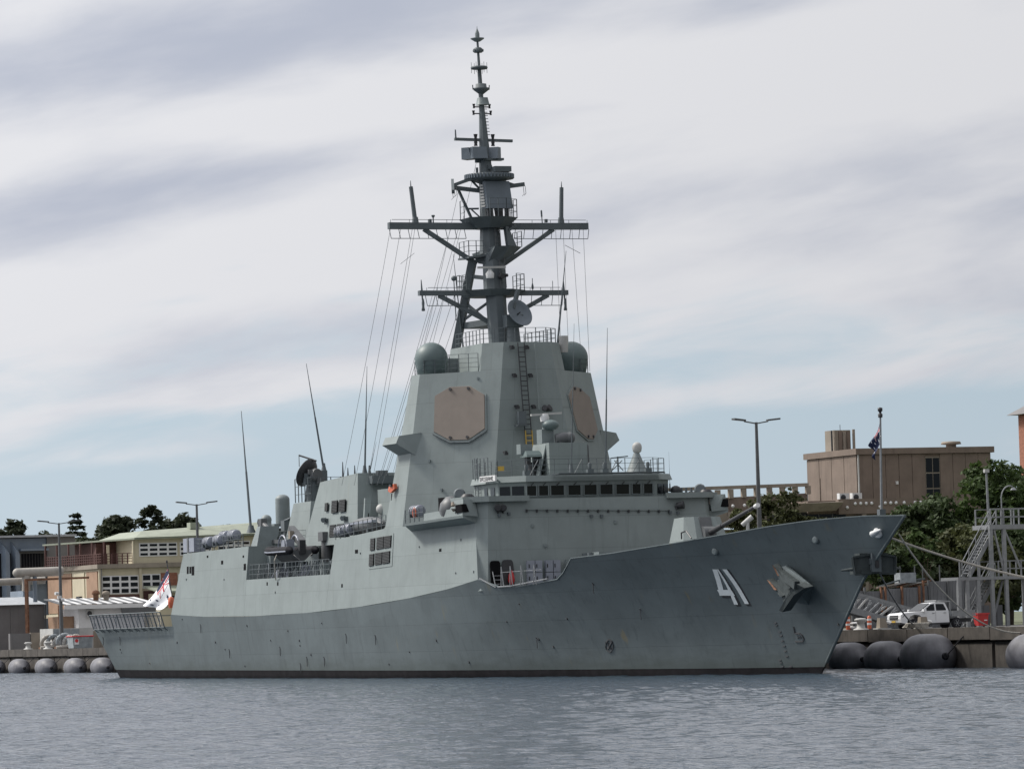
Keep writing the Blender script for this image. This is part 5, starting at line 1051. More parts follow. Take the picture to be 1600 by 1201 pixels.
for i in range(14): x_ = 48 + i * 1.3; m.tube((x_, -8.6, 7.84), (x_ + (0.5 if i % 2 else -0.4), -8.3, 9.0), 0.05, 0.05, 5)
m.build('guard_rail', 'mast', sill)
for i, (x_, wd, ht, mt) in enumerate(((49.2, 1.2, 0.9, 'raft'), (51.5, 1.0, 1.5, 'raft'), (53.6, 1.4, 1.0, 'gear'), (55.6, 1.8, 0.9, 'raft'), (58.2, 1.2, 1.1, 'mast'), (60.3, 1.0, 1.0, 'gear'), (62.6, 1.5, 1.1, 'mast'), (64.6, 0.8, 2.2, 'gear'))):
    m = MB(); m.span((x_, -7.6, 7.82), (x_ + wd, -6.8, 7.82 + ht)); m.tube((x_ + 0.2, -7.9, 7.85), (x_ + wd, -7.7, 7.9 + ht), 0.06, 0.06, 5); m.build('deck_locker', mt, ship)
m = MB(); m.ladder((65.6, -5.2, 7.8), (64.8, -5.2, 11.4), (0, 1, 0), 0.6, 0.34, 0.04); m.span((63.6, -5.5, 7.8), (66.15, -4.4, 10.9)); m.build('ladder_bay', 'gear', ship)
m = MB()
for k in range(3): m.lathe((62 + k * 1.5, -6.4, 9.2 + 0.5 * k), [(0.3, -0.3), (0.36, 0), (0.3, 0.3)], 10, (0, 1, 0)); m.tube((62 + k * 1.5, -6.4, 7.8), (62 + k * 1.5, -6.4, 9.4), 0.08)
m.build('fire_hose_reel', 'mast', ship)

# ------------------------------------------------------------------ rigid inflatable boat slung in the bay (its own thing)
bo = V((53.4, -7.9, 9.75))
rib = thing('inflatable_boat', 'dark grey rigid inflatable boat slung outboard in the open bay of the warship', 'boat', bo)
L = 7.4
def rib_pt(t, s): # collar centreline, t 0 stern .. 1 bow; bow points aft (-X)
    y = 1.05 * (1 - max(0, (t - 0.6) / 0.4) ** 2.2)
    return V((bo.x + L / 2 - L * t, bo.y + s * y, bo.z + 0.12 + 0.3 * max(0, t - 0.55) ** 1.5 * 2))
m = MB()
for s in (-1, 1):
    pts = [rib_pt(t, s) for t in np.linspace(0, 1, 14)]
    for a, b in zip(pts, pts[1:]): m.tube(a, b, 0.33, 0.33, 12, cap=False); m.ball(b, 0.33, 12, 8)
    m.lathe(pts[0], [(0.33, 0), (0.2, 0.25), (0.05, 0.4)], 12, (1, 0, 0))
m.build('collar', 'rubber', rib)
m = MB()
ts = np.linspace(0, 1, 9)
for s in (-1, 1):
    vs = []
    for t in ts:
        p = rib_pt(t, s); vs += [tuple(p + V((0, 0, -0.1))), (p.x, bo.y, p.z - 0.95 + 0.55 * max(0, t - 0.6) / 0.4)]
    m.add(vs, [(2 * i, 2 * i + 2, 2 * i + 3, 2 * i + 1) for i in range(8)])
vs = [rib_pt(0, -1), rib_pt(0, 1), V((rib_pt(0, 1).x, bo.y, bo.z - 0.85))]; m.poly([tuple(p) for p in vs]); m.build('boat_hull', 'lampgrey', rib)
m = MB(); pts = [rib_pt(t, -1) + V((0, -0.3, -0.06)) for t in np.linspace(0, 0.9, 10)]
for a, b in zip(pts, pts[1:]): m.bar(a, b, 0.08, 0.1)
m.build('rubbing_strake', 'raft', rib)
m = MB(); m.span(bo + V((-0.3, -0.4, 0.2)), bo + V((0.6, 0.4, 1.0))); m.path([bo + V((0.4 + 1.05 * math.cos(t), -0.5, 0.35 + 1.0 * math.sin(t))) for t in np.linspace(0, math.pi, 12)], 0.07, 6); m.path([bo + V((0.4 + 1.05 * math.cos(t), 0.5, 0.35 + 1.0 * math.sin(t))) for t in np.linspace(0, math.pi, 12)], 0.07, 6); m.build('console_and_arch', 'raft', rib)
m = MB(); m.box(bo + V((3.6, 0, 0.35)), (0.5, 0.5, 1.1)); m.build('outboard_engine', 'dark', rib)
m = MB(); m.path([bo + V((0.9, -0.9, 0.4)), bo + V((1.3, -1.5, -0.6)), bo + V((1.1, -1.4, -1.6)), bo + V((0.6, -1.2, -2.1))], 0.05, 6); m.build('painter_rope', 'rope', rib)
for dx in (-2.0, 2.2): m = MB(); m.span(bo + V((dx - 0.15, -0.9, -1.25)), bo + V((dx + 0.15, 0.9, -0.75))); m.build('boat_cradle', 'mast', ship)

# ------------------------------------------------------------------ life raft canisters
def raft(loc, label, ln=1.5, r=0.42, yaw_=0.0, first=[None]):
    if first[0] is None:
        t = thing('life_raft_canister', label, 'life raft', loc, 'life raft canisters along the warship'); o = V(loc); first[0] = t
        m = MB(); m.lathe(o + V((-ln / 2, 0, r)), [(0.1, 0), (r * 0.85, 0.03), (r, 0.12), (r, ln - 0.12), (r * 0.85, ln - 0.03), (0.1, ln)], 18, (1, 0, 0)); m.build('shell', 'raft', t)
        for dx in (-0.4, 0, 0.4): m = MB(); m.lathe(o + V((dx - 0.04, 0, r)), [(r + 0.02, 0), (r + 0.02, 0.08)], 18, (1, 0, 0)); m.build('strap', 'lampgrey', t)
        m = MB(); m.box(o + V((-0.45, 0, 0.1)), (0.1, 0.9, 0.3)); m.build('cradle', 'mast', t); m = MB(); m.box(o + V((0.45, 0, 0.1)), (0.1, 0.9, 0.3)); m.build('cradle', 'mast', t)
        return t
    return copy_thing(first[0], loc, yaw_, label)
raft((34.12, -8.20, 10.73), 'grey life raft canister, aftmost of the two in the row on the hangar roof edge')
raft((36.90, -8.20, 10.81), 'grey life raft canister on the hangar roof edge, just ahead of the aftmost one')
raft((32.80, -6.40, 11.20), 'grey life raft canister behind the roof edge row, left of the pair further inboard')
raft((35.22, -6.40, 11.23), 'grey life raft canister further inboard on the hangar roof, right one of that pair')
raft((66.83, -8.00, 10.63), 'rounded grey life raft canister at the after end of the midship casing railing')
raft((67.88, -7.80, 10.74), 'grey life raft canister on the midship casing, half hidden by the dark covered boat')
raft((87.47, -9.40, 11.48), 'grey life raft canister on the sponson beside the orange lifebuoy')
bx = thing('deck_chest', 'boxy grey locker with dark straps on the hangar roof, left of the canisters', 'deck locker', (29.02, -8.00, 10.43)); o = ORG[bx.name]
m = MB(); m.span(o + V((-1.5, -0.4, 0)), o + V((1.5, 0.6, 1.15))); m.build('chest', 'raft', bx)
m = MB(); m.span(o + V((-0.3, -0.45, -0.01)), o + V((0.1, 0.65, 1.19))); m.build('strap', 'lampgrey', bx)
cb = thing('covered_boat', 'small boat under a dark grey cover on the midship casing behind railings', 'boat', (70.53, -7.20, 10.75)); o = ORG[cb.name]
m = MB(); m.ball(o + V((0, 0, 0.6)), 1.0, 22, 12, (3.6, 0.75, 0.62)); m.build('cover', 'lampgrey', cb)
m = MB(); m.bar(o + V((-3.2, -0.6, 0.75)), o + V((3.2, -0.6, 0.85)), 0.3, 0.16); m.build('gunwale', 'raft', cb)
for dx in (-1.5, 1.5): m = MB(); m.box(o + V((dx, 0, 0.1)), (0.3, 1.2, 0.3)); m.build('cradle', 'mast', cb)

# ------------------------------------------------------------------ flags
def union_strips(W, H):                         # (colour, quad in flag fractions), canton of W x H at the hoist top
    d = math.atan2(H, W); out = []
    def strip(a, b, wd):
        a, b = V((a[0], a[1])), V((b[0], b[1])); t = (b - a).normalized(); n = V((-t.y, t.x)) * wd / 2
        return [a + n, b + n, b - n, a - n]
    for c, k in (('flagwhite', 0.16), ('flagred', 0.07)):
        out.append((c, strip((0.02, 0.02), (W - 0.02, H - 0.02), H * k), 1 if c == 'flagwhite' else 2)); out.append((c, strip((0.02, H - 0.02), (W - 0.02, 0.02), H * k), 1 if c == 'flagwhite' else 2))
    for c, k, l in (('flagwhite', 0.3, 3), ('flagred', 0.18, 4)):
        out.append((c, strip((W / 2, 0), (W / 2, H), H * k), l)); out.append((c, strip((0, H / 2), (W, H / 2), H * k), l))
    return out
def flag(name, label, cat, loc, surf, W, H, field, star):
    """surf(u, v) -> point on the hanging cloth; u along the fly, v down from the hoist top, in metres of cloth"""
    t = thing(name, label, cat, loc)
    n_u, n_v = 18, 12
    def nrm_at(u, v): e = 0.02; a = V(surf(u + e, v)) - V(surf(u - e, v)); b = V(surf(u, v + e)) - V(surf(u, v - e)); return a.cross(b).normalized()
    vs = [surf(W * i / n_u, H * j / n_v) for i in range(n_u + 1) for j in range(n_v + 1)]
    m = MB(); m.add(vs, [(i * (n_v + 1) + j, (i + 1) * (n_v + 1) + j, (i + 1) * (n_v + 1) + j + 1, i * (n_v + 1) + j + 1) for i in range(n_u) for j in range(n_v)], True)
    cloth = m.build('cloth', field, t)
    def patch(mat, quad, layer, nm):
        m = MB()
        for sg in (1, -1):
            k = 14; vs = []
            for i in range(k + 1):
                for j in range(4):
                    p = quad[0].lerp(quad[1], i / k).lerp(quad[3].lerp(quad[2], i / k), j / 3); u, v = min(max(p.x, 0), W), min(max(p.y, 0), H)
                    vs.append(V(surf(u, v)) + nrm_at(u, v) * sg * 0.006 * layer)
            m.add(vs, [(i * 4 + j, (i + 1) * 4 + j, (i + 1) * 4 + j + 1, i * 4 + j + 1) for i in range(k) for j in range(3)], True)
        m.build(nm, mat, cloth)
    cw_, chh = W * 0.5, H * 0.5
    patch('navy', [V((0, 0)), V((cw_, 0)), V((cw_, chh)), V((0, chh))], 0.6, 'canton')
    for c, qd, l in union_strips(cw_, chh): patch(c, qd, 0.6 + l * 0.5, 'canton_stripe')
    for (su, sv, sr) in ((0.25, 0.75, 0.13), (0.75, 0.16, 0.075), (0.63, 0.43, 0.075), (0.87, 0.37, 0.075), (0.75, 0.84, 0.075), (0.8, 0.56, 0.045)):
        m = MB()
        for sg in (1, -1):
            pts = []
            for i in range(14):
                r = sr * H * (1.0 if i % 2 == 0 else 0.5); a = math.pi * i / 7; u, v = su * W + r * math.sin(a), sv * H - r * math.cos(a)
                pts.append(V(surf(u, v)) + nrm_at(u, v) * sg * 0.012)
            cpt = V(surf(su * W, sv * H)) + nrm_at(su * W, sv * H) * sg * 0.012
            m.add([cpt] + pts, [(0, i + 1, (i + 1) % 14 + 1) for i in range(14)])
        m.build('star', star, cloth)
    return t
# naval ensign hanging from its staff at the fore end of the helideck
e0 = V((23.57, -8.20, 6.13)); e1 = V((22.10, -8.20, 9.70))
HT, HB, FT, FB = V((22.61, -8.30, 9.21)), V((23.40, -8.30, 6.72)), V((17.21, -8.90, 6.24)), V((21.43, -8.60, 5.74))
def ens(u, v):
    a, b = u / 3.3, v / 1.9
    p = HT.lerp(HB, b).lerp(FT.lerp(FB, b), a); s_ = math.sin(math.pi * a)
    return (p.x - 0.15 * math.sin(5 * b + 2 * a) * a, p.y + 0.16 * math.sin(9 * b + 3 * a) * (0.3 + a), p.z - 0.25 * s_)
ef = flag('naval_ensign', 'white naval ensign with dark stars and a union canton hanging at the helideck staff', 'flag', tuple(e0), ens, 3.3, 1.9, 'flagwhite', 'navy')
m = MB(); m.tube(e0, e1, 0.06, 0.045, 8); m.lathe(e1, [(0.05, 0), (0.1, 0.1), (0.02, 0.25)], 8); m.build('ensign_staff', 'dark', ef)
m = MB(); p = V((24.36, -8.60, 6.39)); m.lathe(p, [(0.2, -0.5), (0.28, -0.1), (0.24, 0.35), (0.05, 0.45)], 10); m.build('marker_buoy', 'orange', ship)
jt = js0.lerp(js1, 0.95)
JT, JB, KT, KB = V((144.20, -0.00, 15.24)), V((144.15, 0.00, 14.07)), V((143.28, -0.25, 13.81)), V((143.52, -0.10, 12.90))
def jack(u, v):
    a, b = u / 1.7, v / 1.0
    p = JT.lerp(JB, b).lerp(KT.lerp(KB, b), a)
    return (p.x + 0.05 * math.sin(6 * b + 4 * a), p.y + 0.12 * math.sin(8 * b + 5 * a) * (0.3 + a), p.z)
jf = flag('national_flag', 'dark blue flag with union canton and white stars hanging limp on the bow staff', 'flag', tuple(js0), jack, 1.7, 1.0, 'navy', 'flagwhite')
m = MB(); m.tube(jt + V((-0.09, 0, 0.1)), js0 + V((-0.09, 0, 0.8)), 0.012, 0.012, 4); m.build('halyard', 'rope', jf)

# ------------------------------------------------------------------ quayside: fenders, bollards, lamps
def fender(X, r, ln, label, first=[None]):
    if first[0] is None:
        t = thing('quay_fender', label, 'fender', (X, 11.0, 0), 'big floating rubber fenders along the quay wall'); first[0] = t; o = V((X, 11.0, 0.62))
        m = MB(); h = ln / 2
        prof = [(0.12, -h - 0.1), (0.3, -h), (0.8 * r, -h + 0.55), (0.97 * r, -h + 1.0), (r, -h + 1.4), (r, h - 1.4), (0.97 * r, h - 1.0), (0.8 * r, h - 0.55), (0.3, h), (0.12, h + 0.1)]
        m.lathe(o, prof, 28, (1, 0.02, 0)); body = m.build('body', 'fender', t)
        m = MB(); m.tube(o + V((h, 0, 0)), o + V((h + 0.22, 0, 0)), 0.2, 0.16, 12); m.lathe(o + V((h + 0.2, 0, 0)), [(0.16, -0.04), (0.2, 0), (0.16, 0.04)], 10, (0, 1, 0)); m.build('end_fitting', 'rubber', body)
        m = MB(); m.path([o + V((h + 0.2, 0, 0)), o + V((h + 0.4, 0.5, 0.6)), o + V((h + 0.5, 1.1, 1.2))], 0.035, 6); m.build('chain', 'rubber', t)
        return t
    c = copy_thing(first[0], (X, 11.0, 0), 0.0, label, (ln / 4.0, r / 1.15, r / 1.15)); return c
fender(115.3, 1.15, 4.0, 'dark rubber fender half hidden by the bow, below the orange markers')
fender(121.0, 1.18, 4.1, 'dark rubber fender below the front of the white truck, left of the biggest one')
fender(127.2, 1.45, 4.9, 'biggest dark rubber fender with pale scuffs, below the truck tray')
fender(142.3, 1.38, 5.4, 'pale grey weathered fender below the stair tower at the right edge')
for X, lb in ((-108.0, 'leftmost rubber fender on the far quay, cut by the picture edge'), (-97.6, 'rubber fender on the far quay below the open white box'), (-86.6, 'rubber fender on the far quay below the coiled hoses'),
              (-75.2, 'rubber fender on the far quay below the grey skip with a red mark'), (-65.0, 'rubber fender on the far quay just showing past the ship stern')):
    fender(X, 1.02, 4.0, lb)
def lamp_post(base, h, label, rot, heads=2, arm=2.0, first=[None]):
    t = thing('lamp_post', label, 'lamp post', base, 'tall grey lamp posts on the quay'); b = V(base); top = b + V((0, 0, h))
    m = MB(); m.tube(b, top, 0.24, 0.11, 12); m.lathe(b, [(0.4, 0), (0.4, 0.12), (0.26, 0.16)], 12); m.build('pole', 'lampgrey', t)
    for k in range(heads):
        d = V((math.cos(rot + math.pi * k), math.sin(rot + math.pi * k), 0.06))
        m = MB(); m.bar(top + V((0, 0, -0.1)), top + d * arm * 0.55, 0.07, 0.09); m.build('arm', 'lampgrey', t)
        m = MB(); s = V((-d.y, d.x, 0)); a, c = top + d * arm * 0.5 + V((0, 0, 0.02)), top + d * (arm * 1.05) + V((0, 0, 0.06))
        m.slab([a - s * 0.12, a + s * 0.12, c + s * 0.24, c - s * 0.24], (0, 0, 0.13)); m.build('lamp_head', 'lampgrey', t)
    return t
lamp_post((81.4, 19.9, 2.45), 15.7, 'tall lamp post with two heads rising behind the gun on the foredeck', 1.7, 2, 1.9)
lamp_post((-48.9, 16.6, 2.45), 14.2, 'tall lamp post with two heads behind the hangar roof of the ship', 1.5, 2, 2.0)
lp = lamp_post((-99.5, 16.4, 2.45), 13.9, 'lamp post with long arm in front of the cream and brown building', 1.6, 2, 2.3)
m = MB(); p = V((-99.3, 16.2, 8.2)); m.box(p, (0.4, 0.4, 0.3)); m.lathe(p + V((0, -0.3, 0.4)), [(0.18, -0.2), (0.18, 0.2)], 10, (0.3, -1, 0)); m.lathe(p + V((0.2, 0.3, -0.3)), [(0.18, -0.2), (0.18, 0.2)], 10, (0.3, 1, 0)); m.build('camera', 'white', lp)
def bollard(loc, label, mat='offwhite', first={}):
    if mat not in first:
        t = thing('bollard', label, 'bollard', loc, 'mooring bollards on the quay edge'); o = V(loc)
        m = MB(); m.lathe(o, [(0.55, 0), (0.5, 0.08), (0.3, 0.14), (0.24, 0.5), (0.42, 0.62), (0.45, 0.72), (0.3, 0.8), (0.02, 0.82)], 18); m.build('post', mat, t); first[mat] = t; return t
    return copy_thing(first[mat], loc, 0.3, label)
bollard(((111.76, 13.60, 2.98)[0], 13.6, 2.55), 'white bollard beside the left orange marker near the bow')
bollard((-105.5, 14.2, 2.55), 'white bollard at the left picture edge on the far quay')
def bitts(loc, label, first=[None]):
    if first[0] is None:
        t = thing('double_bollard', label, 'bollard', loc, 'cream square mooring posts beside the truck'); o = V(loc); first[0] = t
        m = MB(); m.span(o + V((-0.4, -0.5, 0)), o + V((0.4, 0.5, 0.1))); m.build('base_plate', 'offwhite', t)
        m = MB(); m.prism([tuple(o + V(p)) for p in ((-0.3, -0.3, 0.09), (0.3, -0.3, 0.09), (0.3, 0.3, 0.09), (-0.3, 0.3, 0.09))], [tuple(o + V(p)) for p in ((-0.2, -0.24, 0.78), (0.2, -0.24, 0.78), (0.2, 0.2, 0.78), (-0.2, 0.2, 0.78))]); m.build('post', 'slab', t)
        m = MB(); m.tube(o + V((0, 0.15, 0.55)), o + V((0.05, 0.6, 0.42)), 0.07, 0.09, 10); m.build('horn', 'white', t)
        return t
    return copy_thing(first[0], loc, 0.0, label)
bitts(((114.24, 14.00, 2.94)[0], 14.0, 2.55), 'cream mooring post at the foot of the gangway, left of the truck')
bitts(((120.50, 14.00, 2.87)[0], 14.0, 2.55), 'cream mooring post with rope round it in front of the truck door')
m = MB(); o = V(((121.15, 13.40, 2.79)[0], 13.4, 2.6))
for k in range(5): m.path([o + V((0.9 * math.cos(t) * (1 - 0.1 * k) + 0.1 * k, 0.8 * math.sin(t) - 0.3, 0.06 + 0.06 * k)) for t in np.linspace(0, 6.28, 12)], 0.05, 5)
tag(m.build('rope_coil', 'rope'), 'coil of pale mooring rope lying at the quay edge by the truck wheel', 'rope')
for px_, Y_, lb in (((107.80, 14.50, 2.95), 0, 'orange and white warning marker nearest the bow'), ((105.96, 17.00, 2.90), 0, 'orange warning marker under the gangway, left of the cream post')):
    p = (px_[0], px_[1], 2.47); t = thing('traffic_marker', lb, 'marker post', p, 'orange warning markers on the quay'); o = V(p)
    m = MB(); m.lathe(o, [(0.3, 0), (0.3, 0.08), (0.15, 0.1)], 14); m.build('base', 'rubber', t)
    m = MB(); m.lathe(o + V((0, 0, 0.12)), [(0.14, 0), (0.15, 0.5), (0.13, 0.85), (0.06, 0.92)], 14); m.build('post', 'orange', t)
    for k in range(2): m = MB(); m.lathe(o + V((0, 0, 0.4 + 0.3 * k)), [(0.158, 0), (0.158, 0.14)], 14); m.build('band', 'white', t)
p = (107.56, 15.00, 2.98)
t = thing('grey_buoy', 'pale round mooring float lying between the orange markers', 'float', (p[0], p[1], 2.47)); o = ORG[t.name]
m = MB(); m.ball(o + V((0, 0, 0.2)), 0.42, 14, 8, (1, 1, 0.45)); m.build('body', 'offwhite', t); m = MB(); m.ball(o + V((0.1, 0.1, 0.55)), 0.36, 12, 8, (1, 1, 0.2)); m.build('lid', 'white', t); m = MB(); m.tube(o + V((0, 0, 0.3)), o + V((0.1, 0.1, 0.55)), 0.08); m.build('stem', 'mast', t)
# mooring lines
def line(a, b, sag, r, label, mat='rope'):
    a, b = V(a), V(b); n = 22; m = MB(); m.path([a.lerp(b, i / n) - V((0, 0, sag * 4 * (i / n) * (1 - i / n))) for i in range(n + 1)], r, 6)
    return tag(m.build('mooring_line', mat), label, 'mooring line', 'mooring lines of the warship')
f0 = V((144.66, -0.51, 8.45))
line(f0, (129.01, 20.00, 5.18), 0.35, 0.075, 'thick pale mooring line running from the bow fairlead out past the stair tower')
line((144.2, 1.0, 8.4), (136.58, 15.00, 2.50), 2.4, 0.055, 'slack pale mooring line drooping from the bow across the truck tray and red bin')
line((142.9, 0.25, 6.1), ((120.17, 13.60, 2.84)[0], 13.6, 2.7), 0.35, 0.05, 'short dark mooring line from the stem anchor down to the quay by the truck', 'wire')

# ------------------------------------------------------------------ white utility truck facing the bow
ut = thing('utility_truck', 'white double cab utility truck with an open tray parked on the quay', 'truck', (112.6, 18.4, 2.46))
O = ORG[ut.name]
UT = Matrix.Rotation(R(-86), 3, 'Z')
def U(x, y, z): return tuple(UT @ V((x, y, z)) + O)
def uprism(prof, y0, y1, inset=0.0):             # side profile extruded across the width
    m = MB(); m.prism([U(x, y0, z) for x, z in prof], [U(x, y1, z) for x, z in prof]); return m
body_p = [(2.75, 0.5), (2.82, 0.75), (2.78, 1.02), (2.6, 1.14), (1.45, 1.22), (1.1, 1.24), (-0.95, 1.26), (-1.0, 0.45), (0.9, 0.42), (1.02, 0.72), (1.3, 0.98), (1.7, 1.04), (2.05, 0.92), (2.28, 0.62), (2.3, 0.42)]
m = uprism(body_p, -0.92, 0.92); m.build('body', 'carpaint', ut)
cab = [(1.25, 1.2), (0.35, 1.76), (-0.1, 1.83), (-0.75, 1.8), (-0.95, 1.3), (-0.95, 1.2)]
m = MB(); m.prism([U(x, -0.9 + 0.16 * max(0, (z - 1.2) / 0.6), z) for x, z in cab], [U(x, 0.9 - 0.16 * max(0, (z - 1.2) / 0.6), z) for x, z in cab]); m.build('cab', 'carpaint', ut)
def sidewin(q, name):
    for s in (-1, 1):
        m = MB(); pts = [U(x, s * (0.915 - 0.16 * max(0, (z - 1.2) / 0.6)), z) for x, z in q]; m.slab(pts, UT @ V((0, s * 0.012, 0))); m.build(name, 'glass', ut)
sidewin([(0.98, 1.27), (0.38, 1.68), (0.1, 1.72), (0.12, 1.27)], 'side_window'); sidewin([(0.0, 1.27), (-0.02, 1.72), (-0.62, 1.7), (-0.78, 1.32), (-0.76, 1.27)], 'side_window')
m = MB(); m.slab([U(1.2, -0.8, 1.25), U(1.2, 0.8, 1.25), U(0.42, 0.7, 1.735), U(0.42, -0.7, 1.735)], UT @ V((0.02, 0, 0.03))); m.build('windscreen', 'glass', ut)
m = MB(); m.slab([U(2.83, -0.55, 0.72), U(2.83, 0.55, 0.72), U(2.78, 0.55, 1.0), U(2.78, -0.55, 1.0)], UT @ V((0.02, 0, 0))); gr = m.build('grille', 'dark', ut)
m = MB(); m.slab([U(2.86, -0.56, 0.84), U(2.86, 0.56, 0.84), U(2.85, 0.56, 0.89), U(2.85, -0.56, 0.89)], UT @ V((0.02, 0, 0))); m.build('grille_bar', 'steel', gr)
for s in (-1, 1):
    m = MB(); m.slab([U(2.8, s * 0.57, 0.82), U(2.62, s * 0.93, 0.86), U(2.5, s * 0.94, 1.02), U(2.74, s * 0.6, 1.02)], UT @ V((0.03, s * 0.01, 0))); m.build('headlight', 'glass', ut)
    m = MB(); m.box(U(1.0, s * 1.02, 1.3), (0.25, 0.2, 0.18)); m.build('mirror', 'carpaint', ut)
    for xx in (1.66, -1.62):
        m = MB(); c = V(U(xx, s * 0.78, 0.38)); a = UT @ V((0, s, 0)); m.lathe(c, [(0.25, -0.1), (0.37, -0.08), (0.38, 0.08), (0.36, 0.13), (0.25, 0.14)], 22, a); wh = m.build('wheel', 'rubber', ut)
        m = MB(); m.lathe(c, [(0.24, 0.05), (0.24, 0.145), (0.2, 0.12), (0.08, 0.13), (0.02, 0.14)], 18, a)
        for k in range(6):
            q = 2 * math.pi * k / 6; m.bar(c + a * 0.13, c + a * 0.13 + (UT @ V((math.cos(q) * 0.22, 0, math.sin(q) * 0.22))), 0.05, 0.03)
        m.build('rim', 'steel', wh)
    m = MB(); m.bar(U(0.9, s * 0.93, 0.38), U(-0.95, s * 0.93, 0.38), 0.1, 0.1); m.build('side_step', 'dark', ut)
    m = MB(); m.slab([U(-1.25, s * 0.93, 0.98), U(-3.05, s * 0.93, 0.98), U(-3.05, s * 0.93, 1.22), U(-1.25, s * 0.93, 1.22)], UT @ V((0, -s * 0.04, 0))); m.build('tray_side', 'steel', ut)
    m = MB(); m.path([U(-1.12, s * 0.85, 0.9), U(-1.12, s * 0.85, 1.85)], 0.04, 6); m.build('rack_post', 'steel', ut)
    m = MB(); m.slab([U(0.06, s * 0.93, 0.55), U(0.07, s * 0.93, 0.55), U(0.07, s * 0.925, 1.22), U(0.06, s * 0.925, 1.22)], UT @ V((0, s * 0.004, 0))); m.build('door_gap', 'dark', ut)
    for xx in (0.25, -0.65): m = MB(); m.box(U(xx, s * 0.935, 1.1), (0.04, 0.18, 0.04)); m.build('door_handle', 'steel', ut)
m = MB(); m.prism([U(x, -0.94, z) for x, z in ((-1.2, 0.84), (-3.08, 0.84), (-3.08, 0.97), (-1.2, 0.97))], [U(x, 0.94, z) for x, z in ((-1.2, 0.84), (-3.08, 0.84), (-3.08, 0.97), (-1.2, 0.97))]); m.build('tray', 'steel', ut)
m = MB(); m.prism([U(x, -0.4, z) for x, z in ((2.2, 0.35), (-3.0, 0.45), (-3.0, 0.7), (2.2, 0.7))], [U(x, 0.4, z) for x, z in ((2.2, 0.35), (-3.0, 0.45), (-3.0, 0.7), (2.2, 0.7))]); m.build('chassis', 'dark', ut)
m = MB(); m.path([U(-1.12, -0.85, 1.85), U(-1.12, 0.85, 1.85), U(-0.1, 0.8, 1.92), U(-0.1, -0.8, 1.92), U(-1.12, -0.85, 1.85)], 0.04, 6); m.build('roof_rack', 'steel', ut)
m = MB(); m.slab([U(2.84, -0.25, 0.52), U(2.84, 0.25, 0.52), U(2.84, 0.25, 0.64), U(2.84, -0.25, 0.64)], UT @ V((0.015, 0, 0))); m.build('number_plate', 'yellow', ut)
m = MB(); m.prism([U(x, -0.9, z) for x, z in ((2.6, 0.36), (2.84, 0.42), (2.84, 0.52), (2.4, 0.5))], [U(x, 0.9, z) for x, z in ((2.6, 0.36), (2.84, 0.42), (2.84, 0.52), (2.4, 0.5))]); m.build('bumper', 'dark', ut)

# red bin
p = (101.98, 27.63, 2.65); bn = thing('wheelie_bin', 'red lidded bin standing at the foot of the stair tower', 'bin', (p[0], p[1], 2.46)); o = ORG[bn.name]
m = MB(); m.prism([tuple(o + V(q)) for q in ((-0.3, -0.36, 0.1), (0.3, -0.36, 0.1), (0.3, 0.36, 0.1), (-0.3, 0.36, 0.1))], [tuple(o + V(q)) for q in ((-0.38, -0.43, 0.9), (0.38, -0.43, 0.9), (0.38, 0.43, 0.9), (-0.38, 0.43, 0.9))]); m.build('body', 'red', bn)
m = MB(); m.slab([o + V(q) for q in ((-0.44, -0.48, 0.9), (0.46, -0.48, 0.9), (0.46, 0.48, 0.9), (-0.44, 0.48, 0.9))], (0, 0, 0.1)); m.build('lid', 'red', bn)
m = MB(); m.span(o + V((0.385, 0.05, 0.45)), o + V((0.42, 0.28, 0.52))); m.build('sticker', 'white', bn)
for s in (-1, 1): m = MB(); m.lathe(o + V((-0.3, s * 0.36, 0.12)), [(0.12, -0.04), (0.12, 0.04)], 10, (0, 1, 0)); m.build('wheel', 'rubber', bn)

# ------------------------------------------------------------------ galvanised stair tower at the right edge
SX = 99.0
sa = (99.00, 27.96, 2.67)
st = thing('stair_tower', 'galvanised steel stair tower with two railed platforms at the right edge', 'stair tower', (SX, 30.0, 2.46))
def sy(px): return 27.43 + (px - 1510) * 0.0492           # along Y on the tower's front
zL, zU = 6.05, 9.75
def post(px, z0, z1, dx=0.0, w_=0.25): m = MB(); m.span((SX + dx - w_ / 2, sy(px) - w_ / 2, z0), (SX + dx + w_ / 2, sy(px) + w_ / 2, z1)); m.build('post', 'steel', st)
for px_ in (1511, 1524, 1542, 1588): post(px_, 2.46, zL)
for px_ in (1533, 1548, 1590, 1640): post(px_, 2.46, zL, -2.4, 0.16)
post(1565, 2.46, zU); post(1586.5, zL, zU); post(1640, 2.46, zU); post(1543, zL, zL + 1.1, 0, 0.12)
m = MB(); m.span((SX - 2.6, sy(1508), zL - 0.22), (SX + 0.15, sy(1650), zL)); m.build('platform', 'steel', st)
m = MB(); m.span((SX - 2.6, sy(1562.5), zU - 0.32), (SX + 0.15, sy(1650), zU)); m.build('platform', 'steel', st)
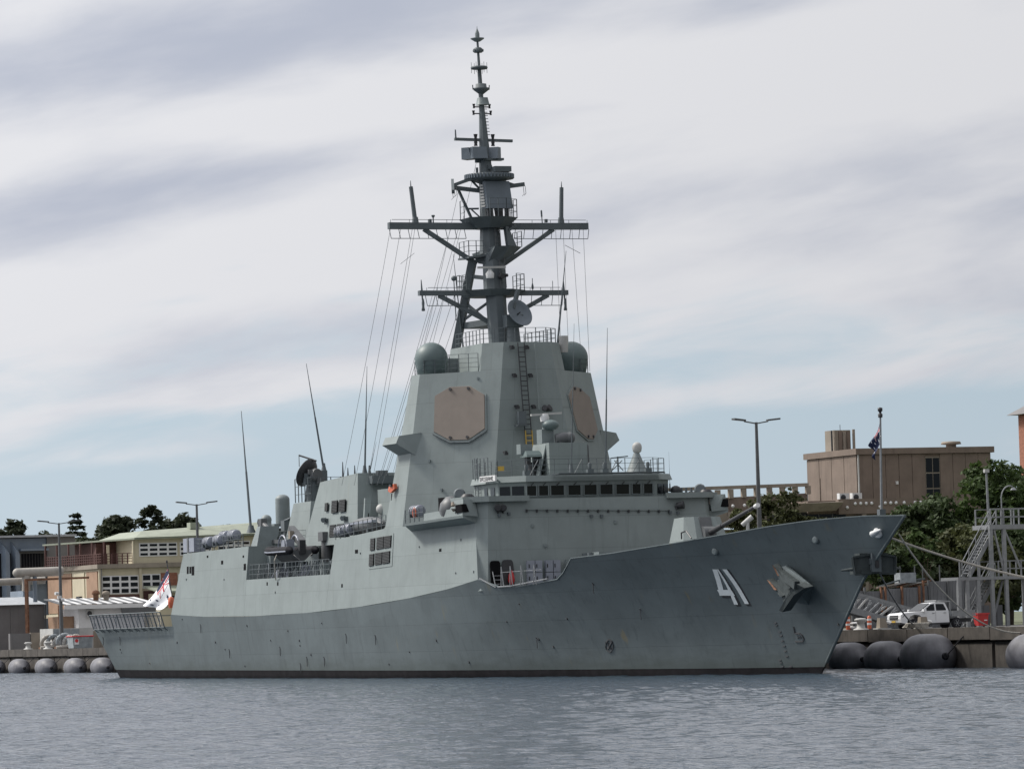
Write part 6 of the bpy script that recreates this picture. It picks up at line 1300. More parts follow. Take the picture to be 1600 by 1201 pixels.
def stairs(px0, z0, px1, z1, x0):
    m = MB(); a0, b0 = V((x0, sy(px0), z0)), V((x0, sy(px1), z1)); m.bar(a0, b0, 0.06, 0.3); m.bar(a0 + V((-1.0, 0, 0)), b0 + V((-1.0, 0, 0)), 0.06, 0.3); fl = m.build('stair_flight', 'steel', st)
    n = int((z1 - z0) / 0.22)
    for i in range(1, n): p = a0.lerp(b0, i / n); t_ = MB(); t_.box(p + V((-0.5, 0, 0.05)), (0.98, 0.26, 0.05)); t_.build('stair_tread', 'steel', fl)
    for dx in (0.02, -1.02):
        m = MB()
        for h in (0.55, 1.1): m.tube(a0 + V((dx, 0, h)), b0 + V((dx, 0, h)), 0.04, 0.04, 6)
        for i in range(5): p = a0.lerp(b0, i / 4); m.tube(p + V((dx, 0, 0)), p + V((dx, 0, 1.1)), 0.04, 0.04, 6)
        m.build('handrail', 'steel', fl)
stairs(1530, zL, 1577, zU - 0.1, SX - 0.25); stairs(1543, 2.5, 1586, zL - 0.1, SX - 1.5)
def hrail(pts, z, h=1.1, step=1.0):
    m = MB(); m.rail([(x, y, z) for x, y in pts], h, step, 2, 0.05); m.build('guard_rail', 'steel', st)
hrail([(SX, sy(1513)), (SX, sy(1530))], zL); hrail([(SX, sy(1576)), (SX, sy(1650))], zL); hrail([(SX - 2.4, sy(1570)), (SX - 2.4, sy(1650))], zL)
hrail([(SX, sy(1566)), (SX, sy(1584))], zU, 1.15, 0.5); hrail([(SX, sy(1587)), (SX, sy(1650))], zU, 1.15, 0.6); hrail([(SX - 2.4, sy(1566)), (SX - 2.4, sy(1650))], zU, 1.15)
m = MB(); m.bar((SX, sy(1586), zL + 0.1), (SX, sy(1571), zU - 0.4), 0.12, 0.12); m.bar((SX, sy(1588), zU - 0.4), (SX, sy(1612), zL + 0.6), 0.12, 0.12); m.bar((SX - 0.5, sy(1587), zL - 0.3), (SX - 0.5, sy(1570), 2.9), 0.14, 0.14); m.build('brace', 'steel', st)
for k, px_ in enumerate((1546, 1556, 1567, 1577)): m = MB(); m.span((SX - 0.6, sy(px_), 2.5), (SX - 0.55, sy(px_ + 9), 4.0)); m.build('base_panel', 'sheetgrey', st)
pl = thing('light_pole', 'thin grey pole standing behind the top platform of the stair tower', 'pole', (95.0, 32.2, 2.46)); o = ORG[pl.name]
m = MB(); m.tube(o, o + V((0, -0.2, 11.2)), 0.16, 0.08, 10); m.build('pole', 'steel', pl); m = MB(); m.box(o + V((0, -0.2, 11.3)), (0.3, 0.35, 0.25)); m.build('lamp', 'offwhite', pl)
hk = thing('curved_lamp', 'lamp with a curved swan neck above the stair tower at the right edge', 'lamp', (SX - 1, sy(1595), zU)); o = ORG[hk.name]
m = MB(); m.path([o, o + V((0, 0, 1.9))] + [o + V((0, 0.7 - 0.7 * math.cos(t), 1.9 + 0.9 * math.sin(t))) for t in np.linspace(0.2, 1.9, 8)], 0.05, 6); m.build('pole', 'steel', hk); m = MB(); m.lathe(o + V((0, 1.0, 2.6)), [(0.05, 0.1), (0.25, -0.1)], 10); m.build('shade', 'steel', hk)

# hoarding of grey sheets behind the truck
fw = thing('sheet_fence', 'dark grey corrugated sheet hoarding behind the gangway and white truck', 'fence', (87.0, 28, 2.46))
edges = [1330, 1350, 1375.5, 1382, 1408, 1435, 1441.5, 1450, 1480, 1508, 1535]
py = lambda px: (87.00, 25.10, 4.54)[1] + (px - 1340) * ((87.00, 33.50, 4.32)[1] - (87.00, 25.10, 4.54)[1]) / 160
tops = [5.35, 5.3, 5.4, 5.45, 5.5, 5.6, 5.6, 5.9, 5.95, 5.9]
for a, b, zt_ in zip(edges, edges[1:], tops):
    m = MB(); y0, y1 = py(a) + 0.04, py(b) - 0.04; m.span((87.0, y0, 2.46), (87.08, y1, zt_))
    k = max(2, int((y1 - y0) / 0.25))
    for i in range(k): yy = y0 + (y1 - y0) * (i + 0.5) / k; m.span((87.08, yy - 0.04, 2.5), (87.12, yy + 0.04, zt_ - 0.05))
    m.build('fence_panel', 'sheetgrey', fw)
for a in edges: m = MB(); m.span((87.05, py(a) - 0.06, 2.46), (87.25, py(a) + 0.06, 6.0 if a > 1440 else 5.6)); m.build('fence_post', 'rusty' if 1370 < a < 1445 else 'lampgrey', fw)
m = MB(); m.bar((87.2, py(1330), 3.6), (87.2, py(1535), 3.7), 0.1, 0.25); m.build('fence_rail', 'dark', fw)
jn = thing('pile_of_pipes', 'loose pile of sheets and pipes lying along the top of the grey hoarding', 'scrap pile', (86.0, py(1410), 5.6)); 
for i in range(12):
    y = py(1378 + i * 5.2); m = MB(); m.bar((86.2 - 0.2 * (i % 3), y, 5.55 + 0.1 * (i % 2)), (86.4 + 0.2 * (i % 2), y + 1.3 + 0.4 * (i % 3), 5.75 + 0.13 * ((i * 3) % 4)), 0.25, 0.1); m.build('pipe', ('slab', 'mast', 'rusty', 'offwhite')[i % 4], jn)
tk = thing('steel_tank', 'grey steel box with uprights standing on the hoarding behind the truck', 'box', (86.2, py(1418), 5.85)); o = ORG[tk.name]
m = MB(); m.span(o + V((-0.5, -0.4, 0)), o + V((0.5, 0.9, 0.75))); m.build('box', 'skip', tk)
for dy in (-0.35, 0.85, 1.5, 2.9): m = MB(); m.tube(o + V((0.4, dy, 0.0)), o + V((0.4, dy, 1.25)), 0.05); m.build('upright', 'lampgrey', tk)
# aluminium gangway resting on the quay
gw = thing('gangway', 'sloping aluminium truss gangway behind the bow with its foot on the quay', 'gangway', (96.5, 24, 2.5))
g0, g1, g2, g3 = V((98.00, 17.95, 5.64)), V((98.00, 24.13, 3.89)), V((98.00, 17.90, 4.37)), V((98.00, 22.88, 2.96))
for dx in (0, -1.2):
    d = V((dx, 0, 0)); m = MB(); m.bar(g0 + d, g1 + d, 0.14, 0.2); m.build('top_chord', 'steel', gw); m = MB(); m.bar(g2 + d, g3 + d, 0.16, 0.45); m.build('bottom_chord', 'steel', gw)
    for i in range(6): u0, u1 = (i + 0.25) / 6, (i + 0.75) / 6; m = MB(); m.bar(g2.lerp(g3, u0) + d, g0.lerp(g1, u1) + d, 0.12, 0.12); m.build('diagonal', 'steel' if i % 2 else 'offwhite', gw); m = MB(); m.bar(g2.lerp(g3, i / 6) + d, g0.lerp(g1, i / 6) + d, 0.08, 0.08); m.build('upright', 'steel', gw)
m = MB(); m.slab([g2, g3, g3 + V((-1.2, 0, 0)), g2 + V((-1.2, 0, 0))], (0, 0, 0.08)); m.build('walkway', 'skip', gw)

# ------------------------------------------------------------------ concrete buildings on the right
def wallbox(name, a, b, mat, parent): m = MB(); m.span(a, b); return m.build(name, mat, parent)
cb_ = thing('concrete_building', 'brown precast concrete block with a flat overhanging roof above the bow', 'building', (-16, 80, 2.4))
cx, cy, ct = -6.4, 69.7, 19.5
wallbox('wall', (cx - 11.5, cy, 2.42), (cx, cy + 14.2, ct - 0.6), 'bunker', cb_)
wallbox('roof', (cx - 11.8, cy - 0.3, ct - 0.58), (cx + 0.3, cy + 14.5, ct), 'bunker', cb_)
for k in range(4): wallbox('wall_panel', (cx - 11.4 + k * 2.85, cy - 0.12, 8), (cx - 11.4 + k * 2.85 + 2.75, cy - 0.002, ct - 0.62), 'bunker', cb_)
for k in range(5): wallbox('wall_panel', (cx + 0.002, cy + 0.1 + k * 1.41, 8), (cx + 0.1, cy + 0.1 + k * 1.41 + 1.36, ct - 0.62), 'bunker', cb_)
for k in range(4): wallbox('wall_panel', (cx + 0.002, cy + 8.72 + k * 1.37, 8), (cx + 0.1, cy + 8.72 + k * 1.37 + 1.33, ct - 0.62), 'bunker', cb_)
wf = wallbox('window', (cx + 0.002, cy + 7.15, 11.0), (cx + 0.05, cy + 8.68, ct - 0.9), 'slab', cb_)
for r in range(5):
    for c in range(2): wallbox('pane', (cx + 0.04, cy + 7.2 + c * 0.75, 11.1 + r * 1.5), (cx + 0.07, cy + 7.2 + c * 0.75 + 0.68, 11.1 + r * 1.5 + 1.38), 'glass', wf)
wallbox('downpipe', (cx + 0.1, cy - 0.08, 12), (cx + 0.2, cy + 0.05, ct - 0.6), 'offwhite', cb_); wallbox('door', (cx - 9.6, cy - 0.2, 14.8), (cx - 8.4, cy - 0.11, 17), 'bunker', cb_)
wallbox('wall_lamp', (cx + 0.1, cy + 3.9, 16), (cx + 0.3, cy + 4.1, 16.3), 'white', cb_)
pt = thing('rooftop_tank', 'pale ribbed concrete stack with pipes standing on the flat brown roof', 'roof tank', (cx - 7, cy + 1.2, ct)); o = ORG[pt.name]
m = MB(); m.span(o + V((-1.0, -0.85, 0)), o + V((1.0, 0.95, 2.05))); m.build('housing', 'slab', pt)
for k in range(4): m = MB(); m.span(o + V((1.0, -0.8 + k * 0.44, 0)), o + V((1.12, -0.42 + k * 0.44, 2.0 - 0.06 * (k % 2)))); m.build('panel', ('slab', 'bunker', 'slab', 'bunker')[k], pt)
for dy, h in ((-1.15, 2.0), (1.2, 2.1), (0.2, 1.6)): m = MB(); m.tube(o + V((1.2, dy, 0)), o + V((1.2, dy, h)), 0.14 if dy > 0 else 0.09, None, 12); m.build('pipe', 'slab' if dy > 0 else 'dark', pt)
m = MB(); m.tube(o + V((0.5, 0.1, 2.0)), o + V((0.5, 0.1, 2.6)), 0.03); m.build('aerial', 'dark', pt)
rv_ = thing('roof_vent', 'pale round vent on the right end of the flat brown roof', 'roof vent', (cx - 2, cy + 11.0, ct)); o = ORG[rv_.name]
m = MB(); m.lathe(o, [(0.5, 0), (0.5, 0.3), (1.0, 0.35), (0.9, 0.6), (0.1, 0.65)], 16); m.build('cap', 'slab', rv_)
for i, dy in enumerate((-4.0, -1.4)):
    ac = thing('air_conditioner', ('left' if i == 0 else 'right') + ' one of two white air conditioner units at the foot of the brown block', 'air conditioner', (-5.6, (-5.60, 67.65, 15.24)[1] + i * 1.36, 14.42), 'white air conditioners'); o = ORG[ac.name]
    m = MB(); m.span(o + V((-0.3, -0.5, 0)), o + V((0.3, 0.5, 0.8))); m.build('case', 'white', ac); m = MB(); m.lathe(o + V((0.31, -0.12, 0.4)), [(0.28, 0), (0.25, 0.03), (0.08, 0.04)], 18, (1, 0, 0)); m.build('fan', 'dark', ac)
lb_ = thing('terrace_building', 'low concrete building with dark window strips and canopy below the brown block', 'building', (0, 66, 2.4))
LX = 3.5; ly = lambda px: (3.50, 55.66, 13.34)[1] + (px - 1200) * ((3.50, 71.46, 13.03)[1] - (3.50, 55.66, 13.34)[1]) / 240
lz = lambda y, px: 3.55 + (963 + (800 - px) * 0.0301 + 11 - y) / 16.63
wallbox('wall', (LX - 4, ly(1262), 2.42), (LX, ly(1450), 14.3), 'bunker', lb_)
wallbox('fascia', (LX - 3, ly(1305), 13.0), (LX + 0.7, ly(1450), 14.4), 'bunker', lb_)
for k in range(13): m = MB(); m.ball((LX + 0.75, ly(1318 + k * 9.6 + (k * 7 % 4)), 13.95 - 0.35 * (k % 5 == 0)), 0.16, 8, 6); m.build('lamp_globe', 'white', lb_)
for a, b, z0, z1 in ((1349, 1392, 11.5, 12.7), (1396, 1420, 11.5, 12.7), (1424, 1450, 11.5, 12.7), (1236, 1320, 11.6, 13.05)):
    wn = wallbox('window', (LX, ly(a), z0), (LX + 0.06, ly(b), z1), 'glass', lb_)
    for k in range(1, 4): yy = ly(a) + (ly(b) - ly(a)) * k / 4; wallbox('mullion', (LX + 0.06, yy - 0.05, z0), (LX + 0.12, yy + 0.05, z1), 'lampgrey', wn)
for px_ in (1344, 1408): wallbox('pillar', (LX + 0.1, ly(px_ - 3), 2.42), (LX + 0.8, ly(px_ + 3), 12.95), 'slab', lb_)
m = MB(); m.prism([(LX + 0.1, ly(1195), 13.2), (LX + 2.2, ly(1222), 13.2), (LX + 2.2, ly(1290), 13.3), (LX + 0.1, ly(1306), 13.4)], [(LX + 0.1, ly(1186), 14.0), (LX + 2.9, ly(1215), 14.0), (LX + 2.9, ly(1298), 14.1), (LX + 0.1, ly(1314), 14.2)]); m.build('canopy', 'slab', lb_)
wallbox('wall', (LX - 5, ly(1232), 2.42), (LX - 0.1, ly(1261), 13.3), 'dark', lb_)
m = MB(); y0, y1 = ly(1232), ly(1322); m.bar((LX + 2.0, y0, 11.0), (LX + 2.0, y1, 11.3), 0.3, 0.35)
for k in range(4): yy = y0 + (y1 - y0) * (k + 0.7) / 4; m.span((LX + 1.9, yy - 0.2, 9.5), (LX + 2.1, yy + 0.2, 11.1))
m.build('terrace_rail', 'slab', lb_); wallbox('terrace_wall', (LX, ly(1232), 2.42), (LX + 1.8, ly(1322), 10.6), 'bunker', lb_)
wallbox('ledge', (LX + 0.1, ly(1335), 10.0), (LX + 1.2, ly(1450), 10.25), 'slab', lb_); wallbox('bracket', (LX + 0.2, ly(1405), 8.5), (LX + 1.1, ly(1415), 9.98), 'slab', lb_)
ev = thing('elevated_walkway', 'raised concrete walkway with a pale open parapet running behind the bridge', 'walkway', (-4, 58, 2.4))
EX = -2.0
e_a, e_b = V((-2.00, 49.02, 14.79)), V((-2.00, 62.30, 15.20))
m = MB(); m.slab([e_a + V((0, -9, -0.3)), e_b, e_b + V((0, 0, -1.5)), e_a + V((0, -9, -1.9))], (-3, 0, 0)); m.build('deck_beam', 'bunker', ev)
m = MB(); m.slab([e_a + V((0.4, -9, -1.75)), e_b + V((0.4, -3.0, -1.4)), e_b + V((0.4, -3.0, -2.9)), e_a + V((0.4, -9, -3.2))], (-3, 0, 0)); m.build('lower_beam', 'slab', ev)
r_a, r_b = V((-2.00, 49.05, 15.65)), V((-2.00, 62.33, 15.99))
m = MB(); m.bar(r_a + V((0, -9, 0)), r_b, 0.45, 0.32); m.build('parapet_rail', 'slab', ev)
for k in range(11):
    u = k / 10; p = r_a.lerp(r_b, u); q = e_a.lerp(e_b, u); m = MB(); m.span((EX - 0.2, p.y - 0.22, q.z - 0.1), (EX + 0.2, p.y + 0.22, p.z - 0.1)); m.build('parapet_post', 'slab', ev)
for k in range(8): p = e_a.lerp(e_b, 0.22 + k * 0.09); m = MB(); m.ball(p + V((0.5, 0, -0.85)), 0.17, 8, 6); m.build('lamp_globe', 'white', ev)
for k in range(5): p = e_a.lerp(e_b, 0.25 + k * 0.12); m = MB(); m.slab([p + V((0.6, -0.15, -1.4)), p + V((0.6, 0.15, -1.4)), p + V((0.8, 0.15, -2.9)), p + V((0.8, -0.15, -2.9))], (-0.3, 0, 0)); m.build('rib', 'slab', ev)
for px_ in (1100, 1172): p = e_a.lerp(e_b, (px_ - 1060) / 202); wallbox('pier', (EX - 1.5, p.y - 0.7, 2.42), (EX + 0.6, p.y + 0.7, p.z - 3.0), 'slab', ev)
wallbox('back_wall', (EX - 4, e_a.y - 9, 2.42), (EX - 3.2, e_b.y + 2, e_b.z - 3.2), 'bunker', ev)
bt = thing('brick_tower', 'red brick tower with a slate eave at the right picture edge', 'building', (-28, 100, 2.4)); p = V((-34.00, 101.20, 24.34))
wallbox('wall', (-34, p.y + 0.1, 2.42), (-26, p.y + 9, p.z - 0.6), 'brick', bt); m = MB(); m.prism([(-34.9, p.y - 0.8, p.z - 0.55), (-25.2, p.y - 0.8, p.z - 0.55), (-25.2, p.y + 9.8, p.z - 0.55), (-34.9, p.y + 9.8, p.z - 0.55)], [(-31, p.y + 3.5, p.z + 2.2), (-29, p.y + 3.5, p.z + 2.2), (-29, p.y + 5.5, p.z + 2.2), (-31, p.y + 5.5, p.z + 2.2)]); m.build('roof', 'greywall', bt)

# ------------------------------------------------------------------ buildings on the left
def gridwin(parent, X, y0, y1, z0, z1, cols, rows, frame='white', pane='glass', hs=None):
    f = MB(); f.span((X, y0, z0), (X + 0.06, y1, z1)); f = f.build('window', frame, parent)
    gw_, gh = (y1 - y0) / cols, (z1 - z0) / rows; g = 0.14
    for c in range(cols):
        for r in range(rows): wallbox('pane', (X + 0.05, y0 + c * gw_ + g, z0 + r * gh + g), (X + 0.09, y0 + (c + 1) * gw_ - g, z0 + (r + 1) * gh - g), pane, f)
    return f
ch = thing('cream_building', 'cream and red brick two storey building with white gridded windows behind the stern', 'building', (-172, 50, 2.4))
FX = -165.0; fy = lambda px: 39.73 + (px - 155) * 0.0844
wallbox('wall', (FX - 24, fy(155), 2.42), (FX, fy(420), 12.2), 'cream', ch)
wallbox('floor_slab', (FX - 24.6, fy(155) - 0.4, 12.22), (FX + 0.5, fy(420), 12.75), 'slab', ch)
wallbox('upper_wall', (FX - 18, fy(210), 12.77), (FX, fy(420), 15.9), 'cream', ch)
m = MB(); m.prism([(FX - 19, fy(131), 15.6), (FX + 0.6, fy(208), 15.75), (FX + 0.8, fy(420), 16.0), (FX - 19, fy(420), 16.0)], [(FX - 19, fy(131), 15.8), (FX + 0.6, fy(208), 15.95), (FX + 0.8, fy(420), 16.2), (FX - 19, fy(420), 16.2)]); rf = m.build('roof', 'greenroof', ch)
m = MB(); m.prism([(FX + 0.7, fy(209), 15.97), (FX + 0.9, fy(420), 16.22), (FX - 17, fy(420), 16.25), (FX - 17, fy(209), 16.0)], [(FX - 4, fy(236), 16.9), (FX - 4, fy(420), 17.7), (FX - 14, fy(420), 17.7), (FX - 14, fy(236), 16.9)]); m.build('roof', 'greenroof', ch)
m = MB(); m.box((FX - 3, fy(313), 17.4), (1.5, 1.2, 0.8)); m.build('roof_vent', 'greenroof', ch)
gridwin(ch, FX + 0.02, fy(217), fy(276), 13.6, 15.3, 4, 3); gridwin(ch, FX + 0.02, fy(280), fy(330), 13.6, 15.3, 4, 3); gridwin(ch, FX + 0.02, fy(340), fy(390), 13.6, 15.3, 4, 3)
gridwin(ch, FX + 0.02, fy(158), fy(215), 9.0, 11.3, 4, 3); gridwin(ch, FX + 0.02, fy(220), fy(249), 9.6, 11.4, 2, 2); gridwin(ch, FX + 0.02, fy(276), fy(330), 9.0, 11.3, 4, 3)
for a, b, z0, z1 in ((158.5, 215.5, 6.6, 8.9), (222, 252, 6.6, 9.3), (249.5, 275, 9.5, 11.5)): wallbox('brick_panel', (FX + 0.01, fy(a), z0), (FX + 0.08, fy(b), z1), 'brick' if a > 240 else 'maroon', ch)
for px_ in (155.5, 217.5): wallbox('pilaster', (FX + 0.005, fy(px_) - 0.15, 2.42), (FX + 0.25, fy(px_) + 0.2, 12.2), 'cream', ch)
wallbox('gutter_pipe', (FX + 0.25, fy(156.6), 3), (FX + 0.4, fy(157.6), 12.2), 'greywall', ch)
for k, (x0, x1, mt_) in enumerate(((-24, -18.3, 'tan'), (-17.5, -12.6, 'tan'), (-12.0, -6.6, 'cream'), (-5.8, -0.6, 'tan'))):
    wallbox('wall_panel', (FX + x0 + 0.2, fy(155) - 0.12, 6.9), (FX + x1, fy(155) - 0.01, 11.9), mt_, ch); wallbox('wall_panel', (FX + x0 + 0.2, fy(155) - 0.12, 2.5), (FX + x1, fy(155) - 0.01, 6.2), mt_ if k != 1 else 'cream', ch)
wallbox('string_course', (FX - 24.5, fy(155) - 0.45, 6.3), (FX + 0.05, fy(155) - 0.13, 6.75), 'cream', ch)
m = MB(); m.rail([(FX - 12.5, fy(155) - 0.6, 6.78), (FX - 6, fy(155) - 0.6, 6.78)], 1.6, 0.9, 2, 0.06); m.build('stair_rail', 'tan', ch); wallbox('awning', (FX - 9.2, fy(155) - 0.5, 8.4), (FX - 7.7, fy(155) - 0.13, 8.9), 'dark', ch)
wallbox('veranda_wall', (FX - 17.9, fy(178), 12.77), (FX - 8, fy(209.5), 15.6), 'maroon', ch)
for k in range(6): wallbox('veranda_post', (FX - 18.5 + k * 3.6, fy(133.5 + k * 6.2) - 0.1, 12.77), (FX - 18.3 + k * 3.6, fy(133.5 + k * 6.2) + 0.1, 15.6), 'maroon', ch)
m = MB(); m.rail([(FX - 18.4, fy(134), 12.77), (FX - 0.3, fy(160), 12.77), (FX - 0.3, fy(208), 12.77)], 1.3, 0.7, 4, 0.07); m.build('veranda_rail', 'maroon', ch); wallbox('door', (FX - 2.9, fy(177), 12.8), (FX - 2.8, fy(181), 15.2), 'cream', ch)
wallbox('post', (FX - 0.2, fy(207), 12.77), (FX + 0.1, fy(209.5), 15.6), 'cream', ch)
sd = thing('small_cream_shed', 'small cream lean-to with a pale green roof behind the naval ensign', 'shed', (FX + 6, fy(262), 2.4))
wallbox('wall', (FX + 1, fy(226), 2.42), (FX + 6, fy(300), 8.9), 'cream', sd); m = MB(); m.slab([(FX + 0.6, fy(220), 9.7), (FX + 0.6, fy(300), 9.7), (FX + 6.8, fy(300), 8.95), (FX + 6.8, fy(222), 8.95)], (0, 0, 0.2)); m.build('roof', 'greenroof', sd); gridwin(sd, FX + 6.02, fy(227), fy(250), 7.2, 8.7, 3, 2, 'cream')
gridwin(sd, FX + 6.02, fy(262), fy(276), 6.4, 8.7, 2, 3, 'cream')
# white shed with striped roof
ws = thing('white_shed', 'low white shed with a black and white striped roof in front of the cream building', 'shed', (-128, 33, 2.4))
wy = lambda px: (-126.00, 25.89, 6.34)[1] + (px - 123) * ((-126.00, 34.94, 6.09)[1] - (-126.00, 25.89, 6.34)[1]) / 117
wallbox('wall', (-134, wy(123), 2.42), (-126, wy(225), 7.1), 'white', ws); wallbox('wall', (-134, wy(104), 2.42), (-128, wy(122.5), 6.2), 'tan', ws)
for k in range(18):
    a, b = wy(93 + k * 8.0), wy(93 + (k + 1) * 8.0); m = MB(); m.slab([(-135.2, a + 0.7, 8.25), (-135.2, b + 0.7, 8.25), (-125.2, b, 7.5), (-125.2, a, 7.5)], (0, 0, 0.08)); m.build('roof_sheet', 'white' if k % 2 else 'lampgrey', ws)
wallbox('fascia', (-125.2, wy(98), 7.0), (-125.0, wy(225), 7.48), 'white', ws)
wallbox('gutter', (-125.3, wy(187), 6.4), (-125.0, wy(240), 6.95), 'lampgrey', ws)
o = wallbox('air_conditioner', (-126, wy(134), 6.0), (-125.6, wy(145), 6.9), 'offwhite', ws); m = MB(); m.lathe((-125.6, wy(138.5), 6.45), [(0.3, 0), (0.25, 0.03), (0.1, 0.04)], 14, (1, 0, 0)); m.build('fan', 'dark', o)
for px_, h in ((169, 1.1), (185, 1.0)): m = MB(); m.lathe((-131, wy(px_), 8.0), [(0.32, 0), (0.32, h * 0.6), (0.5, h * 0.65), (0.4, h), (0.05, h + 0.1)], 12); m.build('roof_vent', 'rusty' if px_ < 175 else 'slab', ws)
m = MB(); m.tube((-125.0, wy(89), 2.45), (-125.0, wy(89), 7.5), 0.12, 0.12); m.build('downpipe', 'rusty', ws)
# grey shed and pipework
gs = thing('grey_shed', 'plain grey metal shed with a low roof at the left edge', 'shed', (-140, 22, 2.4))
gy = lambda px: (-136.00, 22.27, 7.32)[1] + (px - 40) * ((-136.00, 26.94, 7.19)[1] - (-136.00, 22.27, 7.32)[1]) / 60
wallbox('wall', (-148, gy(-40), 2.42), (-136, gy(69), 7.75), 'greywall', gs)
for k in range(4): wallbox('wall_panel', (-136, gy(-38 + k * 27), 2.5), (-135.95, gy(-38 + k * 27 + 26.3), 7.4), 'greywall', gs)
m = MB(); m.prism([(-149, gy(-45), 7.77), (-135.5, gy(-45), 7.77), (-135.5, gy(71), 7.77), (-149, gy(71), 7.77)], [(-149, gy(-45), 8.0), (-140, gy(-45), 8.7), (-140, gy(60), 8.7), (-149, gy(66), 8.0)]); m.build('roof', 'roofgrey', gs)
wallbox('downpipe', (-135.9, gy(69.5), 2.5), (-135.7, gy(71), 7.7), 'lampgrey', gs)
wallbox('side_wall', (-152, gy(71.5), 2.42), (-146, gy(88), 9.5), 'bluegrey', gs)
m = MB(); m.lathe((-146, gy(10), 8.5), [(0.3, 0), (0.3, 0.8), (0.1, 1.0)], 10); m.build('roof_vent', 'bluegrey', gs)
pp = thing('pipe_bridge', 'thick lagged pipes on a rusty steel post crossing above the grey shed', 'pipework', (-133, gy(28), 2.4))
PY = lambda px, y: (-133.0, gy(px) , 3.55 + (995 - y) / 13.2)
m = MB(); m.tube(PY(18, 890.5), PY(88, 889.5), 0.55, 0.55, 18); m.ball(PY(18, 890.5), 0.55, 14, 10); m.build('pipe', 'pipe', pp)
m = MB(); m.tube(V(PY(-30, 904.5)) + V((-1.5, 0, 0)), V(PY(66, 902.5)) + V((-1.5, 0, 0)), 0.42, 0.42, 16); m.build('pipe', 'pipe', pp)
m = MB(); m.tube(V(PY(32, 895)), V(PY(31, 919)), 0.5, 0.5, 14); m.build('vertical_pipe', 'pipe', pp)
m = MB(); m.tube((-133.0, gy(45), 8), PY(45, 894), 0.25, 0.25, 12); m.build('vertical_pipe', 'bluegrey', pp)
m = MB(); m.bar((-131.8, gy(27.5), 2.45), V(PY(27.5, 902)) + V((1.2, 0, 0)), 0.35, 0.35); m.build('post', 'rusty', pp); m = MB(); m.bar(V(PY(25, 902)) + V((1.2, 0, 0)), V(PY(125, 900.5)) + V((1.2, 0, 0)), 0.2, 0.25); m.build('beam', 'rusty', pp)
# modern grey building
mb = thing('modern_building', 'modern grey building with blue vertical fins and a wide window at the left edge', 'building', (-200, 40, 2.4))
MX = -196.0; my = lambda px: (-196.00, 40.42, 14.40)[1] + (px - 60) * ((-196.00, 45.37, 14.29)[1] - (-196.00, 40.42, 14.40)[1]) / 57
wallbox('wall', (MX - 16, my(-50), 2.42), (MX, my(72.5), 16.9), 'bluegrey', mb); wallbox('side_wall', (MX - 16, my(72.8), 2.42), (MX + 0.3, my(117), 17.0), 'greywall', mb)
wallbox('roof', (MX - 16.5, my(-52), 17.02), (MX + 0.8, my(118), 17.3), 'roofgrey', mb)
for a in (2, 17.5): m = MB(); y = my(a); m.prism([(MX + 0.02, y, 7.5), (MX + 1.6, y + 0.2, 7.5), (MX + 1.6, y + 0.75, 7.5), (MX + 0.02, y + 0.85, 7.5)], [(MX + 0.02, y, 16.6), (MX + 1.6, y + 0.2, 15.4), (MX + 1.6, y + 0.75, 14.8), (MX + 0.02, y + 0.85, 15.6)]); m.build('fin', 'bluegrey', mb)
f = wallbox('window', (MX + 0.01, my(28), 11.8), (MX + 0.08, my(73), 15.2), 'lampgrey', mb)
for k in range(9): wallbox('pane', (MX + 0.07, my(33 + k * 4.4), 12.3), (MX + 0.1, my(33 + k * 4.4 + 3.9), 14.9), 'glass', f)
wallbox('sunshade', (MX + 0.05, my(30), 15.25), (MX + 1.2, my(73), 15.5), 'bluegrey', mb); wallbox('sunshade', (MX + 0.05, my(30), 11.3), (MX + 1.2, my(73), 11.6), 'bluegrey', mb)
m = MB(); m.rail([(MX + 1.0, my(30), 11.65), (MX + 1.0, my(72), 11.65)], 1.0, 1.4, 2, 0.05); m.build('balcony_rail', 'roofgrey', mb)
f = wallbox('window', (MX + 0.01, my(11), 10.5), (MX + 0.06, my(17), 15), 'glass', mb); wallbox('window', (MX + 0.01, my(-4), 8), (MX + 0.06, my(2), 15), 'glass', mb)
# clutter on the left quay
sk = thing('skip_bin', 'grey steel skip with a red rim, left of the coiled hoses', 'skip', ((-111.34, 16.00, 2.82)[0], 16, 2.46), 'grey skips on the far quay'); o = ORG[sk.name]
m = MB(); m.prism([tuple(o + V(q)) for q in ((-1.0, -1.05, 0), (1.0, -1.05, 0), (1.0, 0.95, 0), (-1.0, 0.95, 0))], [tuple(o + V(q)) for q in ((-1.2, -1.2, 1.35), (1.2, -1.2, 1.35), (1.2, 1.1, 1.35), (-1.2, 1.1, 1.35))]); m.build('body', 'skip', sk)
m = MB(); m.path([o + V(q) for q in ((-1.22, -1.22, 1.37), (1.22, -1.22, 1.37), (1.22, 1.12, 1.37), (-1.22, 1.12, 1.37), (-1.22, -1.22, 1.37))], 0.07, 6); m.build('rim', 'red', sk)
SK2 = V(((-90.57, 16.00, 2.68)[0], 16.0, 2.46))
s2 = copy_thing(sk, tuple(SK2), 0.0, 'grey steel skip with a red rim and a red mark, beside the ship stern')
ORG[s2.name] = SK2; m = MB(); m.span(SK2 + V((1.06, -1.0, 0.5)), SK2 + V((1.16, -0.5, 1.25))); mk = m.build('mark', 'white', s2); m = MB(); m.lathe(SK2 + V((1.17, -0.75, 0.9)), [(0.2, 0), (0.16, 0.02)], 12, (1, 0, 0)); m.build('symbol', 'red', mk)
wb = thing('white_container', 'weathered white container with grey door side at the left of the far quay', 'container', (-104, 18.2, 2.46)); o = ORG[wb.name]
